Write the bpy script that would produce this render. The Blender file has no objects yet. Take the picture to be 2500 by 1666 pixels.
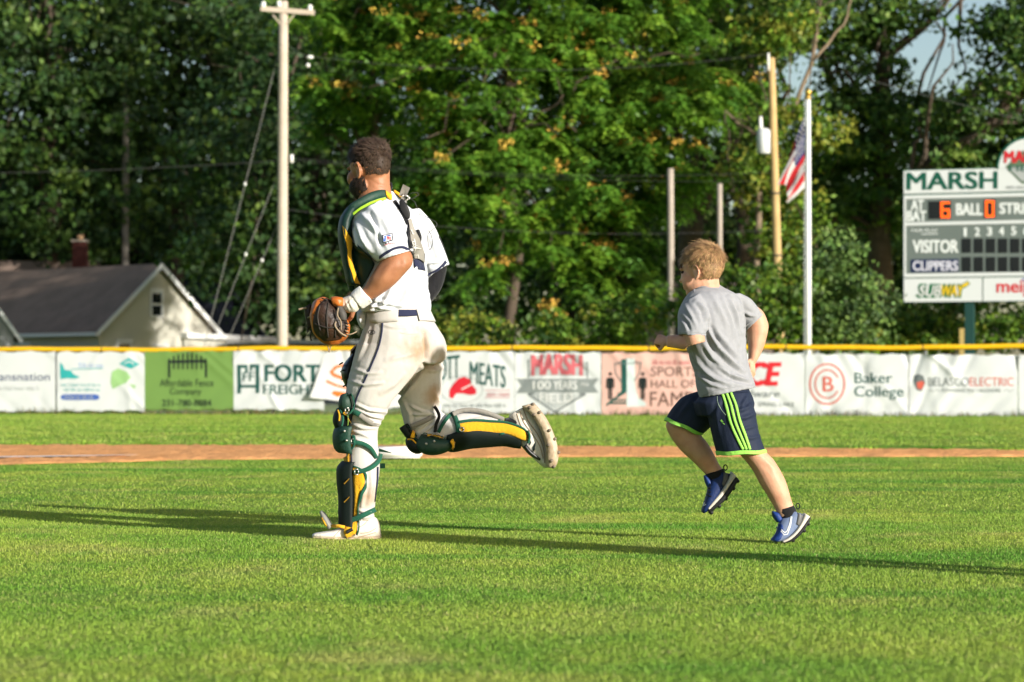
import bpy, bmesh, math, random
import numpy as np
from mathutils import Vector, Matrix
from mathutils.bvhtree import BVHTree

random.seed(7)
R = math.radians
SC = bpy.context.scene
COL = SC.collection

# ---------------------------------------------------------------- camera, sky, sun, exposure
F, EYE, HZ = 6000.0, 0.68, 940.0          # focal length in photo pixels, eye height, horizon row
K = 0.576
cam = bpy.data.cameras.new('camera')
cam.sensor_width = 36.0
cam.lens = 36.0 * F / 2500.0
cam.shift_y = (HZ - 833.0) / 2500.0
cam.clip_start, cam.clip_end = 0.5, 3000.0
cam.dof.use_dof = True
cam.dof.focus_distance = 10.85
cam.dof.aperture_fstop = 4.3
cam_ob = bpy.data.objects.new('camera', cam)
cam_ob.location = (0, 0, EYE)
cam_ob.rotation_euler = (R(90), 0, 0)
COL.objects.link(cam_ob)
SC.camera = cam_ob

SUN_EL, SUN_AZ = R(15.0), R(47.0)         # sun behind the camera, to its right
sun_from = Vector((math.sin(SUN_AZ) * math.cos(SUN_EL), -math.cos(SUN_AZ) * math.cos(SUN_EL), math.sin(SUN_EL)))
world = bpy.data.worlds.new('World')
SC.world = world
world.use_nodes = True
wn = world.node_tree
sky = wn.nodes.new('ShaderNodeTexSky')
sky.sky_type = 'NISHITA'
sky.sun_disc = False
sky.sun_elevation = SUN_EL
sky.sun_rotation = math.atan2(sun_from.x, sun_from.y)
sky.air_density, sky.dust_density, sky.ozone_density = 1.0, 1.5, 1.0
wn.links.new(sky.outputs[0], wn.nodes['Background'].inputs[0])
wn.nodes['Background'].inputs[1].default_value = 0.10
sun = bpy.data.lights.new('sun', 'SUN')
sun.energy, sun.angle, sun.color = 5.0, R(0.5), (1.0, 0.95, 0.87)
sun_ob = bpy.data.objects.new('sun', sun)
sun_ob.rotation_euler = (-sun_from).to_track_quat('-Z', 'Y').to_euler()
sun_ob.location = (20, -30, 30)
COL.objects.link(sun_ob)
SC.view_settings.view_transform = 'Standard'
SC.view_settings.look = 'None'
SC.view_settings.gamma = 1.0
SC.view_settings.exposure = 0.68
SC.view_settings.use_curve_mapping = False
SC.cycles.max_bounces = 6
SC.cycles.transparent_max_bounces = 8

# ---------------------------------------------------------------- helpers
def W(px, py, Y):
    """point at distance Y seen at photo position (px, py)"""
    return Vector(((px - 1250.0) / F * Y, Y, EYE + (HZ - py) / F * Y))

def B(px, py, Y):
    return W(px, py, Y * K)

def ground_y(py):
    return F * EYE / (py - HZ)

def lin(r, g, b):
    f = lambda c: (c / 255.0) / 12.92 if c <= 10 else ((c / 255.0 + 0.055) / 1.055) ** 2.4
    return (f(r), f(g), f(b))

MATS = {}
def mat(name, col, rough=0.7, var=0.0, scale=8.0, bump=0.0, bscale=40.0, col2=None, metal=0.0, spec=0.3, trans=0.0,
        island=0.0, sheen=0.0, detail=4.0, emit=0.0, coords='Object', sss=0.0):
    if name in MATS:
        return MATS[name]
    m = bpy.data.materials.new(name)
    m.use_nodes = True
    nt = m.node_tree
    N, L = nt.nodes, nt.links
    b = N['Principled BSDF']
    b.inputs['Roughness'].default_value = rough
    b.inputs['Metallic'].default_value = metal
    b.inputs['Specular IOR Level'].default_value = spec
    b.inputs['Base Color'].default_value = (*col, 1)
    if sss:
        b.inputs['Subsurface Weight'].default_value = sss
        b.inputs['Subsurface Radius'].default_value = (1.0, 0.35, 0.2)
        b.inputs['Subsurface Scale'].default_value = 0.012
    if sheen:
        b.inputs['Sheen Weight'].default_value = sheen
    tc = N.new('ShaderNodeTexCoord')
    c2 = col2 or tuple(c * 0.6 for c in col)
    csock = None
    if var > 0:
        n = N.new('ShaderNodeTexNoise')
        n.inputs['Scale'].default_value = scale
        n.inputs['Detail'].default_value = detail
        L.new(tc.outputs[coords], n.inputs['Vector'])
        mr = N.new('ShaderNodeMapRange')
        mr.inputs[1].default_value, mr.inputs[2].default_value = 0.35, 0.68
        mr.inputs[3].default_value, mr.inputs[4].default_value = 0.0, var
        L.new(n.outputs[0], mr.inputs[0])
        mx = N.new('ShaderNodeMix')
        mx.data_type = 'RGBA'
        mx.inputs['A'].default_value = (*col, 1)
        mx.inputs['B'].default_value = (*c2, 1)
        L.new(mr.outputs[0], mx.inputs['Factor'])
        csock = mx.outputs['Result']
    if island > 0:
        g = N.new('ShaderNodeNewGeometry')
        hs = N.new('ShaderNodeHueSaturation')
        mr = N.new('ShaderNodeMapRange')
        mr.inputs[3].default_value, mr.inputs[4].default_value = 1 - island, 1 + island
        L.new(g.outputs['Random Per Island'], mr.inputs[0])
        L.new(mr.outputs[0], hs.inputs['Value'])
        mh = N.new('ShaderNodeMapRange')
        mh.inputs[3].default_value, mh.inputs[4].default_value = 0.5 - island * 0.06, 0.5 + island * 0.04
        wn_ = N.new('ShaderNodeTexWhiteNoise')
        wn_.noise_dimensions = '1D'
        L.new(g.outputs['Random Per Island'], wn_.inputs['W'])
        L.new(wn_.outputs['Value'], mh.inputs[0])
        L.new(mh.outputs[0], hs.inputs['Hue'])
        if csock:
            L.new(csock, hs.inputs['Color'])
        else:
            hs.inputs['Color'].default_value = (*col, 1)
        csock = hs.outputs[0]
    if csock:
        L.new(csock, b.inputs['Base Color'])
    if bump > 0:
        n2 = N.new('ShaderNodeTexNoise')
        n2.inputs['Scale'].default_value = bscale
        n2.inputs['Detail'].default_value = 5.0
        L.new(tc.outputs[coords], n2.inputs['Vector'])
        bp = N.new('ShaderNodeBump')
        bp.inputs['Strength'].default_value = bump
        bp.inputs['Distance'].default_value = 0.02
        L.new(n2.outputs[0], bp.inputs['Height'])
        L.new(bp.outputs[0], b.inputs['Normal'])
    if trans > 0:
        t = N.new('ShaderNodeBsdfTranslucent')
        t.inputs[0].default_value = (*col, 1)
        if csock:
            L.new(csock, t.inputs[0])
        ms = N.new('ShaderNodeMixShader')
        ms.inputs[0].default_value = trans
        L.new(b.outputs[0], ms.inputs[1])
        L.new(t.outputs[0], ms.inputs[2])
        L.new(ms.outputs[0], N['Material Output'].inputs[0])
    if emit > 0:
        b.inputs['Emission Color'].default_value = (*col, 1)
        b.inputs['Emission Strength'].default_value = emit
    MATS[name] = m
    return m

def tag(o, label=None, cat=None, group=None, kind=None):
    if label: o['label'] = label
    if cat: o['category'] = cat
    if group: o['group'] = group
    if kind: o['kind'] = kind
    return o

def root(name, loc, label=None, cat=None, group=None):
    o = bpy.data.objects.new(name, None)
    o.empty_display_size = 0.1
    o.location = loc
    COL.objects.link(o)
    return tag(o, label, cat, group)

def origin_of(o):
    p = Vector((0, 0, 0))
    while o is not None:
        p += o.location
        o = o.parent
    return p

def link_mesh(name, me, m, parent=None, smooth=False):
    for mm in (m if isinstance(m, (list, tuple)) else [m]):
        me.materials.append(mm)
    o = bpy.data.objects.new(name, me)
    COL.objects.link(o)
    if parent is not None:
        o.parent = parent
    if smooth:
        me.polygons.foreach_set('use_smooth', np.ones(len(me.polygons), dtype=bool))
    return o

def mk(name, verts, faces, m, parent=None, smooth=False, mi=None):
    """one mesh object from world-space vertices"""
    off = origin_of(parent) if parent is not None else Vector((0, 0, 0))
    me = bpy.data.meshes.new(name)
    me.from_pydata([tuple(Vector(v) - off) for v in verts], [], faces)
    if mi is not None:
        me.polygons.foreach_set('material_index', np.array(mi, dtype=np.int32))
    me.update()
    return link_mesh(name, me, m, parent, smooth)

def mk_np(name, V, k, m, parent=None, mi=None, smooth=False):
    """V: (n*k, 3) array, consecutive k vertices form a face"""
    V = np.asarray(V, dtype=np.float32).reshape(-1, 3)
    if parent is not None:
        V = V - np.array(origin_of(parent), dtype=np.float32)
    nv = len(V); nf = nv // k
    me = bpy.data.meshes.new(name)
    me.vertices.add(nv)
    me.vertices.foreach_set('co', V.ravel())
    me.loops.add(nv)
    me.loops.foreach_set('vertex_index', np.arange(nv, dtype=np.int32))
    me.polygons.add(nf)
    me.polygons.foreach_set('loop_start', np.arange(nf, dtype=np.int32) * k)
    if mi is not None:
        me.polygons.foreach_set('material_index', np.asarray(mi, dtype=np.int32))
    me.update(calc_edges=True)
    return link_mesh(name, me, m, parent, smooth)

class MB:
    def __init__(s):
        s.v, s.f, s.mi, s.cur = [], [], [], 0
    def add(s, vs, fs):
        n = len(s.v)
        s.v += [Vector(v) for v in vs]
        s.f += [tuple(i + n for i in f) for f in fs]
        s.mi += [s.cur] * len(fs)
        return s
    def box(s, c, size, rz=0.0, M=None):
        hx, hy, hz = size[0] / 2, size[1] / 2, size[2] / 2
        pts = [Vector((x, y, z)) for z in (-hz, hz) for x, y in ((-hx, -hy), (hx, -hy), (hx, hy), (-hx, hy))]
        M = M or Matrix.Rotation(rz, 3, 'Z')
        pts = [M @ p + Vector(c) for p in pts]
        return s.add(pts, [(0, 3, 2, 1), (4, 5, 6, 7), (0, 1, 5, 4), (1, 2, 6, 5), (2, 3, 7, 6), (3, 0, 4, 7)])
    def quad(s, a, b, c, d):
        return s.add([a, b, c, d], [(0, 1, 2, 3)])
    def slab(s, pts, vec):
        """polygon pts extruded by vec"""
        n = len(pts); vec = Vector(vec)
        P = [Vector(p) for p in pts]
        fs = [tuple(range(n))[::-1], tuple(range(n, 2 * n))] + [(i, (i + 1) % n, n + (i + 1) % n, n + i) for i in range(n)]
        return s.add(P + [p + vec for p in P], fs)
    def tube(s, path, rad, n=8, cap=True):
        P = [Vector(p) for p in path]
        rs = rad if isinstance(rad, (list, tuple)) else [rad] * len(P)
        up = None; rings = []
        for i, p in enumerate(P):
            t = (P[min(i + 1, len(P) - 1)] - P[max(i - 1, 0)]).normalized()
            if up is None:
                up = t.orthogonal().normalized()
            up = (up - t * up.dot(t)).normalized()
            w = t.cross(up)
            rings.append([p + (up * math.cos(2 * math.pi * k / n) + w * math.sin(2 * math.pi * k / n)) * rs[i] for k in range(n)])
        return s.rings(rings, cap)
    def rings(s, rings, cap=True, closed=True):
        n = len(rings[0]); vs = [v for r in rings for v in r]; fs = []
        for i in range(len(rings) - 1):
            for k in range(n if closed else n - 1):
                k2 = (k + 1) % n
                fs.append((i * n + k, i * n + k2, (i + 1) * n + k2, (i + 1) * n + k))
        if cap and closed:
            fs.append(tuple(range(n))[::-1]); fs.append(tuple(range((len(rings) - 1) * n, len(rings) * n)))
        return s.add(vs, fs)
    def ball(s, c, r, seg=10, rg=7):
        c = Vector(c); r = r if isinstance(r, (list, tuple)) else (r, r, r)
        rings = []
        for i in range(rg):
            a = -math.pi / 2 + math.pi * (i + 0.5) / rg
            rings.append([c + Vector((r[0] * math.cos(a) * math.cos(2 * math.pi * k / seg), r[1] * math.cos(a) * math.sin(2 * math.pi * k / seg), r[2] * math.sin(a))) for k in range(seg)])
        return s.rings(rings)
    def build(s, name, m, parent=None, smooth=False):
        return mk(name, s.v, s.f, m, parent, smooth, s.mi if isinstance(m, (list, tuple)) else None)

_TXT = {}
def text_geo(body, bold=0.0, shear=0.0, spacing=1.0):
    key = (body, bold, shear, spacing)
    if key in _TXT:
        return _TXT[key]
    cu = bpy.data.curves.new('t', 'FONT')
    cu.body, cu.size, cu.offset, cu.shear, cu.space_character = body, 1.0, bold, shear, spacing
    cu.resolution_u = 4
    ob = bpy.data.objects.new('t', cu)
    me = ob.to_mesh()
    vs = [(v.co.x, v.co.y) for v in me.vertices]
    fs = [tuple(p.vertices) for p in me.polygons]
    ob.to_mesh_clear()
    bpy.data.objects.remove(ob); bpy.data.curves.remove(cu)
    x0 = min(v[0] for v in vs); x1 = max(v[0] for v in vs); y0 = min(v[1] for v in vs); y1 = max(v[1] for v in vs)
    vs = [((v[0] - x0) / (x1 - x0), (v[1] - y0) / (y1 - y0)) for v in vs]
    _TXT[key] = (vs, fs)
    return _TXT[key]

def text_px(body, box, bold=0.02, shear=0.0, spacing=1.0, arc=0.0, slant=0.0):
    """2-D letter shapes fitted to a photo rectangle (x0, y0, x1, y1); arc lifts the middle, slant raises the right end"""
    vs, fs = text_geo(body, 0.0, shear, spacing)
    x0, y0, x1, y1 = box
    d = max(0.0, bold) * (y1 - y0) * 0.9
    steps = [(0, 0)] if d < 0.25 else ([(-d, 0), (d, 0)] if d < 0.7 else [(-d, -d * .6), (d, -d * .6), (-d, d * .6), (d, d * .6), (0, 0)])
    out, of = [], []
    for i, (dx, dy) in enumerate(steps):                # heavier strokes: the outline laid down in shifted layers, each a hair prouder
        n = len(out)
        out += [(x0 + d + u * (x1 - x0 - 2 * d) + dx, y1 - v * (y1 - y0) - arc * (1 - (2 * u - 1) ** 2) - slant * u + dy, 0.0009 * i) for u, v in vs]
        of += [tuple(k + n for k in f) for f in fs]
    return out, of

def poly_px(pts):
    return [tuple(p) for p in pts], [tuple(range(len(pts)))]

def ring_px(cx, cy, rx, ry, th, n=40, a0=0.0, a1=2 * math.pi):
    vs, fs = [], []
    for i in range(n + 1):
        a = a0 + (a1 - a0) * i / n
        vs += [(cx + rx * math.cos(a), cy + ry * math.sin(a)), (cx + (rx - th) * math.cos(a), cy + (ry - th) * math.sin(a))]
    for i in range(n):
        fs.append((2 * i, 2 * i + 1, 2 * i + 3, 2 * i + 2))
    return vs, fs

def line_px(pts, w):
    vs, fs = [], []
    n = len(pts)
    for i, p in enumerate(pts):
        a = pts[max(i - 1, 0)]; b = pts[min(i + 1, n - 1)]
        t = Vector((b[0] - a[0], b[1] - a[1])); t.normalize()
        nx, ny = -t.y * w / 2, t.x * w / 2
        vs += [(p[0] + nx, p[1] + ny), (p[0] - nx, p[1] - ny)]
    for i in range(n - 1):
        fs.append((2 * i, 2 * i + 1, 2 * i + 3, 2 * i + 2))
    return vs, fs

def flat_print(name, shapes, mapf, m, parent, cut=0.0):
    if name.endswith('lettering') and 1 < len(shapes) <= 9:
        return [flat_print(name, [s_], mapf, m, parent, cut) for s_ in shapes][-1]
    o = flat_print_one(name, shapes, mapf, m, parent, cut)
    if len(shapes) > 9: o['kind'] = 'stuff'
    return o

def flat_print_one(name, shapes, mapf, m, parent, cut=0.0):
    """flat print: 2-D shapes cut on a grid (so that they follow folds) and carried onto a surface by mapf"""
    bm = bmesh.new()
    for vs, fs in shapes:
        bv = [bm.verts.new((v[0], v[1], v[2] if len(v) > 2 else 0)) for v in vs]
        for f in fs:
            try:
                bm.faces.new([bv[i] for i in f])
            except ValueError:
                pass
    if cut > 0 and bm.verts:
        bmesh.ops.triangulate(bm, faces=bm.faces[:])
        for ax in (0, 1):
            lo = min(v.co[ax] for v in bm.verts); hi = max(v.co[ax] for v in bm.verts)
            no = (1, 0, 0) if ax == 0 else (0, 1, 0)
            k = math.floor(lo / cut) + 1
            while k * cut < hi:
                co = (k * cut, 0, 0) if ax == 0 else (0, k * cut, 0)
                bmesh.ops.bisect_plane(bm, geom=bm.verts[:] + bm.edges[:] + bm.faces[:], plane_co=co, plane_no=no)
                k += 1
    off = origin_of(parent) if parent is not None else Vector((0, 0, 0))
    for v in bm.verts:
        v.co = mapf(v.co.x, v.co.y) + Vector((0, -v.co.z, 0)) - off
    me = bpy.data.meshes.new(name)
    bm.to_mesh(me); bm.free()
    return link_mesh(name, me, m, parent)

def rough_line(pts, step, amp, rng):
    out = []
    for a, b in zip(pts[:-1], pts[1:]):
        n = max(1, int((Vector(b) - Vector(a)).length / step))
        for i in range(n):
            p = Vector(a).lerp(Vector(b), i / n)
            out.append(p + Vector([rng.uniform(-amp, amp) for _ in p]))
    out.append(Vector(pts[-1]))
    return out
# ---------------------------------------------------------------- ground, infield dirt, chalk, grass
def turf_material(name, gain=1.0, blades=False):
    m = bpy.data.materials.new(name)
    m.use_nodes = True
    nt = m.node_tree; N, L = nt.nodes, nt.links
    b = N['Principled BSDF']
    b.inputs['Roughness'].default_value = 0.6 if blades else 0.9
    b.inputs['Specular IOR Level'].default_value = 0.25 if blades else 0.1
    g = N.new('ShaderNodeNewGeometry')
    def noise(scale, detail, lo, hi, stretch=(1, 1, 1)):
        mp = N.new('ShaderNodeMapping'); mp.inputs['Scale'].default_value = stretch
        L.new(g.outputs['Position'], mp.inputs['Vector'])
        n = N.new('ShaderNodeTexNoise'); n.inputs['Scale'].default_value = scale; n.inputs['Detail'].default_value = detail
        L.new(mp.outputs[0], n.inputs['Vector'])
        r = N.new('ShaderNodeMapRange'); r.inputs[1].default_value = lo; r.inputs[2].default_value = hi
        L.new(n.outputs[0], r.inputs[0])
        return r.outputs[0]
    def mix(f, a, bcol):
        x = N.new('ShaderNodeMix'); x.data_type = 'RGBA'
        L.new(f, x.inputs['Factor'])
        if isinstance(a, tuple): x.inputs['A'].default_value = (*[c * gain for c in a], 1)
        else: L.new(a, x.inputs['A'])
        x.inputs['B'].default_value = (*[c * gain for c in bcol], 1)
        return x.outputs['Result']
    c = mix(noise(1.1, 5, 0.40, 0.60, (1, 0.6, 1)), (0.150, 0.275, 0.030), (0.275, 0.350, 0.050))
    c = mix(noise(3.1, 3, 0.52, 0.78, (1, 0.5, 1)), c, (0.090, 0.235, 0.022))
    c = mix(noise(1.6, 5, 0.54, 0.78, (1, 0.7, 1)), c, (0.34, 0.33, 0.10))
    c = mix(noise(9.0, 4, 0.60, 0.85), c, (0.36, 0.35, 0.13))
    c = mix(noise(0.55, 2, 0.50, 0.62, (0.22, 1, 1)), c, (0.235, 0.34, 0.046))
    c = mix(noise(0.8, 2, 0.56, 0.66, (0.18, 1, 1)), c, (0.100, 0.245, 0.024))
    if blades:
        w = N.new('ShaderNodeTexWhiteNoise'); w.noise_dimensions = '1D'
        L.new(g.outputs['Random Per Island'], w.inputs['W'])
        r = N.new('ShaderNodeMapRange'); r.inputs[1].default_value = 0.86; r.inputs[2].default_value = 1.0; r.inputs[4].default_value = 0.75
        L.new(w.outputs['Value'], r.inputs[0])
        c = mix(r.outputs[0], c, (0.40, 0.34, 0.15))
        hs = N.new('ShaderNodeHueSaturation')
        rv = N.new('ShaderNodeMapRange'); rv.inputs[3].default_value = 0.65; rv.inputs[4].default_value = 1.35
        L.new(g.outputs['Random Per Island'], rv.inputs[0]); L.new(rv.outputs[0], hs.inputs['Value']); L.new(c, hs.inputs['Color'])
        c = hs.outputs[0]
        t = N.new('ShaderNodeBsdfTranslucent'); L.new(c, t.inputs[0])
        ms = N.new('ShaderNodeMixShader'); ms.inputs[0].default_value = 0.25
        L.new(b.outputs[0], ms.inputs[1]); L.new(t.outputs[0], ms.inputs[2]); L.new(ms.outputs[0], N['Material Output'].inputs[0])
    else:
        # mown bands on the outfield: darker and lighter rows
        sep = N.new('ShaderNodeSeparateXYZ'); L.new(g.outputs['Position'], sep.inputs[0])
        ma = N.new('ShaderNodeMath'); ma.operation = 'SINE'
        mm = N.new('ShaderNodeMath'); mm.operation = 'MULTIPLY'; mm.inputs[1].default_value = 0.9
        L.new(sep.outputs['Y'], mm.inputs[0]); L.new(mm.outputs[0], ma.inputs[0])
        r = N.new('ShaderNodeMapRange'); r.inputs[1].default_value = -0.4; r.inputs[2].default_value = 0.4; r.inputs[4].default_value = 0.4
        L.new(ma.outputs[0], r.inputs[0])
        c = mix(r.outputs[0], c, (0.115, 0.235, 0.028))
        n2 = N.new('ShaderNodeTexNoise'); n2.inputs['Scale'].default_value = 25; n2.inputs['Detail'].default_value = 6
        L.new(g.outputs['Position'], n2.inputs['Vector'])
        bp = N.new('ShaderNodeBump'); bp.inputs['Strength'].default_value = 1.0; bp.inputs['Distance'].default_value = 0.12
        L.new(n2.outputs[0], bp.inputs['Height']); L.new(bp.outputs[0], b.inputs['Normal'])
    L.new(c, b.inputs['Base Color'])
    return m

rng = random.Random(3)
M_TURF = turf_material('turf', 1.10)
M_BLADE = turf_material('grass_blades', 1.12, True)

# one sheet to the horizon, finer near the camera
xs = [-900, -300, -100, -50] + list(range(-40, 41, 4)) + [50, 100, 300, 900]
ys = [-60, -20] + list(range(0, 90, 4)) + [100, 140, 180, 260, 400, 800, 1600]
gv = [(x, y, 0.0) for y in ys for x in xs]
gf = [(j * len(xs) + i, j * len(xs) + i + 1, (j + 1) * len(xs) + i + 1, (j + 1) * len(xs) + i) for j in range(len(ys) - 1) for i in range(len(xs) - 1)]
tag(mk('ground', gv, gf, M_TURF), kind='structure')

# infield dirt strip with an uneven edge; rows measured from the photograph give its distance
near_px = [(-500, 1150), (0, 1136), (260, 1130), (470, 1124), (930, 1121), (1400, 1117), (2500, 1116.5), (3000, 1117)]
far_px = [(-500, 1087), (0, 1089), (1000, 1091), (1650, 1096), (2500, 1104), (3000, 1108)]
def gp(px, py):
    Y = ground_y(py)
    return Vector(((px - 1250) / F * Y, Y, 0.0))
near = rough_line([gp(*p) for p in near_px], 0.10, 0.055, rng)
far = rough_line([gp(*p) for p in far_px], 0.25, 0.06, rng)
def edge_y(line, x):
    for a, b in zip(line[:-1], line[1:]):
        if a.x <= x <= b.x:
            return a.y + (b.y - a.y) * (x - a.x) / max(1e-6, b.x - a.x)
    return line[0].y if x < line[0].x else line[-1].y
near_s = sorted(near, key=lambda p: p.x); far_s = sorted(far, key=lambda p: p.x)
M_DIRT = mat('infield_dirt', (0.72, 0.355, 0.145), 0.95, 0.8, 1.6, 0.5, 30, (0.62, 0.285, 0.11), spec=0.05, detail=8)
dv, df = [], []
xr = np.arange(-7.2, 8.0, 0.07)
nrow = 110
rn = np.random.default_rng(8)
hgt = rn.normal(size=(len(xr), nrow + 1))
hgt = hgt * 0.6 + 0.5 * (np.roll(hgt, 1, 0) + np.roll(hgt, 1, 1)) * 0.6
for i, x in enumerate(xr):
    y0, y1 = edge_y(near_s, x), edge_y(far_s, x)
    for k in range(nrow + 1):
        y = y0 + (y1 - y0) * k / nrow
        dv.append((x, y, 0.004 + (0.012 + 0.009 * max(-1.6, min(1.6, hgt[i, k])) if 0 < k < nrow else 0)))
for i in range(len(xr) - 1):
    for k in range(nrow):
        a = i * (nrow + 1) + k
        df.append((a, a + nrow + 1, a + nrow + 2, a + 1))
tag(mk('infield_dirt', dv, df, M_DIRT, smooth=True), kind='structure')
# lip of turf on the far side of the dirt
lip = MB()
for i in range(len(xr) - 1):
    xa, xb = xr[i], xr[i + 1]
    ya, yb = edge_y(far_s, xa), edge_y(far_s, xb)
    ha, hb = 0.03 + 0.015 * math.sin(xa * 9) , 0.03 + 0.015 * math.sin(xb * 9)
    lip.quad((xa, ya - 0.02, 0.002), (xb, yb - 0.02, 0.002), (xb, yb, hb), (xa, ya, ha))
    lip.quad((xa, ya, ha), (xb, yb, hb), (xb, yb + 0.7, 0.003), (xa, ya + 0.7, 0.003))
tag(lip.build('turf_lip', M_TURF), kind='structure')

# chalk line, worn at its right end
M_CHALK = mat('chalk', (0.82, 0.80, 0.78), 0.95, 0.5, 6, col2=(0.55, 0.42, 0.32))
cl = MB()
c0, c1 = gp(-450, 1130), gp(335, 1118.5)
nseg = 40
for i in range(nseg):
    t0, t1 = i / nseg, (i + 1) / nseg
    a, b2 = c0.lerp(c1, t0), c0.lerp(c1, t1)
    w = 0.30 * (1 - max(0, t0 - 0.75) * 3)
    n = Vector((0, 1, 0)) * max(0.06, w)
    z = Vector((0, 0, 0.030))
    cl.quad(a - n / 2 + z, b2 - n / 2 + z, b2 + n / 2 + z, a + n / 2 + z)
tag(cl.build('chalk_line', M_CHALK), kind='structure')

# first base bag
bx = gp(962, 1124)
bm = bmesh.new()
bmesh.ops.create_cube(bm, size=1.0)
for v in bm.verts:
    v.co = Vector((v.co.x * 0.42, v.co.y * 0.42, v.co.z * 0.10))
bmesh.ops.bevel(bm, geom=bm.edges[:], offset=0.02, segments=3, affect='EDGES')
me = bpy.data.meshes.new('base_bag'); bm.to_mesh(me); bm.free()
bag = link_mesh('base_bag', me, mat('base_canvas', (0.82, 0.81, 0.79), 0.6, 0.5, 7, 0.1, 60, (0.62, 0.55, 0.47)), None, True)
bag.location = (bx.x, bx.y + 0.25, 0.066)
bag.rotation_euler = (0, 0, R(14))
tag(bag, 'white square base bag lying on the dirt behind the player', 'base')

# ---- grass blades
def blades(n, ylo, yhi, hmin, hmax, w, seed, marg=0.7, edge=True):
    r = np.random.default_rng(seed)
    Y = np.sqrt(r.uniform(ylo ** 2, yhi ** 2, n))
    X = (r.uniform(-1, 1, n)) * (0.209 * Y + marg)
    if edge:
        ex = np.array([p.x for p in near_s]); ey = np.array([p.y for p in near_s])
        lim = np.interp(X, ex, ey)
        keep = Y < lim + r.normal(0, 0.05, n)
        X, Y = X[keep], Y[keep]
    else:
        keep = Y > np.interp(X, np.array([p.x for p in far_s]), np.array([p.y for p in far_s])) + r.normal(0.0, 0.08, n)
        X, Y = X[keep], Y[keep]
    n = len(X)
    patch = 0.9 + 0.12 * np.sin(X * 2.3 + 1.7 * np.sin(Y * 0.9)) * np.sin(Y * 1.1 + X)
    h = r.uniform(hmin, hmax, n) * patch
    tall = r.random(n) < 0.003
    h[tall] *= r.uniform(1.3, 2.0, tall.sum())
    ang = r.uniform(0, 2 * np.pi, n)
    lean = r.uniform(0.2, 1.4, n) * h
    la = r.uniform(0, 2 * np.pi, n)
    ww = w * r.uniform(0.7, 1.3, n)
    bx_, by_ = np.cos(ang) * ww, np.sin(ang) * ww
    tx, ty = X + np.cos(la) * lean, Y + np.sin(la) * lean
    V = np.zeros((n, 4, 3), dtype=np.float32)
    V[:, 0] = np.stack([X - bx_, Y - by_, np.full(n, -0.004)], 1)
    V[:, 1] = np.stack([X + bx_, Y + by_, np.full(n, -0.004)], 1)
    V[:, 2] = np.stack([tx + bx_ * 0.18, ty + by_ * 0.18, h], 1)
    V[:, 3] = np.stack([tx - bx_ * 0.18, ty - by_ * 0.18, h], 1)
    return V.reshape(-1, 3)
GV = np.concatenate([
    blades(90000, 4.8, 7.6, 0.005, 0.012, 0.0017, 1),
    blades(250000, 7.6, 13, 0.005, 0.012, 0.0017, 2),
    blades(190000, 13, 24.5, 0.006, 0.014, 0.0024, 4),
    blades(150000, 27, 57, 0.010, 0.024, 0.007, 5, 1.5, False),
])
tag(mk_np('grass', GV, 4, M_BLADE), 'short mown infield grass across the foreground', 'grass', kind='stuff')
# far tufts along the fence foot
r_ = np.random.default_rng(11)
# ---------------------------------------------------------------- outfield fence and its banners
def fence_Y(px):
    k = (px - 1250) / 10417.0
    return K * (100 - 8 * 12 / 23.04) / (1 + 8 * k / 23.04)
def fence_pt(px, z, out=0.0):
    Y = fence_Y(px)
    X = (px - 1250) / F * Y
    return Vector((X - out * 0.196, Y - out * 0.981, z))
def z_of(px, py):
    return EYE + (HZ - py) / F * fence_Y(px)
FENCE_TOP = 1.50
M_YEL = mat('fence_cap_yellow', (0.74, 0.44, 0.010), 0.45, 0.5, 2.5, 0.25, 12, (0.62, 0.34, 0.008))
M_GALV = mat('galvanised_steel', (0.42, 0.44, 0.45), 0.45, 0.4, 20, metal=0.6)
fr = root('outfield_fence', fence_pt(1250, 0), 'long chain link outfield fence with yellow tube along its top', 'fence')
cap_pts, nn = [], 130
rng = random.Random(5)
for i in range(nn + 1):
    px = -420 + i * (3340 / nn)
    sag = 0.012 * math.sin(px * 0.0105 + 0.7) + 0.006 * math.sin(px * 0.031)
    cap_pts.append(fence_pt(px, FENCE_TOP + sag, 0.0))
seglen = 13
for k in range(0, nn, seglen):                         # the cap comes in pushed-together lengths
    mb = MB()
    seg = cap_pts[k:k + seglen + 1]
    path, rad = [], []
    for a, b in zip(seg[:-1], seg[1:]):
        for t in np.linspace(0, 1, 8, endpoint=False):
            path.append(a.lerp(b, float(t)))
            rad.append(0.056 + 0.003 * (len(rad) % 2))
    path.append(seg[-1] - (seg[-1] - seg[-2]) * 0.02); rad.append(0.057)
    mb.tube(path, rad, 12)
    mb.build('top_cap', M_YEL, fr, True)
    mb = MB(); j = seg[0]; mb.tube([j + Vector((-0.012, 0, 0)), j + Vector((0.012, 0, 0))], 0.062, 12); mb.build('cap_tie', mat('tie_dark', (0.03, 0.03, 0.03), 0.6), fr, True)
px = -400
post_me = None
while px < 2900:
    p = fence_pt(px, 0, -0.06)
    mb = MB(); mb.tube([p, p + Vector((0, 0, FENCE_TOP))], 0.03, 8)
    mb.build('post', M_GALV, fr, True)
    px += 266
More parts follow.
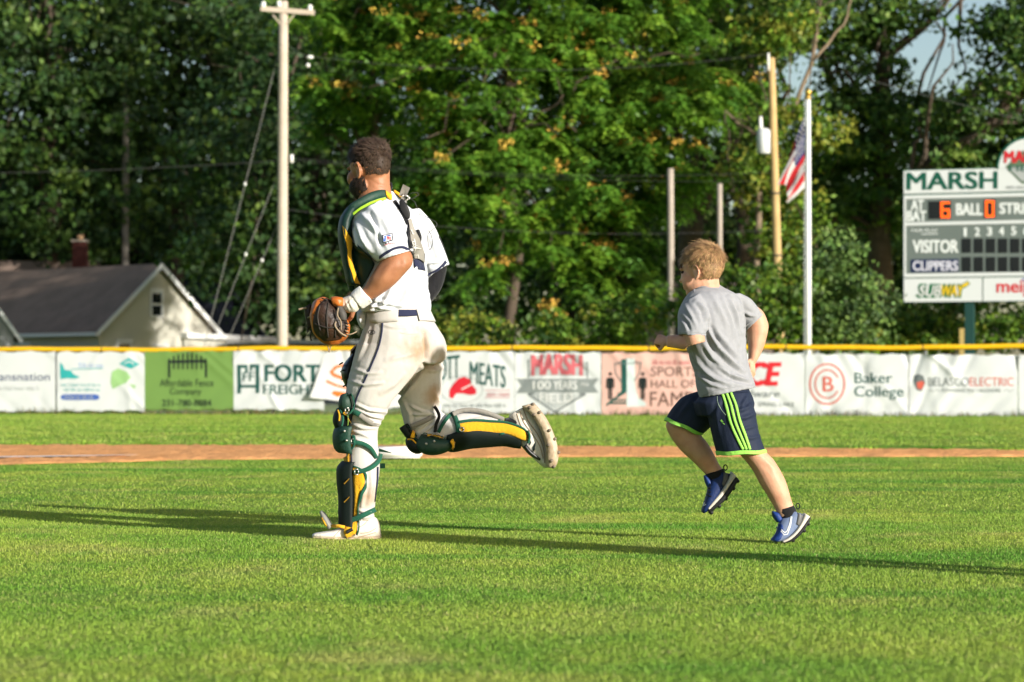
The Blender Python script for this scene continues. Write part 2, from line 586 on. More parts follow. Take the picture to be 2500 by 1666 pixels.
# chain link: two families of zigzag wires joined in one part
def chain(px0, px1):
    V = []
    step = 7.0
    r = 0.0022
    n = int((px1 - px0) / step)
    for i in range(n):
        for s in (1, -1):
            x = px0 + i * step
            z = 0.03
            while z < FENCE_TOP - 0.1:
                a = fence_pt(x, z, -0.03); b = fence_pt(x + s * step, z + 0.068, -0.03)
                d = Vector((0, 0, r * 2)); e = Vector((r * 2, 0, 0))
                V += [a - e, a + e, b + e, b - e]
                z += 0.068 ; x += s * step
                if x > px1 or x < px0: break
                if z > 0.55: break
    return np.array([tuple(v) for v in V], dtype=np.float32)
o = mk_np('chain_link', chain(-400, 2900), 4, M_GALV, fr)
o['kind'] = 'stuff'

class Banner:
    def __init__(s, x0, x1, y0, y1, seed, amp=0.02, flap=False, slope=0.0):
        s.x0, s.x1, s.y0, s.y1, s.flap, s.slope = x0, x1, y0, y1, flap, slope
        r = random.Random(seed)
        s.rid = []
        for _ in range(12):
            s.rid.append((r.uniform(x0, x1), r.uniform(-1.0, 1.3), r.uniform(5, 15), r.uniform(-1, 1.2) * amp * 1.5, r.uniform(0.4, 1.25), r.choice((0, 0, 0, 1))))
        s.ph = r.uniform(0, 6)
        s.amp = amp
    def disp(s, px, py):
        v = (py - s.y0) / (s.y1 - s.y0)
        d = 0.05
        for cx, sl, w, a, ln, side in s.rid:
            vv = v if side == 0 else 1 - v
            fade = max(0.0, 1 - vv / ln)
            q = (px - cx - sl * (py - s.y0)) / w
            if abs(q) < 4:
                d += a * fade * math.exp(-q * q)
        d += s.amp * 0.35 * math.sin(px * 0.045 + s.ph) * math.sin(py * 0.03 + s.ph)
        d += s.amp * 0.25 * math.sin((px + py) * 0.11 + s.ph * 2) * v
        if s.flap:
            e = max(0.0, 1 - (px - s.x0) / 110.0)
            d += 0.16 * e * max(0, v) ** 1.3
        return d
    def shift(s, px, py):
        if s.flap:
            v = max(0, (py - s.y0) / (s.y1 - s.y0)); u = max(0.0, 1 - (px - s.x0) / 150.0)
            return px - 34 * u * v ** 0.8, py - 26 * u * v ** 3
        return px, py
    def P(s, px, py, out=0.0):
        qx, qy = s.shift(px, py)
        qy = qy + s.slope * (px - s.x0)
        return fence_pt(qx, z_of(qx, qy), s.disp(px, py) + out)
    def make(s, m, label, nx=46, ny=28):
        V, Fc = [], []
        rr = random.Random(int(s.x0) + 9)
        e = [rr.uniform(-1.0, 1.0) for _ in range(nx + 1)]
        for j in range(ny + 1):
            for i in range(nx + 1):
                px = s.x0 + (s.x1 - s.x0) * i / nx
                py = s.y0 + (s.y1 - s.y0) * j / ny
                if j in (0, ny): py += e[i] + 1.6 * math.sin(i * 0.55 + s.ph)
                V.append(s.P(px, py))
        for j in range(ny):
            for i in range(nx):
                a = j * (nx + 1) + i
                Fc.append((a, a + nx + 1, a + nx + 2, a + 1))
        rt = root('banner', fence_pt((s.x0 + s.x1) / 2, z_of(s.x0, s.y1), 0.06), label, 'banner', 'advertising banners hung along the outfield fence')
        nv = len(V)
        back = [v + Vector((0.002, 0.006, 0)) for v in V]
        bf = [tuple(reversed([i + nv for i in f])) for f in Fc]
        mk('vinyl_sheet', V + back, Fc + bf, m, rt, True)
        gm = MB()
        for gx in (s.x0 + 3, (s.x0 + s.x1) / 2, s.x1 - 3):
            for gy in (s.y0 + 4, s.y1 - 4):
                gm.ball(s.P(gx, gy, 0.004), 0.012, 6, 4)
        g = gm.build('grommets', M_GALV, rt); g['kind'] = 'stuff'
        s.rt = rt
        return s
    def ink(s, name, shapes, m, out=0.006, cut=9.0):
        return flat_print(name, shapes, lambda x, y: s.P(x, y, out), m, s.rt, cut)

def vinyl(name, c):
    return mat('vinyl_' + name, c, 0.42, 0.35, 2.2, 0.12, 9, tuple(x * 0.88 for x in c), spec=0.4)
def inkm(name, c):
    return mat('ink_' + name, c, 0.5, spec=0.3)
V_WHITE = vinyl('white', (0.56, 0.585, 0.595))
I_NAVY, I_TEAL, I_DKGREEN = inkm('navy', (0.03, 0.045, 0.13)), inkm('teal', (0.03, 0.33, 0.33)), inkm('darkgreen', (0.012, 0.075, 0.065))
I_RED, I_BLACK, I_GREY, I_BLUE = inkm('red', (0.55, 0.02, 0.03)), inkm('black', (0.012, 0.018, 0.018)), inkm('grey', (0.13, 0.15, 0.155)), inkm('blue', (0.04, 0.10, 0.36))
I_ORANGE, I_PALE, I_GREEN2, I_WHITE = inkm('orange', (0.78, 0.15, 0.02)), inkm('pale_grey', (0.36, 0.385, 0.39)), inkm('leaf_green', (0.28, 0.48, 0.20)), inkm('white', (0.60, 0.61, 0.61))
I_PALERED, I_LBLUE = inkm('pale_red', (0.48, 0.11, 0.13)), inkm('light_blue', (0.30, 0.42, 0.66))
I_MID = inkm('mid_grey', (0.20, 0.225, 0.225))
I_BRICK = inkm('brick_red', (0.52, 0.10, 0.07))

def words(x0, x1, y0, y1, seed, up=0.35):
    """print too small to read in the photograph: uneven strokes in word-length runs"""
    r = random.Random(seed); out = []; x = x0
    while x < x1 - 2:
        for _ in range(r.randint(3, 8)):
            if x > x1 - 2: break
            t = y0 if r.random() < up else y0 + (y1 - y0) * 0.3
            out.append(rect(x, t, x + 1.2, y1))
            if r.random() < 0.7: out.append(rect(x, t if r.random() < 0.5 else y1 - 1.4, x + 2.6, (t if r.random() < 0.5 else y1 - 1.4) + 1.4) if False else rect(x + 1.2, y1 - 1.4, x + 2.8, y1))
            x += 3.6
        x += 3.4
    return out
def rect(x0, y0, x1, y1): return poly_px([(x0, y0), (x1, y0), (x1, y1), (x0, y1)])

b = Banner(-205, 137, 859, 1004, 1, 0.010).make(V_WHITE, 'white banner reading ransnation at the left edge of the photograph')
b.ink('lettering', [text_px('Transnation', (-33, 910, 124, 930), 0.012)], I_NAVY)
b.ink('small_lettering', words(-5, 98, 942, 953, 1), I_PALE)

b = Banner(141, 355, 860, 1003, 2, 0.013).make(V_WHITE, 'white banner with teal diamond and blue phone strip beside green banner')
b.ink('boot_emblem', [poly_px([(149, 884), (156, 893), (160, 903), (175, 905), (183, 915), (198, 921), (186, 925), (165, 924), (150, 926), (149, 912)])], I_TEAL)
b.ink('diamond_emblem', [poly_px([(293, 889), (316, 874), (343, 890), (322, 901)])], I_TEAL)
b.ink('diamond_mark', [line_px([(306, 889), (314, 883), (326, 886), (329, 891)], 3)], I_WHITE, 0.009)
b.ink('lettering', [text_px('S', (194, 885, 202, 898), 0.0), *words(205, 256, 886, 898, 2)], I_LBLUE)
b.ink('teal_rule', [line_px([(176, 902), (252, 900)], 2), *words(152, 248, 936, 943, 3), *words(158, 248, 948, 955, 4)], I_TEAL)
b.ink('phone_strip', [poly_px([(150, 970), (153, 965), (160, 963), (236, 963), (243, 966), (245, 970), (243, 975), (236, 977), (160, 977), (153, 975)])], I_BLUE)
b.ink('phone_number', words(160, 232, 966, 974, 5, 1.0), I_PALE, 0.009)
b.ink('leaf_picture', [poly_px([(275, 908), (290, 900), (312, 908), (322, 922), (310, 935), (286, 934), (277, 950), (272, 935)]), poly_px([(318, 938), (334, 941), (330, 950)])], I_GREEN2)

b = Banner(355, 572, 858, 999, 3, 0.012).make(vinyl('green', (0.14, 0.25, 0.062)), 'bright green banner with black picket fence emblem and phone number')
sh = [line_px([(413, 884), (506, 882)], 7)]
for i in range(9):
    t = i / 8.0; x = 415 + 90 * t
    top = 876 - 14 * (1 - (2 * t - 1) ** 2)
    ln = 922 if i in (0, 8) else 902
    sh.append(line_px([(x, top + 4), (x, ln)], 5.5 if i in (0, 8) else 4.2))
    sh.append(poly_px([(x - 3, top + 6), (x, top - 3), (x + 3, top + 6)]))
b.ink('picket_emblem', sh, I_BLACK)
b.ink('lettering', [text_px('Affordable Fence', (392, 926, 523, 944), 0.005), text_px('Company', (416, 948, 494, 968), 0.005), text_px('231-780-8884', (397, 976, 518, 992), 0.03)], I_BLACK)

b = Banner(572, 793, 857, 1000, 4, 0.022).make(V_WHITE, 'white banner reading FORT FREIGHT with dark square FF emblem')
b.ink('lettering', [text_px('FORT', (647, 891, 783, 932), 0.045), text_px('FREIGHT', (644, 939, 778, 963), 0.03)], I_DKGREEN)
b.ink('gate_emblem', [rect(581, 892, 590, 961), rect(626, 890, 635, 960), rect(581, 891, 604, 899), rect(612, 890, 635, 898), rect(600, 891, 606, 906), rect(611, 890, 617, 906),
                      rect(590, 940, 627, 947), rect(600, 905, 606, 912),
                      text_px('FF', (594, 909, 623, 931), 0.03)], I_DKGREEN)

b = Banner(796, 1075, 858, 996, 5, 0.024, flap=True).make(vinyl('white_flap', (0.60, 0.605, 0.605)), 'loose white banner with orange emblem, lower corner flapping behind the catcher')
b.ink('orange_emblem', [line_px([(864, 905), (846, 893), (832, 897), (824, 910), (832, 918), (850, 925), (862, 935)], 8), line_px([(818, 934), (840, 946), (866, 953)], 6), poly_px([(838, 962), (870, 966), (848, 982), (834, 972)])], I_ORANGE)

b = Banner(1032, 1257, 859, 1009, 6, 0.022).make(V_WHITE, 'white banner reading OTT MEATS above a red cut of meat')
b.ink('lettering', [text_px('SCOTT', (1040, 876, 1124, 934), 0.012, slant=10), text_px('MEATS', (1148, 882, 1236, 936), 0.014, slant=-12)], I_DKGREEN)
b.ink('meat_oval', [ring_px(1128, 951, 53, 34, 2.5)], I_PALE)
b.ink('meat_emblem', [poly_px([(1098, 970), (1099, 951), (1108, 938), (1120, 925), (1134, 920), (1148, 926), (1157, 944), (1164, 951), (1164, 962), (1150, 965), (1132, 961), (1115, 961), (1107, 974)])], inkm('meat_red', (0.50, 0.015, 0.03)))
b.ink('meat_fat', [line_px([(1128, 951), (1146, 942), (1158, 936)], 3)], I_WHITE, 0.010)
b.ink('small_lettering', [line_px([(1185, 953), (1246, 953)], 1.5), *words(1190, 1246, 959, 967, 6, 1.0), line_px([(1185, 971), (1246, 971)], 1.5)], I_PALERED)
b.ink('footer_lettering', words(1084, 1238, 985, 994, 7), I_GREY)

b = Banner(1258, 1468, 861, 1011, 7, 0.024).make(V_WHITE, 'white banner with MARSH 100 YEARS FIELD home plate emblem')
b.ink('plate_emblem', [poly_px([(1292, 880), (1300, 880), (1300, 868), (1420, 868), (1426, 884), (1434, 884), (1434, 918), (1292, 918)])], I_PALE, 0.004)
b.ink('plate_outline', [line_px([(1290, 962), (1356, 1006), (1430, 962)], 5), line_px([(1290, 962), (1306, 962)], 4), line_px([(1414, 962), (1430, 962)], 4), line_px([(1291, 878), (1291, 922)], 3), line_px([(1435, 884), (1435, 924)], 3)], I_GREY, 0.005)
b.ink('plate_fill', [poly_px([(1300, 962), (1424, 962), (1357, 1001)])], I_PALE, 0.004)
b.ink('ribbon', [poly_px([(1262, 925), (1462, 925), (1450, 942), (1462, 959), (1262, 960), (1274, 942)])], I_MID, 0.007)
b.ink('title_lettering', [text_px('MARSH', (1298, 868, 1424, 917), 0.055, arc=3)], I_PALERED, 0.010)
b.ink('ribbon_lettering', [text_px('100', (1302, 930, 1346, 951), 0.03), text_px('YEARS', (1352, 930, 1410, 951), 0.03), text_px('1916', (1419, 935, 1438, 943), 0.01)], I_WHITE, 0.012)
b.ink('field_lettering', [text_px('FIELD', (1318, 957, 1400, 979), 0.03, arc=-5)], I_WHITE, 0.013)

b = Banner(1470, 1741, 862, 1012, 8, 0.018).make(vinyl('pink', (0.62, 0.385, 0.335)), 'pink banner reading SPORTS HALL OF FAME with trophy emblem')
I_FAME = inkm('fame_brown', (0.12, 0.07, 0.055))
b.ink('trophy_emblem', [poly_px([(1518, 877), (1531, 877), (1531, 958), (1509, 960), (1509, 972), (1481, 993), (1481, 986), (1508, 966), (1518, 955)]), rect(1486, 982, 1530, 987), rect(1493, 975, 1530, 979)], I_DKGREEN)
b.ink('trophy_light', [poly_px([(1531, 875), (1551, 875), (1551, 935), (1555, 958), (1560, 972), (1578, 984), (1578, 992), (1531, 994)])], inkm('trophy_pale', (0.52, 0.60, 0.60)), 0.005)
b.ink('trophy_handles', [line_px([(1518, 884), (1502, 888), (1504, 912), (1519, 934)], 2.5), line_px([(1551, 882), (1566, 884), (1562, 912), (1549, 930)], 2.5), line_px([(1500, 889), (1569, 887)], 2)], I_GREY, 0.008)
for x in (1491, 1570):
    b.ink('figure_emblem', [rect(x - 7, 922, x + 7, 930), rect(x - 6, 929, x + 6, 950), rect(x - 5, 949, x - 0.8, 976), rect(x + 0.8, 949, x + 5, 976), line_px([(x - 8, 925), (x - 9, 948)], 3), line_px([(x + 8, 925), (x + 9, 948)], 3),
                            poly_px([(x + 4.5 * math.cos(a), 913.5 + 4.5 * math.sin(a)) for a in np.linspace(0, 6.28, 12, endpoint=False)])], I_BLACK)
b.ink('lettering', [text_px('SPORTS', (1590, 896, 1705, 919), 0.0), text_px('HALL OF', (1590, 928, 1698, 947), 0.0), text_px('FAME', (1588, 957, 1692, 992), 0.004)], I_FAME)
b.ink('small_lettering', words(1594, 1690, 878, 890, 8), I_PALERED)

b = Banner(1742, 1965, 863, 1015, 9, 0.020).make(V_WHITE, 'white banner with red italic CE letters and Spring Lake line')
b.ink('lettering', [text_px('ACE', (1775, 886, 1909, 941), 0.07, 0.25)], I_RED)
b.ink('hardware_lettering', [text_px('Hardware', (1772, 953, 1904, 970), 0.02, 0.2)], I_GREY)
b.ink('town_lettering', [text_px('SPRING', (1851, 982, 1897, 993), 0.0), text_px('LAKE', (1904, 982, 1940, 993), 0.0)], I_GREY)
b.ink('dash', [rect(1834, 984, 1840, 992)], I_RED)

b = Banner(1967, 2218, 865, 1017, 10, 0.030).make(V_WHITE, 'white Baker College banner with round red B emblem')
b.ink('round_emblem', [ring_px(2020, 938, 44, 51, 4), ring_px(2020, 938, 31, 36, 3.5, 40, 0.5, 5.8), text_px('B', (2009, 920, 2036, 956), 0.02)], I_BRICK)
b.ink('lettering', [text_px('Baker', (2087, 910, 2179, 936), 0.012), text_px('College', (2086, 943, 2206, 977), 0.012)], I_DKGREEN)

b = Banner(2220, 2485, 867, 1016, 11, 0.032).make(V_WHITE, 'wrinkled white banner reading BELASCO ELECTRIC')
b.ink('lettering', [text_px('BELASCO', (2266, 922, 2365, 943), 0.008)], I_GREY)
b.ink('red_lettering', [text_px('ELECTRIC', (2367, 922, 2475, 943), 0.008)], I_BRICK)
b.ink('small_lettering', [text_px('POWERING THE LAKESHORE', (2300, 949, 2444, 958), -0.005), line_px([(2270, 952), (2278, 957), (2286, 950), (2294, 956)], 1.3), line_px([(2450, 956), (2458, 950), (2466, 957), (2474, 951)], 1.3)], I_MID)
b.ink('head_emblem', [poly_px([(2230, 930), (2232, 918), (2243, 913), (2254, 918), (2260, 935), (2250, 956), (2238, 952)])], I_GREY)
b.ink('head_red', [poly_px([(2238, 934), (2252, 930), (2258, 936), (2250, 952), (2240, 948)])], I_BRICK, 0.009)

b = Banner(2487, 2740, 868, 1018, 12, 0.022).make(V_WHITE, 'plain white banner cut by the right edge of the photograph')

# weeds along the foot of the fence
V, MI = [], []
r_ = np.random.default_rng(21)
for _ in range(5200):
    px = r_.uniform(-300, 2800)
    p = fence_pt(px, 0, r_.normal(0.0, 0.10))
    h = r_.uniform(0.03, 0.12) * (1.6 if math.sin(px * 0.013) > 0.6 else 1.0); a = r_.uniform(0, 6.28); w = 0.009
    q = Vector((math.cos(a) * w, math.sin(a) * w, 0)); l = Vector((r_.uniform(-.5, .5) * h, r_.uniform(-.5, .5) * h, h))
    V += [p - q, p + q, p + l + q * 0.2, p + l - q * 0.2]
    MI.append(0 if r_.random() < 0.5 else 1)
tag(mk_np('fence_weeds', np.array([tuple(v) for v in V]), 4, [mat('weed_green', (0.06, 0.10, 0.025), 0.8, island=0.3), mat('weed_dry', (0.16, 0.12, 0.05), 0.9, island=0.3)], None, MI),
    'rough weeds growing along the foot of the outfield fence', 'weeds', kind='stuff')

# ---------------------------------------------------------------- scoreboard
SBX, SBY, SE, SN = 9.90, 108.0 * K, Vector((0.95, -0.311, 0)), Vector((-0.311, -0.95, 0))
def sb_s(px):
    k = (px - 1250) / F
    return (SBY * k - SBX) / (SE.x - SE.y * k)
def sb(px, yl, out=0.0):
    """board point below photo column px; yl is the row as measured at the board's left edge"""
    s = sb_s(px)
    return Vector((SBX, SBY, 0)) + SE * s + SN * out + Vector((0, 0, EYE + (HZ - yl) / F * SBY))
def sl(px, py):
    s = sb_s(px)
    return HZ - (HZ - py) * (SBY + SE.y * s) / SBY
sbr = root('scoreboard', (SBX + 2.5, SBY - 0.8, 0), 'grey and white baseball scoreboard headed MARSH with orange digits', 'scoreboard')
M_SBW = mat('scoreboard_white', (0.60, 0.63, 0.64), 0.45, 0.25, 1.2, col2=(0.62, 0.65, 0.66))
M_SBG = mat('scoreboard_grey', (0.135, 0.165, 0.155), 0.5, 0.3, 1.5, col2=(0.11, 0.135, 0.128))
M_SBGR = mat('scoreboard_green', (0.006, 0.085, 0.055), 0.5)
M_SBK = mat('digit_window', (0.012, 0.014, 0.016), 0.25)
M_LED = mat('lit_digit', (1.0, 0.13, 0.01), 0.5, emit=0.75)
M_SBL = mat('scoreboard_letters', (0.70, 0.74, 0.74), 0.5)
def plate(name, x0, y0, x1, y1, o0, o1, m, par=None):
    mb = MB()
    mb.slab([sb(x0, y1, o0), sb(x1, y1, o0), sb(x1, y0, o0), sb(x0, y0, o0)], SN * (o1 - o0))
    return mb.build(name, m, par or sbr)
def sprint(name, shapes, m, out, par=None):
    return flat_print(name, shapes, lambda x, y: sb(x, sl(x, y), out), m, par or sbr)
XR = 2790
plate('cabinet', 2204, 416, XR, 740, -0.25, 0.0, M_SBGR)
hd = plate('header_panel', 2207, 418, XR - 3, 474, 0.0, 0.03, M_SBW)
plate('frame_rail', 2207, 478, XR - 3, 487, 0.0, 0.04, M_SBW)
plate('frame_rail', 2207, 544, XR - 3, 552, 0.0, 0.04, M_SBW)
plate('frame_rail', 2207, 669, XR - 3, 678, 0.0, 0.04, M_SBW)
plate('frame_side', 2207, 487.3, 2212, 543.7, 0.0, 0.038, M_SBW)
plate('frame_side', 2207, 552.3, 2212, 668.7, 0.0, 0.038, M_SBW)
p1 = plate('count_panel', 2212.3, 487.3, XR - 4, 543.7, 0.0, 0.02, M_SBG)
p2 = plate('innings_panel', 2212.3, 552.3, XR - 4, 668.7, 0.0, 0.02, M_SBG)
plate('sponsor_panel', 2207, 681, 2398, 738, 0.0, 0.03, M_SBW)
plate('sponsor_panel', 2401, 681, XR - 3, 738, 0.0, 0.03, M_SBW)
# round crest rising over the header
cx, cy, rad = 2510, 420, 74
arc = [(cx - rad, 419)] + [(cx + rad * math.cos(a), 420 + rad * math.sin(a)) for a in np.linspace(math.pi, 2 * math.pi, 30)] + [(cx + rad, 419)]
mb = MB(); mb.slab([sb(x, y, -0.2) for x, y in arc[::-1]], SN * 0.235); crest = mb.build('crest_panel', M_SBW, sbr)
rim = ring_px(cx, 420, rad + 2.5, rad + 2.5, 5, 40, math.pi, 2 * math.pi)
flat_print('crest_rim', [rim], lambda x, y: sb(x, y, 0.042), M_SBGR, sbr)
sprint('header_lettering', [text_px('MARSH', (2213, 423, 2436, 464), 0.055, slant=3.5)], M_SBGR, 0.034)
sprint('crest_diamond', [poly_px([(2455, 408), (2497, 368), (2545, 400), (2560, 420), (2497, 450)])], inkm('crest_green', (0.10, 0.16, 0.10)), 0.038)
sprint('crest_plate', [poly_px([(2462, 409), (2550, 407), (2545, 418), (2497, 444), (2470, 418)])], I_PALE, 0.041)
sprint('crest_red_lettering', [text_px('MARSH', (2452, 370, 2560, 398), 0.06, slant=3)], I_RED, 0.044)
sprint('crest_lettering', [text_px('FIELD', (2464, 405, 2556, 419), 0.04)], M_SBGR, 0.046)
sprint('crest_small_lettering', words(2457, 2560, 455, 461, 9, 1.0), I_GREY, 0.036)
sprint('count_lettering', [text_px('AT', (2224, 489, 2256, 513), 0.05), text_px('BAT', (2214, 516, 2262, 540), 0.05), text_px('BALL', (2334, 498, 2399, 525), 0.05), text_px('STRIKE', (2440, 496, 2540, 522), 0.05)], M_SBL, 0.026)
SEG = {'6': 'afgedc', '0': 'abcdef'}
def digit(ch, x0, y0, x1, y1, par):
    w = (x1 - x0) * 0.24; h = (y1 - y0); ym = (y0 + y1) / 2
    segs = {'a': (x0, y0, x1, y0 + w), 'd': (x0, y1 - w, x1, y1), 'g': (x0, ym - w / 2, x1, ym + w / 2), 'f': (x0, y0, x0 + w, ym), 'e': (x0, ym, x0 + w, y1), 'b': (x1 - w, y0, x1, ym), 'c': (x1 - w, ym, x1, y1)}
    for s_ in SEG[ch]:
        a, b_, c_, d_ = segs[s_]
        nx, ny = max(1, round((c_ - a) / 2.9)), max(1, round((d_ - b_) / 2.9))
        dots = []
        for i in range(nx):
            for j in range(ny):
                ux, uy = a + (c_ - a) * (i + .5) / nx, b_ + (d_ - b_) * (j + .5) / ny
                dots.append(rect(ux - 1.25, uy - 1.25, ux + 1.25, uy + 1.25))
        sprint('lit_segment', dots, M_LED, 0.045, par)
w1 = plate('digit_window', 2268, sl(2268, 492), 2322, sl(2290, 535), 0.02, 0.034, M_SBK)
digit('6', 2297, 493, 2320, 533, w1)
w1 = plate('digit_window', 2404, sl(2404, 488), 2431, sl(2420, 532), 0.02, 0.034, M_SBK)
digit('0', 2406, 490, 2428, 531, w1)
sprint('innings_lettering', [text_px(str(i + 1), (2355 + 29.6 * i - (2 if i == 0 else 5), 557 - i * .7, 2355 + 29.6 * i + (5 if i == 0 else 8), 577 - i * .7), 0.05) for i in range(9)], M_SBL, 0.026)
sprint('team_lettering', [text_px('VISITOR', (2228, 587, 2340, 617), 0.045)], M_SBL, 0.026)
sprint('maker_lettering', [text_px('FAIR-PLAY', (2226, 559, 2291, 567), 0.02), line_px([(2250, 572), (2290, 571)], 2)], M_SBL, 0.026)
tp = plate('team_plate', 2224, sl(2224, 634), 2341, sl(2340, 664), 0.02, 0.03, inkm('plate_navy', (0.012, 0.022, 0.075)))
sprint('team_plate_lettering', [text_px('CLIPPERS', (2229, 638, 2339, 661), 0.035)], inkm('plate_letters', (0.66, 0.66, 0.76)), 0.034, tp)
for row, (ya, yb) in enumerate(((583, 618), (628, 664))):
    for i in range(10):
        xa = 2348 + i * 29.6
        plate('score_window', xa, sl(xa, ya), xa + 23, sl(xa + 10, yb), 0.02, 0.03, M_SBK)
SUBG = inkm('sub_green', (0.02, 0.16, 0.07)); SUBY = inkm('sub_yellow', (0.75, 0.50, 0.01))
sprint('sponsor_shadow', [text_px('SUBWAY', (2239, 694, 2358, 727), 0.07, 0.22), poly_px([(2347, 694), (2360, 689), (2359, 684), (2370, 693), (2358, 703), (2347, 704)]), poly_px([(2234, 722), (2252, 716), (2254, 724), (2244, 729)])], SUBG, 0.034)
sprint('sponsor_white_lettering', [text_px('SUB', (2243, 697, 2299, 724), 0.03, 0.22)], I_WHITE, 0.044)
sprint('sponsor_yellow_lettering', [text_px('WAY', (2299, 697, 2354, 723), 0.03, 0.22), poly_px([(2349, 696), (2362, 690), (2362, 687), (2367, 693), (2358, 700), (2349, 702)])], SUBY, 0.044)
sprint('sponsor_red_lettering', [text_px('meijer', (2433, 686, 2550, 724), 0.03)], I_RED, 0.034)
sprint('sponsor_dot', [rect(2495, 681, 2503, 685), rect(2508, 681, 2516, 685)], I_BLUE, 0.036)
for px in (2366, 2690):
    p = sb(px, 740, -0.13); mb = MB()
    mb.box((p.x, p.y, p.z / 2 + 1.0), (0.22, 0.22, p.z + 2.0), R(-18)); mb.build('support_post', mat('post_green', (0.012, 0.05, 0.045), 0.5), sbr)
    mb = MB(); mb.box((p.x - 0.20, p.y - 0.02, 1.05), (0.11, 0.14, 2.1), R(-18)); mb.build('post_brace', mat('brace_ochre', (0.45, 0.33, 0.12), 0.8), sbr)

# ---------------------------------------------------------------- flagpole and flag
fpY = 103.0
base = B(1973, 990, fpY); base.z = 0
fp = root('flagpole', base, 'tall white flagpole with gold ball standing behind the yellow fence top', 'flagpole')
zt = B(1973, 243, fpY).z
M_WPAINT = mat('white_paint', (0.74, 0.75, 0.74), 0.4, 0.2, 2)
mb = MB(); mb.tube([base, base + Vector((0, 0, zt * 0.5)), base + Vector((0, 0, zt))], [0.078, 0.072, 0.058], 14); mb.build('mast', M_WPAINT, fp, True)
mb = MB(); mb.tube([base + Vector((0, 0, zt)), base + Vector((0, 0, zt + 0.09))], [0.075, 0.05], 12); mb.ball(base + Vector((0, 0, zt + 0.17)), 0.085, 12, 8); mb.build('gold_ball', mat('gold', (0.62, 0.42, 0.10), 0.3, metal=0.7), fp, True)
mb = MB(); mb.tube([base + Vector((-0.10, -0.05, 0.4)), base + Vector((-0.09, -0.05, zt))], 0.006, 5); mb.build('halyard', M_SBL, fp)
fl = root('flag', B(1966, 460, fpY - 0.1), 'limp striped red, white and blue flag hanging from the white flagpole', 'flag')
nu, nv = 40, 39
V, Fc, MI, blue = [], [], [], []
c00, c01, c10, c11 = (1966, 280), (1964, 458), (1900, 436), (1930, 492)
for j in range(nv + 1):
    v = j / nv
    for i in range(nu + 1):
        u = i / nu
        px = (c00[0] * (1 - u) + c10[0] * u) * (1 - v) + (c01[0] * (1 - u) + c11[0] * u) * v
        py = (c00[1] * (1 - u) + c10[1] * u) * (1 - v) + (c01[1] * (1 - u) + c11[1] * u) * v
        px += (5 * math.sin(v * 9 + u * 3) + 3 * math.sin(v * 17 - u * 5)) * u - 10 * u * (1 - u) * math.sin(v * math.pi)
        py += 8 * u * math.sin(v * 8 + 1)
        dep = 0.17 * math.sin(v * 11 + u * 2.5) * (0.2 + u) + 0.05 * math.sin(v * 21 + u * 4)
        V.append(B(px, py, fpY - 0.12 + dep))
for j in range(nv):
    for i in range(nu):
        a = j * (nu + 1) + i
        Fc.append((a, a + nu + 1, a + nu + 2, a + 1))
        if i < nu * 0.4 and j < 21: MI.append(2)
        else: MI.append(0 if (j // 5) % 2 == 0 else 1)
fm = [mat('flag_red', (0.34, 0.008, 0.012), 0.8, trans=0.05), mat('flag_white', (0.46, 0.455, 0.45), 0.8, trans=0.05), mat('flag_blue', (0.012, 0.018, 0.10), 0.8, trans=0.05)]
mk('flag_cloth', V, Fc, fm, fl, True, MI)
st = []
for j in range(9):
    for i in range(6 if j % 2 == 0 else 5):
        jj = int((j + 0.8) * 21 / 10); ii = int((i + (0.5 if j % 2 == 0 else 1.0)) * 16 / 6)
        p = V[jj * (nu + 1) + ii] + Vector((0, -0.012, 0)); s_ = 0.014
        st += [p + Vector((-s_, 0, -s_)), p + Vector((s_, 0, -s_)), p + Vector((s_, 0, s_)), p + Vector((-s_, 0, s_))]
o = mk_np('stars', np.array([tuple(p) for p in st]), 4, fm[1], fl); o['kind'] = 'stuff'
# ---------------------------------------------------------------- utility poles and wires
M_POLE = mat('pole_wood_pale', (0.46, 0.39, 0.32), 0.85, 0.6, 3, 0.3, 30, (0.36, 0.30, 0.24))
M_POLE_Y = mat('pole_wood_yellow', (0.47, 0.33, 0.15), 0.85, 0.6, 3, 0.3, 30, (0.37, 0.25, 0.10))
M_POLE_G = mat('pole_wood_grey', (0.20, 0.18, 0.155), 0.9, 0.6, 3, 0.3, 30, (0.14, 0.125, 0.105))
M_PORC = mat('porcelain', (0.72, 0.72, 0.70), 0.3)
M_CABLE = mat('cable', (0.20, 0.20, 0.19), 0.6)
M_CABLE_D = mat('cable_dark', (0.05, 0.05, 0.05), 0.7)
def sag_line(a, b, sag, n=16):
    a, b = Vector(a), Vector(b)
    return [a.lerp(b, i / n) - Vector((0, 0, sag * 4 * (i / n) * (1 - i / n))) for i in range(n + 1)]
def pole(px_t, py_t, px_b, Y, rt_, rb_, m, label, name='utility_pole'):
    t = B(px_t, py_t, Y); b_ = B(px_b, HZ + EYE * F / (Y * K), Y); b_.z = 0
    r = root(name, b_, label, 'utility pole', 'wooden utility poles behind the fence')
    mb = MB(); mb.tube([b_.lerp(t, k / 6) for k in range(7)], [rb_ + (rt_ - rb_) * k / 6 for k in range(7)], 14)
    mb.build('shaft', m, r, True)
    return r, b_, t
PY = 118.0
r, b_, t = pole(692, 4, 688, PY, 0.125, 0.160, M_POLE, 'pale wooden utility pole with crossarm and guy wires, left of the catcher')
ca, cb = B(637, 22, PY - 0.16), B(768, 32, PY - 0.16)
mb = MB(); mb.box((ca + cb) / 2, ((cb - ca).length, 0.10, 0.13), M=Matrix.Rotation(math.atan2(-(cb.z - ca.z), cb.x - ca.x), 3, 'Y')); mb.build('crossarm', M_POLE, r)
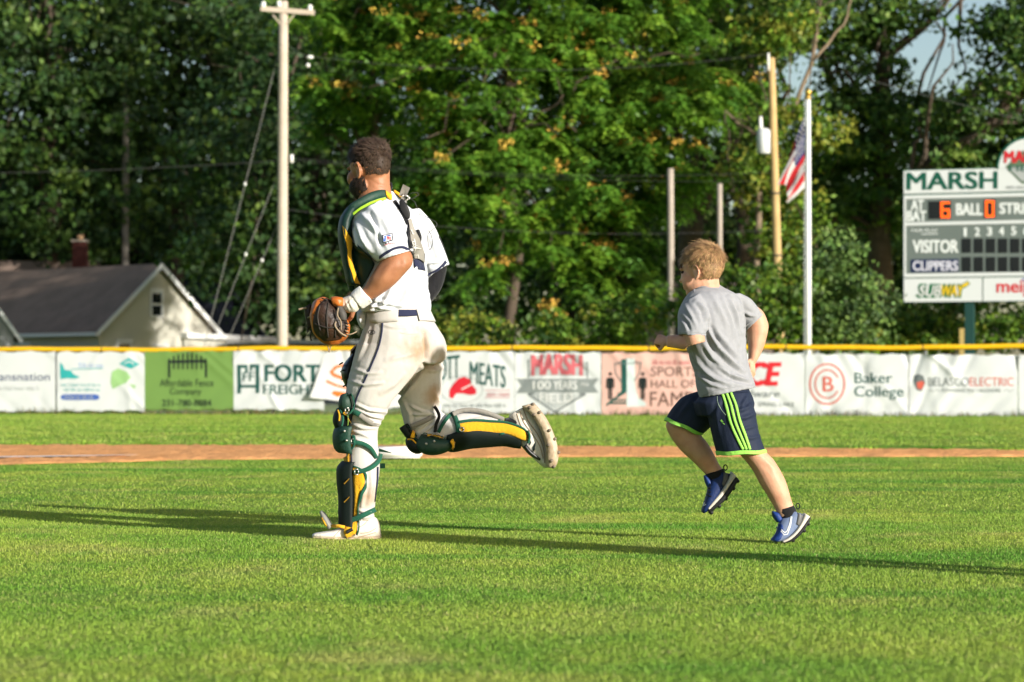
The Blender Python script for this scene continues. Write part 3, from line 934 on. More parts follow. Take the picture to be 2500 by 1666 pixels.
for s_ in (-1, 1):
    mb = MB(); mb.tube([B(692 + s_ * 26, 36, PY - 0.18), B(692 + s_ * 6, 62, PY - 0.15)], 0.02, 5); mb.build('crossarm_brace', M_POLE, r)
for px, py in ((643, 12), (681, 10), (757, 20)):
    p = B(px, py, PY - 0.16)
    mb = MB(); mb.tube([p - Vector((0, 0, 0.09)), p - Vector((0, 0, 0.03)), p, p + Vector((0, 0, 0.05)), p + Vector((0, 0, 0.09))], [0.03, 0.075, 0.05, 0.07, 0.03], 10); mb.build('insulator', M_PORC, r, True)
mb = MB(); mb.tube([B(712, 378, PY - .1), B(712, 398, PY - .1)], 0.05, 8); mb.build('insulator', M_PORC, r, True)
# guy wires with porcelain strain balls
for (x0, y0), xg, ball in (((683, 118), 459, (597, 447)), ((681, 418), 451, (600, 620)), ((681, 540), 485, (636, 635))):
    a = B(x0, y0, PY); g = B(xg, HZ + EYE * F / ((PY + 2) * K), PY + 2); g.z = 0
    mb = MB(); mb.tube([a, g], 0.009, 6); w_ = mb.build('guy_wire', M_CABLE, r)
    k = (y0 - ball[1]) / (y0 - 1000.0)
    mb = MB(); mb.ball(a.lerp(g, k) + Vector((0, -0.03, 0)), (0.038, 0.038, 0.055), 10, 7); mb.build('strain_insulator', M_PORC, w_, True)

r2, b2, t2 = pole(1883, 142, 1908, 121.0, 0.10, 0.145, M_POLE_Y, 'yellowish leaning utility pole with grey transformer beside the flag')
mb = MB()
c = B(1864, 345, 120.7)
mb.tube([c + Vector((0, 0, -0.36)), c + Vector((0, 0, -0.34)), c + Vector((0, 0, 0.30)), c + Vector((0, 0, 0.36))], [0.17, 0.19, 0.19, 0.10], 16); mb.build('transformer', mat('transformer_grey', (0.52, 0.55, 0.55), 0.5), r2, True)
mb = MB(); mb.tube([c + Vector((-0.08, 0, 0.3)), c + Vector((-0.08, 0, 0.70))], [0.07, 0.04], 8); mb.build('bushing', M_PORC, r2, True)
mb = MB(); p = B(1876, 130, 120.9); mb.tube([p, p - Vector((0, 0, 0.5))], [0.03, 0.045], 8); mb.build('top_insulator', M_PORC, r2, True)
for py in (620, 470):
    k = (py - 142) / (991 - 142); pz = t2.lerp(b2, k)
    mb = MB(); mb.tube([pz + Vector((0, 0, -.025)), pz + Vector((0, 0, .025))], 0.14, 12); mb.build('pole_band', M_CABLE_D, r2, True)
pole(1637, 412, 1639, 117.0, 0.085, 0.10, mat('pole_silver', (0.36, 0.31, 0.26), 0.85, 0.5, 4, col2=(0.26, 0.22, 0.18)), 'thin weathered pole rising left of the boy\'s head')
pole(1757, 449, 1757, 117.0, 0.07, 0.09, MATS['pole_silver'], 'thin weathered pole rising right of the boy\'s head')
pole(307, 168, 305, 212.0, 0.15, 0.20, M_POLE_G, 'dark grey utility pole in the shaded trees above the house roof')

def wire(name, pts, rad, m, label):
    P = []
    for (a, b, s) in pts:
        P += sag_line(a, b, s)[0 if not P else 1:]
    mb = MB(); mb.tube(P, rad, 5)
    o = mb.build(name, m)
    return tag(o, label, 'wire', 'overhead wires')
wire('overhead_wire', [(B(705, 112, PY), B(755, 138, PY), 0.05), (B(755, 138, PY), B(1876, 132, 120.9), 0.42)], 0.006, M_CABLE_D, 'upper overhead wire sagging from pale pole to yellowish pole')
wire('overhead_wire', [(B(712, 385, PY), B(1900, 420, 121), 0.28)], 0.0045, M_CABLE_D, 'thick middle overhead wire passing behind the catcher\'s head')
wire('overhead_wire', [(B(712, 392, PY), B(1900, 442, 121), 0.20)], 0.0035, M_CABLE_D, 'lower strand of the middle overhead wires')
wire('overhead_wire', [(B(700, 512, PY), B(1905, 560, 121), 0.35)], 0.006, M_CABLE_D, 'lowest overhead wire behind the catcher\'s shoulder')
wire('overhead_wire', [(B(-300, 425, 122), B(682, 393, PY), 0.1)], 0.009, M_CABLE_D, 'dark wire running left from the pale pole across the shade')
wire('overhead_wire', [(B(2120, 195, 125), B(2700, 340, 118), 0.05)], 0.007, M_CABLE, 'wire crossing the tree crowns above the scoreboard')
mb = MB(); q = B(757, 140, PY); mb.ball(q, (0.10, 0.05, 0.05), 8, 5); mb.ball(B(752, 160, PY), (0.06, 0.05, 0.06), 8, 5)
o = mb.build('strain_clamp', M_PORC, r, True)

# ---------------------------------------------------------------- houses beyond the fence
def siding(name, c):
    m = mat(name, c, 0.75, 0.2, 0.6)
    N, L = m.node_tree.nodes, m.node_tree.links
    g = N.new('ShaderNodeTexCoord'); sp = N.new('ShaderNodeSeparateXYZ'); L.new(g.outputs['Object'], sp.inputs[0])
    a = N.new('ShaderNodeMath'); a.operation = 'MULTIPLY'; a.inputs[1].default_value = 8.0; L.new(sp.outputs['Z'], a.inputs[0])
    f = N.new('ShaderNodeMath'); f.operation = 'FRACT'; L.new(a.outputs[0], f.inputs[0])
    bp = N.new('ShaderNodeBump'); bp.inputs['Strength'].default_value = 0.8; bp.inputs['Distance'].default_value = 0.03
    L.new(f.outputs[0], bp.inputs['Height']); L.new(bp.outputs[0], N['Principled BSDF'].inputs['Normal'])
    return m
def shingles(name, c):
    m = mat(name, c, 0.95, 0.5, 1.2, spec=0.1)
    N, L = m.node_tree.nodes, m.node_tree.links
    g = N.new('ShaderNodeTexCoord')
    br = N.new('ShaderNodeTexBrick'); br.inputs['Scale'].default_value = 3.0
    br.inputs['Color1'].default_value = (1, 1, 1, 1); br.inputs['Color2'].default_value = (.7, .7, .7, 1); br.inputs['Mortar'].default_value = (0.3, 0.3, 0.3, 1)
    mp = N.new('ShaderNodeMapping'); mp.inputs['Rotation'].default_value = (R(70), 0, R(35)); L.new(g.outputs['Object'], mp.inputs[0]); L.new(mp.outputs[0], br.inputs['Vector'])
    bp = N.new('ShaderNodeBump'); bp.inputs['Strength'].default_value = 0.5; bp.inputs['Distance'].default_value = 0.03
    L.new(br.outputs['Color'], bp.inputs['Height']); L.new(bp.outputs[0], N['Principled BSDF'].inputs['Normal'])
    return m
M_BEIGE = siding('siding_beige', (0.56, 0.54, 0.46))
M_ROOF = shingles('roof_brown', (0.27, 0.195, 0.155))
M_TRIM = mat('trim_white', (0.72, 0.72, 0.70), 0.5)
M_GLASS = mat('dark_glass', (0.015, 0.02, 0.02), 0.08, spec=0.6)
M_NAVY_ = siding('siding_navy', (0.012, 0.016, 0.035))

def window(par, c, ex, w, h, n, panes=2):
    """framed window: c centre on the wall, ex along the wall, n outward"""
    ez = Vector((0, 0, 1)); c = Vector(c)
    def bar(u0, u1, z0, z1, d0, d1, nm, m, p):
        mb = MB(); mb.slab([c + ex * u0 + ez * z0 + n * d0, c + ex * u1 + ez * z0 + n * d0, c + ex * u1 + ez * z1 + n * d0, c + ex * u0 + ez * z1 + n * d0], n * (d1 - d0))
        return mb.build(nm, m, p)
    f = 0.11
    wd = bar(-w / 2, w / 2, -h / 2, h / 2, 0.003, 0.02, 'window', M_TRIM, par)
    for k in range(panes):
        z0 = -h / 2 + f + k * (h - f) / panes; z1 = z0 + (h - f) / panes - f
        bar(-w / 2 + f, w / 2 - f, z0, z1, 0.022, 0.03, 'pane', M_GLASS, wd)
    bar(-w / 2 - 0.02, w / 2 + 0.02, h / 2, h / 2 + f, 0.003, 0.07, 'window_head', M_TRIM, wd)
    bar(-w / 2, -w / 2 + f, -h / 2, h / 2, 0.034, 0.06, 'frame', M_TRIM, wd); bar(w / 2 - f, w / 2, -h / 2, h / 2, 0.034, 0.06, 'frame', M_TRIM, wd)

def gable_house(name, corner, ex, width, length, eave, ridge, mw, mr, label, over=0.35, z0=0.0, trim=None):
    """corner: near-left foot of the gable wall; ex: unit vector along the gable wall"""
    ey = Vector((-ex.y, ex.x, 0)); ez = Vector((0, 0, 1)); c = Vector(corner)
    P = lambda u, v, z: c + ex * u + ey * v + ez * z
    h = root(name, c, label, 'house'); trim = trim or M_TRIM
    mb = MB()
    mb.slab([P(0, 0, z0), P(width, 0, z0), P(width, 0, eave), P(width / 2, 0, ridge - 0.05), P(0, 0, eave)][::-1], ey * length)
    mb.build('wall', mw, h)
    for s_ in (0, 1):
        u0 = -over if s_ == 0 else width + over
        sl_ = (ridge - eave) / (width / 2)
        ze = eave - over * sl_
        mb = MB(); mb.slab([P(u0, -over, ze), P(width / 2, -over, ridge), P(width / 2, length + over, ridge), P(u0, length + over, ze)], ez * 0.14)
        rf = mb.build('roof', mr, h)
        mb = MB()   # rake board on the gable and gutter along the eave
        mb.slab([P(u0, -over - 0.03, ze - 0.12), P(width / 2, -over - 0.03, ridge - 0.12), P(width / 2, -over - 0.03, ridge + 0.15), P(u0, -over - 0.03, ze + 0.15)], ey * 0.028)
        mb.build('rake_board', trim, rf)
        mb = MB(); q = 1 if s_ else -1
        mb.slab([P(u0, -over, ze - 0.06), P(u0 + q * 0.1, -over, ze - 0.06), P(u0 + q * 0.1, -over, ze + 0.1), P(u0, -over, ze + 0.1)], ey * (length + 2 * over))
        mb.build('gutter', trim, rf)
    return h, P, ey
ex = Vector((0.668, 0.744, 0)).normalized()
hc = B(228, 900, 192.5); hc.z = 0
h1, P1, ey1 = gable_house('beige_house', hc + ex * 0.3, ex, 6.8, 12.0, 3.25, 6.15, M_BEIGE, M_ROOF, 'beige sided house with brown roof and a gable facing the field')
n1 = -ey1
window(h1, P1(3.35, 0, 4.4), ex, 0.78, 1.25, n1)
window(h1, P1(1.45, 0, 1.95), ex, 0.9, 1.4, n1)
window(h1, P1(3.6, 0, 1.75), ex, 0.9, 1.4, n1)
window(h1, P1(0, 5.5, 1.9), -ey1, 1.0, 1.3, -ex)
# flat garage to the right of the gable
gc = P1(4.9, 0.35, 0)
g1 = root('beige_garage', gc, 'low beige garage with white fascia joined to the beige house', 'garage')
mb = MB(); mb.slab([gc, gc + ex * 6.2, gc + ex * 6.2 + Vector((0, 0, 2.85)), gc + Vector((0, 0, 2.85))][::-1], ey1 * -0.0 + ey1 * 6)
mb.v = [v + n1 * 0.55 for v in mb.v]; mb.build('wall', M_BEIGE, g1)
mb = MB(); a = gc + n1 * 0.85 + ex * -0.1
mb.slab([a + Vector((0, 0, 2.86)), a + ex * 6.6 + Vector((0, 0, 2.74)), a + ex * 6.6 + Vector((0, 0, 2.98)), a + Vector((0, 0, 3.10))][::-1], ey1 * 7.2); mb.build('roof', M_TRIM, g1)
gc2 = B(585, 900, 199); gc2.z = 0
g2 = root('far_shed', gc2, 'long low shed with pale roof edge beside the pale utility pole', 'shed')
mb = MB(); mb.box(gc2 + Vector((2.2, 2, 1.3)), (5.0, 4, 2.6)); mb.build('wall', mat('shed_olive', (0.12, 0.12, 0.085), 0.8), g2)
mb = MB(); mb.box(gc2 + Vector((2.2, 1.9, 2.68)), (5.5, 4.6, 0.16)); mb.build('roof', mat('shed_roof', (0.30, 0.29, 0.28), 0.6), g2)

# second house behind: long brown roof and brick chimney
hc2 = B(-330, 900, 205); hc2.z = 0
e2 = Vector((0.995, 0.10, 0)).normalized(); f2 = Vector((-e2.y, e2.x, 0))
h2 = root('brown_roofed_house', hc2, 'house with long brown roof and red brick chimney behind the beige house', 'house')
L2, D2, EV, RD = 10.6, 4.4, 2.9, 6.75
mb = MB(); mb.slab([hc2, hc2 + f2 * 2 * D2, hc2 + f2 * 2 * D2 + Vector((0, 0, EV)), hc2 + f2 * D2 + Vector((0, 0, RD - .05)), hc2 + Vector((0, 0, EV))], e2 * L2); mb.build('wall', M_BEIGE, h2)
M_ROOF2 = shingles('roof_tan', (0.25, 0.185, 0.15))
for s_ in (0, 1):
    lo = hc2 + (f2 * -0.4 if s_ == 0 else f2 * (2 * D2 + 0.4)) + Vector((0, 0, EV - 0.35)) - e2 * 0.3
    hi = hc2 + f2 * D2 + Vector((0, 0, RD)) - e2 * 0.3
    mb = MB(); mb.slab([lo, hi, hi + e2 * (L2 + .6), lo + e2 * (L2 + .6)], (0, 0, 0.14)); mb.build('roof', M_ROOF2, h2)
M_BRICK = mat('chimney_brick', (0.075, 0.020, 0.016), 0.9, 0.5, 6, 0.4, 20)
cc = B(196, 620, 208.6)
mb = MB(); mb.box((cc.x, cc.y, cc.z - 0.3), (0.66, 0.66, 1.75)); ch = mb.build('chimney', M_BRICK, h2)
mb = MB(); mb.box((cc.x, cc.y, cc.z + 0.62), (0.76, 0.76, 0.09)); mb.build('chimney_crown', mat('mortar', (0.25, 0.22, 0.18), 0.9), ch)
mb = MB(); mb.tube([(cc.x, cc.y, cc.z + 0.66), (cc.x, cc.y, cc.z + 0.92)], [0.17, 0.15], 10); mb.build('chimney_pot', mat('clay', (0.42, 0.26, 0.14), 0.8), ch, True)
# porch gable at the far left
pc = B(-120, 900, 186); pc.z = 0
pe = Vector((0.96, 0.28, 0)).normalized()
gable_house('grey_porch', pc, pe, 2.7, 3.0, 3.0, 4.9, siding('siding_grey', (0.33, 0.34, 0.35)), M_ROOF2, 'small grey gable with white eave at the left edge of the photograph', 0.28)
# dark house behind the gable and one right of the pole
dc = B(470, 900, 216); dc.z = 0
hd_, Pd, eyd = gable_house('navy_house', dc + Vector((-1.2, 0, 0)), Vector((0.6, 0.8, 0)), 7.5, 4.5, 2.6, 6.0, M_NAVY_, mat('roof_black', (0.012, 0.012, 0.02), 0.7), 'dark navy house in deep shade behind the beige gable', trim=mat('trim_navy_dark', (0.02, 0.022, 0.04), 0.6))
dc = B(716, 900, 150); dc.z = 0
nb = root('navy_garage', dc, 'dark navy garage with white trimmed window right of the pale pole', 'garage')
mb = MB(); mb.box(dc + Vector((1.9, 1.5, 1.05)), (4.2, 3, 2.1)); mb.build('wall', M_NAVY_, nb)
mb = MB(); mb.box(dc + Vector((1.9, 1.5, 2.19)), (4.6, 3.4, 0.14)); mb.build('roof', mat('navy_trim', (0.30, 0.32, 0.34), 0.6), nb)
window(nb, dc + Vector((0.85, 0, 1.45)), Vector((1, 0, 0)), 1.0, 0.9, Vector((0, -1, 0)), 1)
# grey roofed house seen between the trees behind the boy
kc = B(1530, 900, 150); kc.z = 0
M_ROOF3 = shingles('roof_greybrown', (0.20, 0.165, 0.145))
kb = root('low_roofed_house', kc, 'low house with grey brown roof half hidden by trees behind the boy', 'house')
mb = MB(); mb.box(kc + Vector((2.2, 3.2, 0.9)), (5.6, 5, 1.8)); mb.build('wall', M_BEIGE, kb)
mb = MB(); mb.slab([kc + Vector((-0.9, 0.4, 1.75)), kc + Vector((5.4, 0.4, 1.75)), kc + Vector((4.4, 3.4, 4.3)), kc + Vector((1.1, 3.4, 4.3))], (0, 0.03, 0.12)); mb.build('roof', M_ROOF3, kb)
mb = MB(); mb.slab([kc + Vector((-0.9, 6.2, 1.75)), kc + Vector((1.1, 3.42, 4.3)), kc + Vector((4.4, 3.42, 4.3)), kc + Vector((5.4, 6.2, 1.75))], (0, 0.03, 0.12)); mb.build('roof', M_ROOF3, kb)

# ---------------------------------------------------------------- trees
LEAF_SETS = {
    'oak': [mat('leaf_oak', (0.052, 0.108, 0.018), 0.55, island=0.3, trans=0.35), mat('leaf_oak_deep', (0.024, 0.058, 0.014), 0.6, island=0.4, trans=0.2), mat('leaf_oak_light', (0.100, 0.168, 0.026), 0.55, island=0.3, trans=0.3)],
    'oak_lit': [mat('leaf_lit', (0.075, 0.150, 0.022), 0.55, island=0.4, trans=0.3), mat('leaf_lit_deep', (0.042, 0.095, 0.018), 0.6, island=0.4, trans=0.25), mat('leaf_lit_light', (0.135, 0.215, 0.032), 0.55, island=0.35, trans=0.3)],  # brighter copy of the oak greens, sunlight put into leaf colour
    'ailanthus': [mat('leaf_ail', (0.100, 0.230, 0.022), 0.5, island=0.22, trans=0.35), mat('leaf_ail_deep', (0.055, 0.140, 0.016), 0.55, island=0.25, trans=0.25), mat('seed_cluster', (0.55, 0.36, 0.06), 0.7, island=0.35, trans=0.2), mat('leaf_ail_light', (0.165, 0.310, 0.028), 0.5, island=0.2, trans=0.3)],
    'vine': [mat('leaf_vine', (0.11, 0.20, 0.018), 0.5, island=0.4, trans=0.3), mat('leaf_vine_deep', (0.05, 0.11, 0.015), 0.5, island=0.4, trans=0.25), mat('leaf_vine_yellow', (0.24, 0.26, 0.035), 0.5, island=0.3, trans=0.3)],
    'grey': [mat('leaf_grey', (0.11, 0.20, 0.045), 0.6, island=0.35, trans=0.25), mat('leaf_grey_deep', (0.05, 0.09, 0.03), 0.6, island=0.4, trans=0.2), mat('leaf_grey_light', (0.15, 0.235, 0.055), 0.6, island=0.3, trans=0.25)],
}
M_BARK = mat('bark', (0.085, 0.063, 0.045), 0.95, 0.6, 4, 0.8, 18, (0.045, 0.034, 0.025))
M_BARK_L = mat('bark_pale', (0.21, 0.16, 0.11), 0.95, 0.6, 4, 0.6, 18, (0.12, 0.09, 0.06))

def unit(v): return v / np.maximum(1e-9, np.linalg.norm(v, axis=-1, keepdims=True))
def rhombs(c, ax, nr, ln, wd):
    """leaf faces: centre, long axis, face normal, length, width"""
    sd = unit(np.cross(ax, nr))
    L = np.asarray(ln)[:, None]; Wd = np.asarray(wd)[:, None]
    V = np.stack([c - ax * L * 0.5, c + sd * Wd * 0.5 - ax * L * 0.05, c + ax * L * 0.5, c - sd * Wd * 0.5 - ax * L * 0.05], 1)
    return V.reshape(-1, 3)

def lobe_points(r, lobes, n, shell=0.55):
    vol = np.array([l[3] * l[4] * l[5] for l in lobes]) ** 0.72
    k = r.choice(len(lobes), n, p=vol / vol.sum())
    L = np.array(lobes)[k]
    d = unit(r.normal(size=(n, 3)))
    rr = (shell ** 3 + (1 - shell ** 3) * r.random(n)) ** (1 / 3.0)
    return L[:, :3] + d * rr[:, None] * L[:, 3:6], d

def broadleaf(r, lobes, nclump, per, leaf, spread, mix=(0.5, 0.3, 0.2)):
    C, D = lobe_points(r, lobes, nclump)
    Cc = np.repeat(C, per, 0); Dd = np.repeat(D, per, 0)
    n = len(Cc)
    sp = np.repeat(r.uniform(0.6, 1.3, nclump), per) * spread
    P = Cc + r.normal(size=(n, 3)) * sp[:, None] * np.array([1, 1, 0.55])
    nr = unit(Dd * 0.5 + r.normal(size=(n, 3)) * 0.8 + np.array([0, -0.15, 0.35]))
    ax = unit(np.cross(nr, r.normal(size=(n, 3))))
    ln = leaf * r.uniform(0.6, 1.35, n)
    kmat = np.repeat(r.choice(3, nclump, p=mix), per)
    flip = r.random(n) < 0.18
    kmat[flip] = r.choice(3, flip.sum(), p=mix)
    return rhombs(P, ax, nr, ln, ln * r.uniform(0.45, 0.75, n)), kmat

def ailanthus(r, lobes, ntips, leaf=0.22, fr_len=0.78, seeds=0.32):
    seeds *= 0.6
    nb = max(8, ntips // 7)
    C0, D0 = lobe_points(r, lobes, nb, 0.62)
    kb = r.choice(nb, ntips)
    C = C0[kb] + r.normal(size=(ntips, 3)) * np.array([0.55, 0.55, 0.32]); D = D0[kb]
    out, mi = [], []
    nf, nl = 7, 8
    for i in range(ntips):
        tip = C[i]; s = r.uniform(0.75, 1.2)
        a = r.uniform(0, 2 * np.pi, nf)
        t = np.linspace(0.18, 1, nl)
        el = r.uniform(-0.15, 0.7, nf)
        tone = 0 if r.random() < 0.55 else (3 if r.random() < 0.5 else 1)
        for k in range(nf):
            h = np.array([np.cos(a[k]), np.sin(a[k]), 0.0])
            ln = fr_len * s * r.uniform(0.7, 1.15)
            x = t * ln
            z = np.sin(el[k]) * x - 0.75 * x * x / ln
            p = tip + h * (x * 0.92)[:, None] + np.array([0, 0, 1.0]) * z[:, None]
            side = np.array([-h[1], h[0], 0.0])
            for sg in (-1, 1):
                ax = unit(side * sg * 0.85 + h * 0.35 + np.array([0, 0, -0.45]) + r.normal(size=(nl, 3)) * 0.15)
                c = p + ax * (leaf * s * 0.42)
                nr = unit(np.array([0, 0, 1.0]) + h * 0.3 + r.normal(size=(nl, 3)) * 0.35)
                out.append(rhombs(c, ax, nr, np.full(nl, leaf * s), np.full(nl, leaf * s * 0.42)))
                mi.append(np.full(nl, tone))
        if r.random() < seeds:
            m = 26
            c = tip + r.normal(size=(m, 3)) * np.array([0.15, 0.15, 0.09]) + np.array([0, -0.10, 0.14])
            ax = unit(r.normal(size=(m, 3))); nr = unit(r.normal(size=(m, 3)))
            out.append(rhombs(c, ax, nr, np.full(m, 0.14), np.full(m, 0.08))); mi.append(np.full(m, 2))
    return np.concatenate(out), np.concatenate(mi)

def wobble(r, a, b, n, amp):
    a, b = Vector(a), Vector(b)
    L = (b - a).length
    return [a.lerp(b, i / n) + Vector(r.normal(size=3) * amp * L * (0.0 if i in (0,) else 1.0)) for i in range(n + 1)]

def tree(name, label, px, Y, hgt, lobes_px, kind, seed, nclump=500, per=40, leaf=0.24, spread=0.34, rad=0.35, limbs=None, group='trees beyond the outfield fence', mix=(0.5, 0.3, 0.2), seeds=0.32, bark=None, ntips=0, extra=0):
    """lobes_px: crown lobes as (px, py, dy, rx, ry, rz) with radii in metres"""
    r = np.random.default_rng(seed)
    b_ = B(px, 900, Y); b_.z = -0.05
    t = root(name, b_, label, 'tree' if hgt > 5 else 'bush', group)
    lobes = []
    for lx, ly, dy, rx, ry, rz in lobes_px:
        p = B(lx, ly, Y); lobes.append((p.x, p.y + dy, p.z, rx, ry, rz))
    bark = bark or M_BARK
    top = b_ + Vector((0, 0, hgt * 0.8))
    mb, mb2 = MB(), MB()
    if limbs:
        for path, r0, r1 in limbs:
            pts = [B(x, y, Y + d) for x, y, d in path]
            P = []
            for a, b in zip(pts[:-1], pts[1:]):
                P += wobble(r, a, b, 4, 0.02)[:-1]
            P.append(pts[-1])
            mb.tube(P, [r0 + (r1 - r0) * i / (len(P) - 1) for i in range(len(P))], 9)
    else:
        mb.tube(wobble(r, b_, top, 7, 0.012), [rad * (1 - 0.11 * i) for i in range(8)], 10)
    if hgt > 5:
        for k in range(min(26, 5 + 3 * len(lobes)) + extra if kind != 'vine' else 7):       # limbs reaching into the crown
            l = lobes[k % len(lobes)]
            s = b_.lerp(top, r.uniform(0.35, 0.9))
            e = Vector((l[0] + r.normal() * l[3] * 0.55, l[1] + r.normal() * l[4] * 0.55, l[2] + r.normal() * l[5] * 0.5))
            if limbs:
                path, r0, r1 = limbs[k % len(limbs)]
                q = path[-1]; s = B(q[0], q[1], Y + q[2])
            mb2.tube(wobble(r, s, e, 6, 0.035), [max(0.02, rad * 0.28 * (1 - 0.14 * i)) for i in range(7)], 6)
    mb.build('trunk', bark, t, True)
    if mb2.v: mb2.build('limbs', M_BARK, t, True)['kind'] = 'stuff'
    if kind == 'ailanthus':
        V, mi = ailanthus(r, lobes, ntips or nclump, seeds=seeds)
    else:
        V, mi = broadleaf(r, lobes, nclump, per, leaf, spread, mix)
    c = mk_np('crown', V, 4, LEAF_SETS[kind], t, mi)
    c['kind'] = 'stuff'
    return t

AIL = 'trees with drooping compound leaves and orange seed clusters'
tree('ailanthus_tree', 'large bright tree with orange seed clusters in the middle behind the fence', 1255, 128, 20, [
    (1200, 330, 0, 2.3, 2.4, 2.4), (1100, 200, 0.5, 1.7, 2, 1.6), (1330, 190, 0, 2.2, 2.4, 2.0), (1160, 560, -0.4, 1.6, 1.7, 2.0), (1320, 470, -0.5, 1.9, 2, 1.8), (1240, 730, -0.5, 1.7, 1.5, 1.3), (1080, 420, 0.5, 1.2, 1.6, 1.2),
    (1150, 30, 1, 2.2, 2.4, 1.6), (1330, -10, 1, 2.4, 2.4, 1.8), (1220, -260, 2, 4.0, 3.6, 2.6), (1400, 330, 0, 1.3, 1.6, 1.4), (1330, -520, 2, 2.8, 2.8, 2.0)], 'ailanthus', 31, ntips=900, rad=0.20)
tree('ailanthus_tree', 'bright tree with orange seed clusters above and left of the boy', 1500, 131, 18, [
    (1600, 280, 0, 2.1, 2.2, 1.8), (1500, 160, 0, 1.8, 2.2, 1.8), (1660, 190, 0.3, 1.5, 1.8, 1.3), (1520, 430, 0, 1.7, 1.8, 1.5), (1540, 20, 1, 2.4, 2.4, 1.6), (1450, 600, 0, 1.3, 1.5, 1.4), (1500, 740, -0.5, 1.3, 1.3, 1.1), (1570, -250, 2, 3.0, 3.0, 2.2), (1390, 560, 0.6, 1.3, 1.4, 1.2)], 'ailanthus', 32, ntips=700, rad=0.24)
tree('ailanthus_tree', 'bright slender tree with hanging sprays above the catcher, right of the pale pole', 905, 134, 19, [
    (860, 60, 0, 1.6, 2.0, 1.1), (820, 210, 0, 0.9, 1.3, 1.1), (810, 310, 0, 0.6, 0.8, 0.7), (960, 130, 0, 1.3, 1.6, 0.9), (930, -120, 1, 3.0, 2.6, 2.0), (1000, 280, 0, 0.9, 1.2, 0.8)], 'ailanthus', 33, ntips=210, rad=0.16, bark=M_BARK_L, extra=8)
OAK = 'dark broadleaf trees in the background'
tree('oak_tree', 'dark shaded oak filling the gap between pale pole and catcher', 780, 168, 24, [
    (640, 380, 0, 4.0, 4, 4.0), (800, 300, 0, 4.6, 4, 4.2), (900, 420, 0, 4.0, 4, 4.5), (700, 620, 0, 4.2, 4, 3.0), (900, 680, 0, 4.2, 4, 2.6), (760, 30, 2, 5.5, 5, 3.5), (985, 700, 0, 3.0, 3, 2.4)], 'oak', 41, nclump=520, per=34, leaf=0.34, spread=0.5, mix=(0.30, 0.64, 0.06), group=OAK)  # mostly deep leaves: the shade here is partly put into leaf colour
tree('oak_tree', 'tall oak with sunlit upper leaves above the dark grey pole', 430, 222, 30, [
    (420, 90, 0, 5.5, 5, 3.6), (560, 160, 0, 4.5, 5, 3.2), (330, 250, 0, 4.6, 4, 3.2), (480, 330, 0, 4.8, 4, 3.4), (440, -150, 2, 7, 6, 4), (520, 520, 0, 4.4, 4, 3.0), (610, 30, 0, 4.4, 4, 3)], 'oak', 42, nclump=620, per=32, leaf=0.40, spread=0.6, rad=0.45, mix=(0.42, 0.47, 0.11), group=OAK)  # leaf mix darkened in place of missing shade
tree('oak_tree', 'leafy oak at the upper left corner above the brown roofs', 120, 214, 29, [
    (120, 130, 0, 5.4, 5, 4.0), (10, 260, 0, 5.0, 5, 3.8), (220, 330, 0, 4.6, 4, 3.4), (90, 440, 0, 4.8, 4, 3.2), (60, -100, 2, 7, 6, 4.4), (-120, 180, 0, 5.5, 5, 5), (230, 160, 0, 4, 4, 3), (190, 520, 0, 4, 3.5, 2.4)], 'oak', 43, nclump=680, per=32, leaf=0.40, spread=0.6, rad=0.45, mix=(0.42, 0.46, 0.12), group=OAK)  # extra deep leaves darken this crown as shade would
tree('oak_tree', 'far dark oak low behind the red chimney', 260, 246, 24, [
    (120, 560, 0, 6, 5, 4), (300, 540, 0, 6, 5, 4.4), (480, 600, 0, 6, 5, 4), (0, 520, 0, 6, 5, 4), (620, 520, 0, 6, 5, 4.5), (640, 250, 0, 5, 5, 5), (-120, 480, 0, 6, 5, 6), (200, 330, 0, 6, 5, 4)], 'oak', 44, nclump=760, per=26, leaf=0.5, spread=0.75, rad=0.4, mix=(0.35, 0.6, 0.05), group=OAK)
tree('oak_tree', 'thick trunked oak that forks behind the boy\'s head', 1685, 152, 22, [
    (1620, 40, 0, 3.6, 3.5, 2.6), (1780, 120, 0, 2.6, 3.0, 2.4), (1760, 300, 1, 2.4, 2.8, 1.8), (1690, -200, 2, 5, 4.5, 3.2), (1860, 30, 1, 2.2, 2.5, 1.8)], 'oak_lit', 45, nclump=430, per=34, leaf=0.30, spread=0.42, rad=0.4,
    limbs=[([(1682, 1000, 0), (1682, 620, 0), (1690, 530, 0)], 0.50, 0.40), ([(1688, 540, 0), (1668, 440, 0), (1650, 300, 0.3)], 0.36, 0.16), ([(1692, 540, 0), (1740, 440, 0), (1790, 300, 0.2), (1850, 180, 0.5)], 0.30, 0.08)], mix=(0.5, 0.25, 0.25), group=OAK)
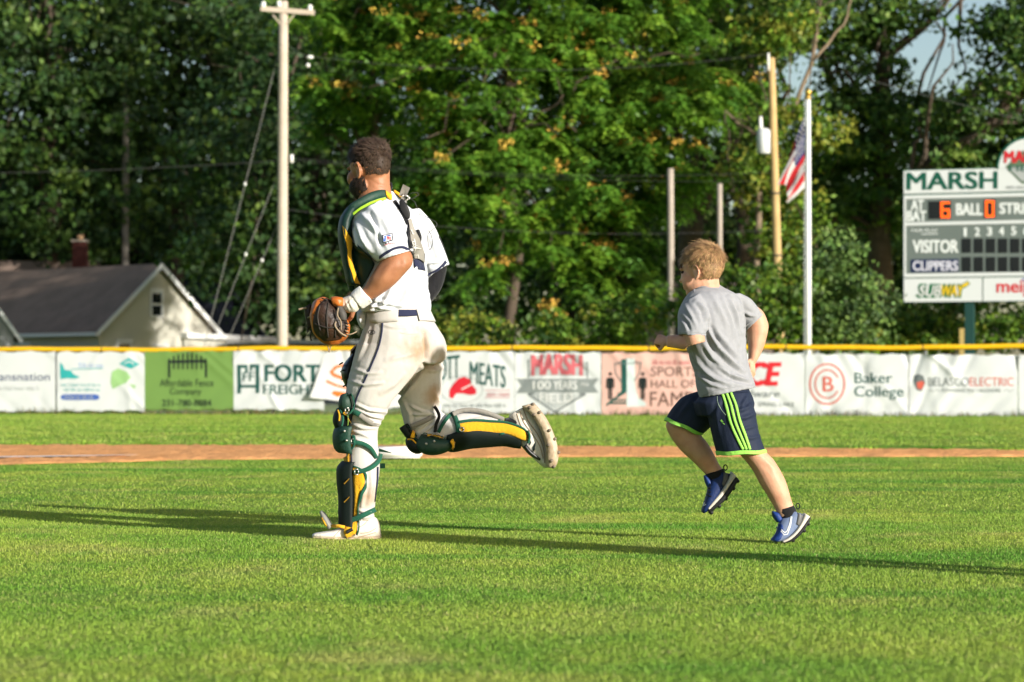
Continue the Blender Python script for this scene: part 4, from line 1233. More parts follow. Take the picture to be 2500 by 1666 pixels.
tree('oak_tree', 'tall dark oak with upright trunk between flag and scoreboard', 2155, 140, 21, [
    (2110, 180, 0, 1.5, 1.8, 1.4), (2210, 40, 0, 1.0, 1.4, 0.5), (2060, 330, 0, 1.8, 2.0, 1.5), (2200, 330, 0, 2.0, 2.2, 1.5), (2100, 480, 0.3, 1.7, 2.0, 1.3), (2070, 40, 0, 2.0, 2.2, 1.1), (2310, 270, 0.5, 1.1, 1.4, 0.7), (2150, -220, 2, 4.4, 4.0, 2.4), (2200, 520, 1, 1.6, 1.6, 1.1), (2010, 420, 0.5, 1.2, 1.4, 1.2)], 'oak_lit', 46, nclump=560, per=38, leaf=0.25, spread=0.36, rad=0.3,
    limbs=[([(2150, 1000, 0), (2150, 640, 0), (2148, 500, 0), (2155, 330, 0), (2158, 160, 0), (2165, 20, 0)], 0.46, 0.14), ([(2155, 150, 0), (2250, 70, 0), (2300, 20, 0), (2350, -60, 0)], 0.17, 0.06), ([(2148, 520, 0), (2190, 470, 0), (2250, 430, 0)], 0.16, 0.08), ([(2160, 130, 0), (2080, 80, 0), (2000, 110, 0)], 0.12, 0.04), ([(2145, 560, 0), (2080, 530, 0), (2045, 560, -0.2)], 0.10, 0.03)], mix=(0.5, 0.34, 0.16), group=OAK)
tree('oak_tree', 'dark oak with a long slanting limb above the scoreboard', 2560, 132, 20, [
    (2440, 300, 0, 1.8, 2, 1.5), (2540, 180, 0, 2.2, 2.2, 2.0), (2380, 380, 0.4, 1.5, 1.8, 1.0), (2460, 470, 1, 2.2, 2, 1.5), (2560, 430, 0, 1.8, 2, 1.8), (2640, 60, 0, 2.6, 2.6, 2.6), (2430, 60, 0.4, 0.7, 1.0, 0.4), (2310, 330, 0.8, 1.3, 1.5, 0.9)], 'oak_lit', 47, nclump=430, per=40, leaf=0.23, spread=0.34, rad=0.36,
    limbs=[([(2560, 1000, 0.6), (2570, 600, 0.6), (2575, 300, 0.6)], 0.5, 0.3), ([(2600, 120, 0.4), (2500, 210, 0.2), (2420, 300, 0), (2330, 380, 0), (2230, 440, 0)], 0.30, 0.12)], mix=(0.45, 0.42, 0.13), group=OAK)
tree('oak_tree', 'grey green leafy tree filling the low gap right of the boy', 1800, 186, 16, [
    (1720, 560, 0, 4, 4, 2.8), (1850, 520, 0, 4.5, 4, 3.0), (1990, 560, 0, 4.5, 4, 3.0), (1600, 600, 0, 3.5, 3.5, 2.6), (1930, 380, 0, 3.2, 3, 2.4), (1800, 680, 0, 5, 4, 2.6), (1560, 480, 0, 3, 3, 3)], 'grey', 48, nclump=480, per=30, leaf=0.34, spread=0.5, rad=0.3, mix=(0.5, 0.3, 0.2), group=OAK)
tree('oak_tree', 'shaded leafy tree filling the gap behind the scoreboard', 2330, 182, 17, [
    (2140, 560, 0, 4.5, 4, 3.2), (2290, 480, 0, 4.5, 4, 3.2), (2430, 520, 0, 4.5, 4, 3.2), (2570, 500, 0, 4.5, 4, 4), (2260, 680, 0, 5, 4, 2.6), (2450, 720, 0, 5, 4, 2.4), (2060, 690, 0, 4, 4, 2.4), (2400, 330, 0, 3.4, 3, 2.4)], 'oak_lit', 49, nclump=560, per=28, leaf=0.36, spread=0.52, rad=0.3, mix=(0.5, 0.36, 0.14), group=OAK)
tree('vine_covered_tree', 'slender yellow green tree wrapped in vines beside the flag', 1850, 124, 13, [
    (1900, 620, 0, 0.9, 1.0, 1.0), (1870, 480, 0, 0.8, 0.9, 1.0), (1910, 400, 0, 0.7, 0.8, 0.8), (1930, 60, 0, 0.8, 1.0, 0.7), (1860, 90, 0, 1.0, 1.2, 0.9), (1930, 300, 0, 0.9, 1, 0.8), (1820, 420, 0, 0.8, .9, .7), (2020, 320, 0, 0.8, 0.8, 0.5), (1950, 520, 0, 0.8, 0.9, 0.9)], 'vine', 50, nclump=210, per=34, leaf=0.19, spread=0.24, rad=0.09,
    limbs=[([(1842, 1000, 0), (1846, 640, 0), (1860, 420, 0), (1880, 300, 0)], 0.13, 0.07), ([(1868, 380, 0), (1930, 280, 0), (1980, 160, 0), (2000, 40, 0), (2010, -60, 0)], 0.08, 0.04), ([(1850, 330, 0), (1800, 300, 0), (1770, 270, 0)], 0.05, 0.02), ([(1985, 150, 0), (2060, 60, 0), (2080, -20, 0)], 0.05, 0.025)], bark=M_BARK_L, mix=(0.5, 0.2, 0.3))
tree('oak_tree', 'hidden oak added far behind the forked oak to shade the left', 1801, 172, 26, [
    (1760, -60, 0, 5, 4.5, 4.5), (1840, -330, 0, 6, 5, 5), (1700, -520, 0, 5, 4.5, 4.5), (1950, -520, 0, 5, 5, 4.5), (1840, -800, 0, 5, 4.5, 4.5), (1640, -250, 0, 4.5, 4, 4)], 'oak', 53, nclump=420, per=24, leaf=0.45, spread=0.65, rad=0.4, mix=(0.45, 0.5, 0.05), group=OAK)  # hidden crown, added for the shade it throws on the left background
for (ox, oy, sd) in ((32, 80, 71), (38, 87, 72)):     # tall oaks added out of view to shade the far left background
    tree('oak_tree', ('unseen shade oak added right of the view, nearer the scoreboard', 'unseen shade oak added right of the view, farther from the scoreboard')[sd - 71], 1250 + ox / (oy / K) * 10417, oy / K, 30, [
        (1250 + (ox + dx) / (oy / K) * 10417, 940 - (z - 0.68) / (oy / K) * 10417, dy, 5.2, 5.2, 4.0) for dx, dy, z in ((0, 0, 12), (2, 3, 17), (-2, -2, 17), (3, -2, 22), (-3, 2, 22), (0, 0, 26), (3, 3, 12), (-3, -3, 11), (0, 0, 7))], 'oak', sd, nclump=520, per=16, leaf=0.6, spread=0.8, rad=0.5, group='unseen oaks added to shade the background')
# tall trees further back that close the skyline and shade the houses
tree('oak_tree', 'tall oak standing behind the bright middle trees', 1390, 198, 25, [
    (1250, 250, 0, 5, 4.5, 5), (1450, 300, 0, 5, 4.5, 5), (1350, 600, 0, 5, 4, 4), (1150, 600, 0, 4.5, 4, 4), (1330, -60, 0, 6, 5, 4.5), (1520, 60, 0, 4.5, 4, 4), (1560, 620, 0, 3.5, 3.5, 3), (1130, 80, 0, 4.5, 4, 4)], 'oak', 51, nclump=520, per=26, leaf=0.42, spread=0.6, rad=0.4, mix=(0.4, 0.55, 0.05), group=OAK)
tree('oak_tree', 'tall oak on the skyline at the top of the left half', 620, 236, 33, [
    (560, -20, 0, 7, 6, 5), (740, 80, 0, 6, 5, 5), (360, -40, 0, 7, 6, 5), (880, -10, 0, 6, 5, 5), (180, -60, 0, 7, 6, 5), (0, 0, 0, 7, 6, 5), (780, 300, 0, 6, 5, 5)], 'oak', 52, nclump=640, per=26, leaf=0.46, spread=0.7, rad=0.4, mix=(0.5, 0.4, 0.10), group=OAK)

BUSH = 'bushes along the back of the fence'
def bush(label, px, py, Y, lobes, kind, seed, n, leaf=0.15, mix=(0.5, 0.3, 0.2)):
    t = tree('bush', label, px, Y, 3, lobes, kind, seed, nclump=n, per=34, leaf=leaf, spread=0.2, rad=0.04, group=BUSH, mix=mix)
    t['category'] = 'bush'
bush('leafy bush under the bright middle trees, left of the boy', 1530, 800, 112, [(1500, 780, 0, .9, .8, .8), (1420, 810, 0, .8, .7, .6), (1560, 820, 0, .7, .7, .5), (1340, 820, 0, .8, .7, .6), (1640, 770, 0, .5, .5, .5), (1620, 725, 0, .35, .4, .35)], 'vine', 61, 70, 0.17, (0.45, 0.45, 0.1))
bush('yellowish bush low behind the catcher\'s belt', 1110, 815, 114, [(1090, 815, 0, .8, .7, .45), (1150, 800, 0, .7, .7, .55), (1200, 820, 0, .7, .6, .5), (1040, 800, 0, .5, .5, .5)], 'vine', 62, 60, 0.13, (0.35, 0.3, 0.35))
bush('dense green bush right of the boy\'s shoulder', 1890, 760, 108, [(1850, 740, 0, 1.0, .9, .9), (1920, 720, 0, .9, .8, .9), (1800, 800, 0, .9, .8, .7), (1940, 810, 0, .9, .8, .6), (1770, 690, 0, .7, .7, .6)], 'vine', 63, 130, 0.16, (0.45, 0.5, 0.05))
bush('pale grey green bush right of the white flagpole', 2060, 740, 108, [(2050, 700, 0, 1.0, .9, .9), (2010, 790, 0, .8, .8, .8), (2110, 740, 0, .9, .8, .8), (2060, 820, 0, 1.0, .8, .5), (2030, 620, 0.5, .8, .8, .8)], 'grey', 64, 130, 0.14, (0.55, 0.3, 0.15))
bush('bright leafy bush left of the scoreboard post', 2220, 790, 111, [(2175, 790, 0, .7, .8, .45), (2260, 815, 0, .8, .8, .45), (2320, 815, 0, .6, .7, .45), (2150, 825, 0, .8, .8, .45), (2210, 800, 0, .6, .6, .4)], 'vine', 65, 140, 0.16, (0.55, 0.35, 0.1))
bush('dark leafy bush right of the scoreboard post', 2440, 800, 112, [(2420, 815, 0, .8, .8, .45), (2500, 820, 0, .8, .8, .45), (2580, 815, 0, .8, .8, .5)], 'vine', 66, 80, 0.16, (0.35, 0.6, 0.05))
bush('sunlit shrub above the beige gable in the shade', 500, 660, 190, [(500, 640, 0, 1.3, 1, 1.0), (540, 670, 0, 1.2, 1, 0.8), (470, 600, 0, 1.0, 1, .8)], 'vine', 67, 50, 0.26, (0.6, 0.3, 0.1))

# far woodland that closes the gaps under the crowns
r_ = np.random.default_rng(91)
lob = []
for k in range(46):
    px = -500 + k * 62; p = B(px, 700 - 90 * math.sin(k * 1.7), 268 + 14 * math.sin(k * 2.3)); lob.append((p.x, p.y, p.z, 4.5, 3.5, 5.0))
for k in range(30):
    px = -500 + k * 62; p = B(px, 480 - 60 * math.sin(k * 1.3), 282 + 8 * math.sin(k)); lob.append((p.x, p.y, p.z, 4.5, 3.5, 4.5))
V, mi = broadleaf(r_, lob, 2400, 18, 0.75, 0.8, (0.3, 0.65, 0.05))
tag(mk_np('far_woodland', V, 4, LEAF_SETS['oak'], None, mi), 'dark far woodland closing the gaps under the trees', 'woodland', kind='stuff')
from mathutils.kdtree import KDTree
# ---------------------------------------------------------------- figure-building tools
UP = Vector((0, 0, 1))
def cr(rings, sub):
    """Catmull-Rom resampling of ring parameters"""
    A = np.array(rings, dtype=float); n = len(A)
    if sub <= 1 or n < 2: return A
    out = []
    for i in range(n - 1):
        p0, p1, p2, p3 = A[max(i - 1, 0)], A[i], A[i + 1], A[min(i + 2, n - 1)]
        for k in range(sub):
            t = k / sub
            out.append(0.5 * ((2 * p1) + (-p0 + p2) * t + (2 * p0 - 5 * p1 + 4 * p2 - p3) * t * t + (-p0 + 3 * p1 - 3 * p2 + p3) * t ** 3))
    out.append(A[-1])
    return np.array(out)

def ring_pts(q, Y0, ths, grow=0.0, ell=None, pw=1.0):
    """q = left edge px, right edge px, depth of centre, half depth; ring angle 0 = right edge, 90 = towards camera, 180 = left edge"""
    lx, ly, rx, ry, dc, rd = q[:6]
    Y = Y0 + dc
    a, b = W(lx, ly, Y), W(rx, ry, Y)
    c, h = (a + b) / 2, (b - a) / 2
    hl = h.length
    out = []
    for th in ths:
        ct, st = math.cos(th), math.sin(th)
        if pw != 1.0:
            ct = math.copysign(abs(ct) ** pw, ct); st = math.copysign(abs(st) ** pw, st)
        if ell:
            ux, uy, ratio = ell
            sx = math.hypot(ratio * ux, uy)
            s = (hl + grow) / sx
            v = Vector((ux, uy, 0)) * (ratio * ct * s) + Vector((uy, -ux, 0)) * (st * s)
            v.z = v.x / hl * h.z
            out.append(c + v)
        else:
            out.append(c + h * (ct * (hl + grow) / hl) + Vector((0, -1, 0)) * (st * (rd + grow)))
    return out

def loft(mb, rings, Y0, n=24, sub=4, grow=0.0, ell=None, pw=1.0, cup=0.0, cup0=0.0):
    Q = cr(rings, sub)
    ths = [2 * math.pi * k / n for k in range(n)]
    RR = [ring_pts(q, Y0, ths, grow, ell, pw) for q in Q]
    def shrink(r, f, back):
        c = sum(r, Vector()) / len(r)
        return [c + (v - c) * f + back for v in r]
    if cup > 0:
        d = (sum(RR[-2], Vector()) - sum(RR[-1], Vector())).normalized()
        RR += [shrink(RR[-1], 0.86, Vector()), shrink(RR[-1], 0.80, d * cup)]
    if cup0 > 0:
        d = (sum(RR[1], Vector()) - sum(RR[0], Vector())).normalized()
        RR = [shrink(RR[0], 0.80, d * cup0), shrink(RR[0], 0.86, Vector())] + RR
    mb.rings(RR)
    return mb

def shell(mb, rings, Y0, t0, t1, g0, g1, n=14, sub=3, pw=1.0, taper=True):
    """thick curved plate over part of a limb, between ring angles t0 and t1 (degrees), from g0 to g1 above the limb"""
    Q = cr(rings, sub); m = len(Q)
    T0 = t0 if callable(t0) else (lambda s_: t0)
    TH = [[R(T0(i / (m - 1)) + (t1 - T0(i / (m - 1))) * k / n) for k in range(n + 1)] for i in range(m)]
    inner = [ring_pts(q, Y0, TH[i], g0, None, pw) for i, q in enumerate(Q)]
    outer = []
    for i, q in enumerate(Q):
        gs = []
        ths = TH[i]
        for k, th in enumerate(ths):
            e = min(k, n - k) / (n * 0.16) if taper else 1
            f = min(i, m - 1 - i) / (m * 0.12) if taper else 1
            gs.append(g0 + (g1 - g0) * min(1.0, 0.45 + 0.55 * min(e, 1), 0.45 + 0.55 * min(f, 1)))
        outer.append([ring_pts(q, Y0, [th], g, None, pw)[0] for th, g in zip(ths, gs)])
    vs = [v for r in inner for v in r] + [v for r in outer for v in r]
    k = n + 1; N = m * k; fs = []
    for i in range(m - 1):
        for j in range(n):
            a = i * k + j
            fs.append((a, a + 1, a + k + 1, a + k)); fs.append((N + a, N + a + k, N + a + k + 1, N + a + 1))
        fs.append((i * k, (i + 1) * k, N + (i + 1) * k, N + i * k)); b = i * k + n
        fs.append((b, N + b, N + b + k, b + k))
    for j in range(n):
        fs.append((j, N + j, N + j + 1, j + 1)); a = (m - 1) * k + j
        fs.append((a, a + 1, N + a + 1, N + a))
    return mb.add(vs, fs)

def ellip(mb, c, ax, seg=16, rg=10):
    """ellipsoid with three half-axis vectors"""
    c = Vector(c); rings = []
    for i in range(rg):
        a = -math.pi / 2 + math.pi * (i + 0.5) / rg
        rings.append([c + ax[0] * (math.cos(a) * math.cos(2 * math.pi * k / seg)) + ax[1] * (math.cos(a) * math.sin(2 * math.pi * k / seg)) + ax[2] * math.sin(a) for k in range(seg)])
    return mb.rings(rings)

def seg_dist(P, a, b):
    d = b - a; t = np.clip(((P - a) @ d) / max(1e-9, d @ d), 0, 1)
    return np.linalg.norm(P - (a + t[:, None] * d), axis=1), t

def fused(name, mb, m, parent, voxel, smooth=4, folds=(), rough=0.0, seed=0, paint=None):
    """one continuous surface from overlapping lofts, with cloth folds pressed into it; returns object and BVH (world space)"""
    me = bpy.data.meshes.new(name)
    me.from_pydata([tuple(v) for v in mb.v], [], mb.f); me.update()
    o = bpy.data.objects.new(name + '_tmp', me); COL.objects.link(o)
    md = o.modifiers.new('r', 'REMESH'); md.mode = 'VOXEL'; md.voxel_size = voxel; md.adaptivity = 0
    if smooth:
        sm = o.modifiers.new('s', 'SMOOTH'); sm.factor = 0.5; sm.iterations = smooth
    dg = bpy.context.evaluated_depsgraph_get()
    nm = bpy.data.meshes.new_from_object(o.evaluated_get(dg))
    bpy.data.objects.remove(o); bpy.data.meshes.remove(me)
    nv = len(nm.vertices)
    co = np.zeros(nv * 3, dtype=np.float32); nm.vertices.foreach_get('co', co); co = co.reshape(-1, 3).astype(float)
    if folds or rough:
        no = np.zeros(nv * 3, dtype=np.float32); nm.vertices.foreach_get('normal', no); no = no.reshape(-1, 3)
        px = np.stack([1250 + co[:, 0] / co[:, 1] * F, HZ - (co[:, 2] - EYE) / co[:, 1] * F], 1)
        d = np.zeros(nv)
        for pts, w, amp in folds:
            pts = np.array(pts, dtype=float); best = np.full(nv, 1e9); env = np.ones(nv); L = len(pts) - 1
            for i in range(L):
                dd, t = seg_dist(px, pts[i], pts[i + 1])
                u = (i + t) / L
                k = dd < best; best[k] = dd[k]; env[k] = (np.sin(np.pi * np.clip(u[k], 0.04, 0.96)) ** 0.6)
            d += amp * env * (np.exp(-(best / w) ** 2) - 0.45 * np.exp(-((best - 2.0 * w) / (1.1 * w)) ** 2))
        if rough:
            r = np.random.default_rng(seed)
            for s in range(10):
                k = r.normal(size=3) * (18 if s < 5 else 42); d += rough * (1 if s < 5 else 0.45) * np.sin(co @ k + r.uniform(0, 6)) / 3
        co = co + no * d[:, None]
    bv = BVHTree.FromPolygons([tuple(c) for c in co], [tuple(p.vertices) for p in nm.polygons])
    off = origin_of(parent) if parent is not None else Vector((0, 0, 0))
    nm.vertices.foreach_set('co', (co - np.array(off)).astype(np.float32).ravel()); nm.update()
    nm.materials.clear()
    ob = link_mesh(name, nm, m, parent, True)
    if paint is not None:
        ob.data.polygons.foreach_set('material_index', np.array([paint(Vector(p.center) + off) for p in nm.polygons], dtype=np.int32))
    return ob, bv

EYEP = Vector((0, 0, EYE))
def onto(bv, px, py, out, Yd):
    """point of a garment below a photo position, lifted by out"""
    t = W(px, py, Yd); d = (t - EYEP).normalized()
    loc, no, idx, dist = bv.ray_cast(EYEP, d)
    if loc is None or abs(loc.y - Yd) > 0.7:
        q = bv.find_nearest(t)
        if q[0] is None: return t
        loc, no = q[0], q[1]
    if no.y > 0: no = -no
    return loc + no * out

def strip(mb, bvs, A, B, out, Yd, thick=0.004, nu=3, sub=6, smooth=2):
    """thick strip lying on a garment between two photo polylines A and B of equal length"""
    A, B = cr(A, sub), cr(B, sub)
    bvs = bvs if isinstance(bvs, (list, tuple)) else [bvs]
    def hit(x, y):
        best = None
        for b in bvs:
            p = onto(b, x, y, out, Yd)
            if best is None or (p - EYEP).length < (best - EYEP).length: best = p
        return best
    top, bot = [], []
    for a, b in zip(A, B):
        row = [hit(a[0] + (b[0] - a[0]) * k / nu, a[1] + (b[1] - a[1]) * k / nu) for k in range(nu + 1)]
        top.append(row)
    for _ in range(smooth):
        old = [list(r) for r in top]
        for i in range(1, len(top) - 1):
            for j in range(nu + 1):
                top[i][j] = (old[i - 1][j] + old[i][j] * 2 + old[i + 1][j]) / 4
    m = len(top); k = nu + 1
    vs = [v for r in top for v in r]; N = len(vs)
    vs2 = [v + Vector((0, thick, 0)) for v in vs]; fs = []
    for i in range(m - 1):
        for j in range(nu):
            q = i * k + j
            fs.append((q, q + 1, q + k + 1, q + k)); fs.append((N + q, N + q + k, N + q + k + 1, N + q + 1))
        a = i * k; fs.append((a, a + k, N + a + k, N + a)); b = a + nu; fs.append((b, N + b, N + b + k, b + k))
    for j in range(nu):
        fs.append((j, N + j, N + j + 1, j + 1)); q = (m - 1) * k + j; fs.append((q, q + 1, N + q + 1, N + q))
    return mb.add(vs + vs2, fs)

def ribbon(mb, bvs, pts, w, out, Yd, thick=0.004, sub=6, nu=2):
    pts = [np.array(p, float) for p in pts]; A, B = [], []
    for i, p in enumerate(pts):
        t = pts[min(i + 1, len(pts) - 1)] - pts[max(i - 1, 0)]; t = t / max(1e-6, np.linalg.norm(t))
        ww = w[i] if isinstance(w, (list, tuple)) else w
        n = np.array([-t[1], t[0]]) * ww / 2
        A.append(p + n); B.append(p - n)
    return strip(mb, bvs, A, B, out, Yd, thick, nu, sub)

def free_strap(mb, pts, w, Y0, thick=0.004, sub=5):
    """webbing strap through photo points with their own depth"""
    Q = cr(pts, sub); n = len(Q); A, Bq = [], []
    for i in range(n):
        t = Q[min(i + 1, n - 1)][:2] - Q[max(i - 1, 0)][:2]; t = t / max(1e-6, np.linalg.norm(t))
        A.append(W(Q[i][0] - t[1] * w / 2, Q[i][1] + t[0] * w / 2, Y0 + Q[i][2])); Bq.append(W(Q[i][0] + t[1] * w / 2, Q[i][1] - t[0] * w / 2, Y0 + Q[i][2]))
    th = Vector((0, thick, 0))
    return mb.rings([[a, b, b + th, a + th] for a, b in zip(A, Bq)])

def strands(name, m, parent, c, fr, rad, nstr, region, seed, width=0.0035, seg=3, nclump=420, mess=0.5):
    """hair: tapered strands in tufts on a skull ellipsoid. fr = (forward, left, up); region(f, s, u, rng) -> None or (length, direction in frame coords, lift)"""
    r = random.Random(seed); V = []
    f_, s_, u_ = fr
    def sph():
        z = r.uniform(-1, 1); a = r.uniform(0, 6.2832); q = math.sqrt(1 - z * z)
        return Vector((q * math.cos(a), q * math.sin(a), z))
    cl = [(sph(), Vector((r.uniform(-1, 1), r.uniform(-1, 1), r.uniform(-1, 1))) * mess, r.uniform(0.7, 1.35), r.uniform(0.5, 1.6)) for _ in range(nclump)]
    tree_ = KDTree(len(cl))
    for i, q in enumerate(cl): tree_.insert(q[0], i)
    tree_.balance()
    def surf(v):
        p = c + f_ * (v.x * rad[0]) + s_ * (v.y * rad[1]) + u_ * (v.z * rad[2])
        no = (f_ * (v.x / rad[0]) + s_ * (v.y / rad[1]) + u_ * (v.z / rad[2])).normalized()
        return p, no
    for _ in range(nstr):
        v = sph(); g = region(v.x, v.y, v.z, r)
        if g is None: continue
        ln, dr, lift = g
        _c, ci, _d = tree_.find(v); cv, co, cln, clf = cl[ci]
        p, no = surf(v)
        pc, nc = surf(cv)
        dv = f_ * (dr[0] + co.x) + s_ * (dr[1] + co.y) + u_ * (dr[2] + co.z); dv = dv - no * dv.dot(no)
        if dv.length < 1e-6: dv = no.orthogonal()
        dv.normalize()
        ln *= cln; lift *= clf
        tipc = (pc - p) * 0.55                    # strands of a tuft lean together at their tips
        side = dv.cross(no).normalized() * width * r.uniform(0.7, 1.3) / 2
        pts = []
        for k in range(seg + 1):
            t = k / seg
            pts.append(p - no * 0.004 + (dv * t + no * (lift * (t - 0.45 * t * t) + 0.10 * t)) * ln + tipc * (t * t))
        for k in range(seg):
            w0, w1 = 1 - 0.75 * k / seg, 1 - 0.75 * (k + 1) / seg
            V += [pts[k] - side * w0, pts[k] + side * w0, pts[k + 1] + side * w1, pts[k + 1] - side * w1]
    return mk_np(name, np.array([tuple(v) for v in V]), 4, m, parent, None, False)

def head(mb, c, fr, k=1.0, child=False):
    f_, s_, u_ = fr
    def e(f, s, u, a, b, d, sg=14):
        ellip(mb, c + (f_ * f + s_ * s + u_ * u) * k, (f_ * a * k, s_ * b * k, u_ * d * k), sg, 9)
    e(-0.004, 0, 0.016, 0.098, 0.078, 0.098, 20)
    e(0.040, 0, -0.050, 0.056, 0.058, 0.078)
    e(0.058, 0, -0.108, 0.034, 0.040, 0.028)
    e(0.092, 0, 0.004, 0.014, 0.048, 0.013)
    e(0.100, 0, -0.034, 0.014, 0.012, 0.030); e(0.110, 0, -0.048, 0.015, 0.015, 0.012)
    e(0.093, 0, -0.076, 0.012, 0.026, 0.009); e(0.091, 0, -0.088, 0.012, 0.023, 0.009)
    for sg in (-1, 1):
        e(0.062, sg * 0.040, -0.046, 0.032, 0.028, 0.036)
        e(0.022, sg * 0.050, -0.085, 0.045, 0.016, 0.036)
        e(-0.006, sg * 0.074, -0.028, 0.017, 0.006, 0.030, 12)
        pts = [(0.008, 0.076, -0.012), (0.010, 0.080, 0.002), (0.002, 0.084, 0.010), (-0.012, 0.088, 0.008), (-0.022, 0.090, -0.006), (-0.024, 0.088, -0.022), (-0.019, 0.084, -0.038), (-0.010, 0.080, -0.050), (-0.001, 0.077, -0.056), (0.005, 0.075, -0.048)]
        mb.tube([c + (f_ * p[0] + s_ * (sg * p[1]) + u_ * p[2]) * k for p in pts], [0.004 * k, 0.0048 * k, 0.005 * k, 0.005 * k, 0.005 * k, 0.005 * k, 0.005 * k, 0.0065 * k, 0.007 * k, 0.005 * k], 8)

def hand(mb, wrist, d, n, s=1.0, curl=(60, 70, 40), thumb_side=1, spread=0.1):
    """palm along d, back of the hand towards n; four unequal fingers bent about the knuckles and a thumb from the palm's side"""
    d = d.normalized(); n = (n - d * n.dot(d)).normalized(); w = d.cross(n)
    def ringe(c, hw, ht): return [c + w * (hw * math.cos(2 * math.pi * k / 12)) + n * (ht * math.sin(2 * math.pi * k / 12)) for k in range(12)]
    mb.rings([ringe(wrist - d * 0.03 * s, 0.026 * s, 0.020 * s), ringe(wrist + d * 0.015 * s, 0.030 * s, 0.018 * s), ringe(wrist + d * 0.055 * s, 0.040 * s, 0.016 * s), ringe(wrist + d * 0.092 * s, 0.040 * s, 0.014 * s)])
    lens = ((0.042, 0.026, 0.020), (0.047, 0.030, 0.022), (0.043, 0.028, 0.021), (0.034, 0.021, 0.018))
    for i, ln in enumerate(lens):
        x = (0.030 - 0.020 * i) * thumb_side
        p = wrist + d * (0.086 - 0.005 * abs(i - 1)) * s + w * x * s
        a = 0.0; P = [p - d * 0.02 * s]; P.append(p)
        for j in range(3):
            a += R(curl[j]); dirv = d * math.cos(a) - n * math.sin(a) + w * (x * spread)
            p = p + dirv * ln[j] * s; P.append(p)
        mb.tube(P, [0.0095 * s, 0.0098 * s, 0.0092 * s, 0.0085 * s, 0.0070 * s], 8)
    p = wrist + d * 0.022 * s + w * 0.028 * thumb_side * s - n * 0.006 * s
    P = [wrist + d * 0.01 * s, p, p + (d * 0.55 + w * 0.5 * thumb_side - n * 0.55).normalized() * 0.040 * s]
    P.append(P[-1] + (d * 0.75 - w * 0.25 * thumb_side - n * 0.6).normalized() * 0.032 * s)
    P.append(P[-1] + (d * 0.6 - w * 0.6 * thumb_side - n * 0.3).normalized() * 0.024 * s)
    mb.tube(P, [0.013 * s, 0.014 * s, 0.0115 * s, 0.0105 * s, 0.008 * s], 8)

def frame_of(fwd, up=(0, 0, 1)):
    f = Vector(fwd).normalized(); u = Vector(up); u = (u - f * u.dot(f)).normalized()
    return f, u.cross(f), u       # forward, left, up

def cloth_mat(name, c, c2=None, rough=0.85, var=0.4, scale=5.0, bump=0.25, bscale=45.0, sheen=0.15):
    return mat(name, c, rough, var, scale, bump, bscale, c2, sheen=sheen, spec=0.2)
# ---------------------------------------------------------------- the catcher
CY = 10.94
def C(px, py, d=0.0): return W(px, py, CY + d)
foot = C(850, 1312); foot.z = 0
ct = root('person', foot, 'person in white baseball uniform and green catcher gear running left with a mitt', 'person', 'people running across the grass')
S_TAN = mat('skin_tan', (0.35, 0.155, 0.078), 0.5, 0.6, 30, 0.10, 200, (0.27, 0.105, 0.048), spec=0.35, sss=0.12)
C_JERSEY = cloth_mat('jersey_white', (0.53, 0.548, 0.58), (0.49, 0.505, 0.53), bump=0.14, bscale=22)
C_PANTS = cloth_mat('pants_cream', (0.50, 0.487, 0.47), (0.41, 0.365, 0.315), scale=3.2, var=0.75, bump=0.14, bscale=22)
C_NAVY = cloth_mat('trim_navy', (0.018, 0.022, 0.055))
C_BLACKSL = cloth_mat('black_sleeve', (0.008, 0.008, 0.010))
G_GREEN = mat('guard_green', (0.006, 0.040, 0.026), 0.6, 0.7, 22, 0.12, 80, (0.03, 0.055, 0.04), spec=0.35)
G_BLACK = mat('guard_black', (0.004, 0.009, 0.008), 0.6, spec=0.25)
G_STRAP = cloth_mat('strap_green', (0.010, 0.085, 0.050), bscale=160)
G_YEL = cloth_mat('pad_yellow', (0.62, 0.33, 0.012), (0.54, 0.27, 0.010), bscale=70)
G_LIME = cloth_mat('piping_lime', (0.32, 0.55, 0.03))
G_GREY = cloth_mat('strap_grey', (0.24, 0.225, 0.20))
G_METAL = mat('buckle_metal', (0.5, 0.48, 0.44), 0.35, metal=0.9)
G_BLKPL = mat('buckle_black', (0.012, 0.012, 0.013), 0.35, spec=0.5)
ELL = (0.60, 0.80, 1.55)

TORSO = [(886, 764, 1050, 764, 0.0, .15), (877, 738, 1053, 735, 0.0, .15), (872, 700, 1048, 702, 0, .15), (864, 660, 1043, 662, 0, .15), (855, 615, 1040, 615, 0, .15), (850, 570, 1038, 570, 0, .15), (856, 535, 1030, 537, 0, .15), (874, 507, 1008, 512, 0, .14), (893, 488, 980, 490, 0.01, .12), (902, 472, 958, 466, 0.01, .1)]
SLV_N = [(866, 538, 930, 488, -.12, .085), (858, 568, 962, 515, -.16, .095), (868, 598, 986, 556, -.19, .095), (895, 622, 1001, 588, -.21, .092), (924, 640, 1009, 613, -.225, .088)]
SLV_F = [(975, 520, 1026, 510, .10, .08), (992, 560, 1052, 538, .15, .09), (1010, 605, 1072, 575, .19, .09), (1028, 650, 1088, 618, .215, .088), (1042, 683, 1098, 646, .23, .085)]
mb = MB()
loft(mb, TORSO, CY, 30, 4, ell=ELL)
loft(mb, SLV_N, CY, 24, 5, cup=0.05)
loft(mb, SLV_F, CY, 24, 5, cup=0.05)
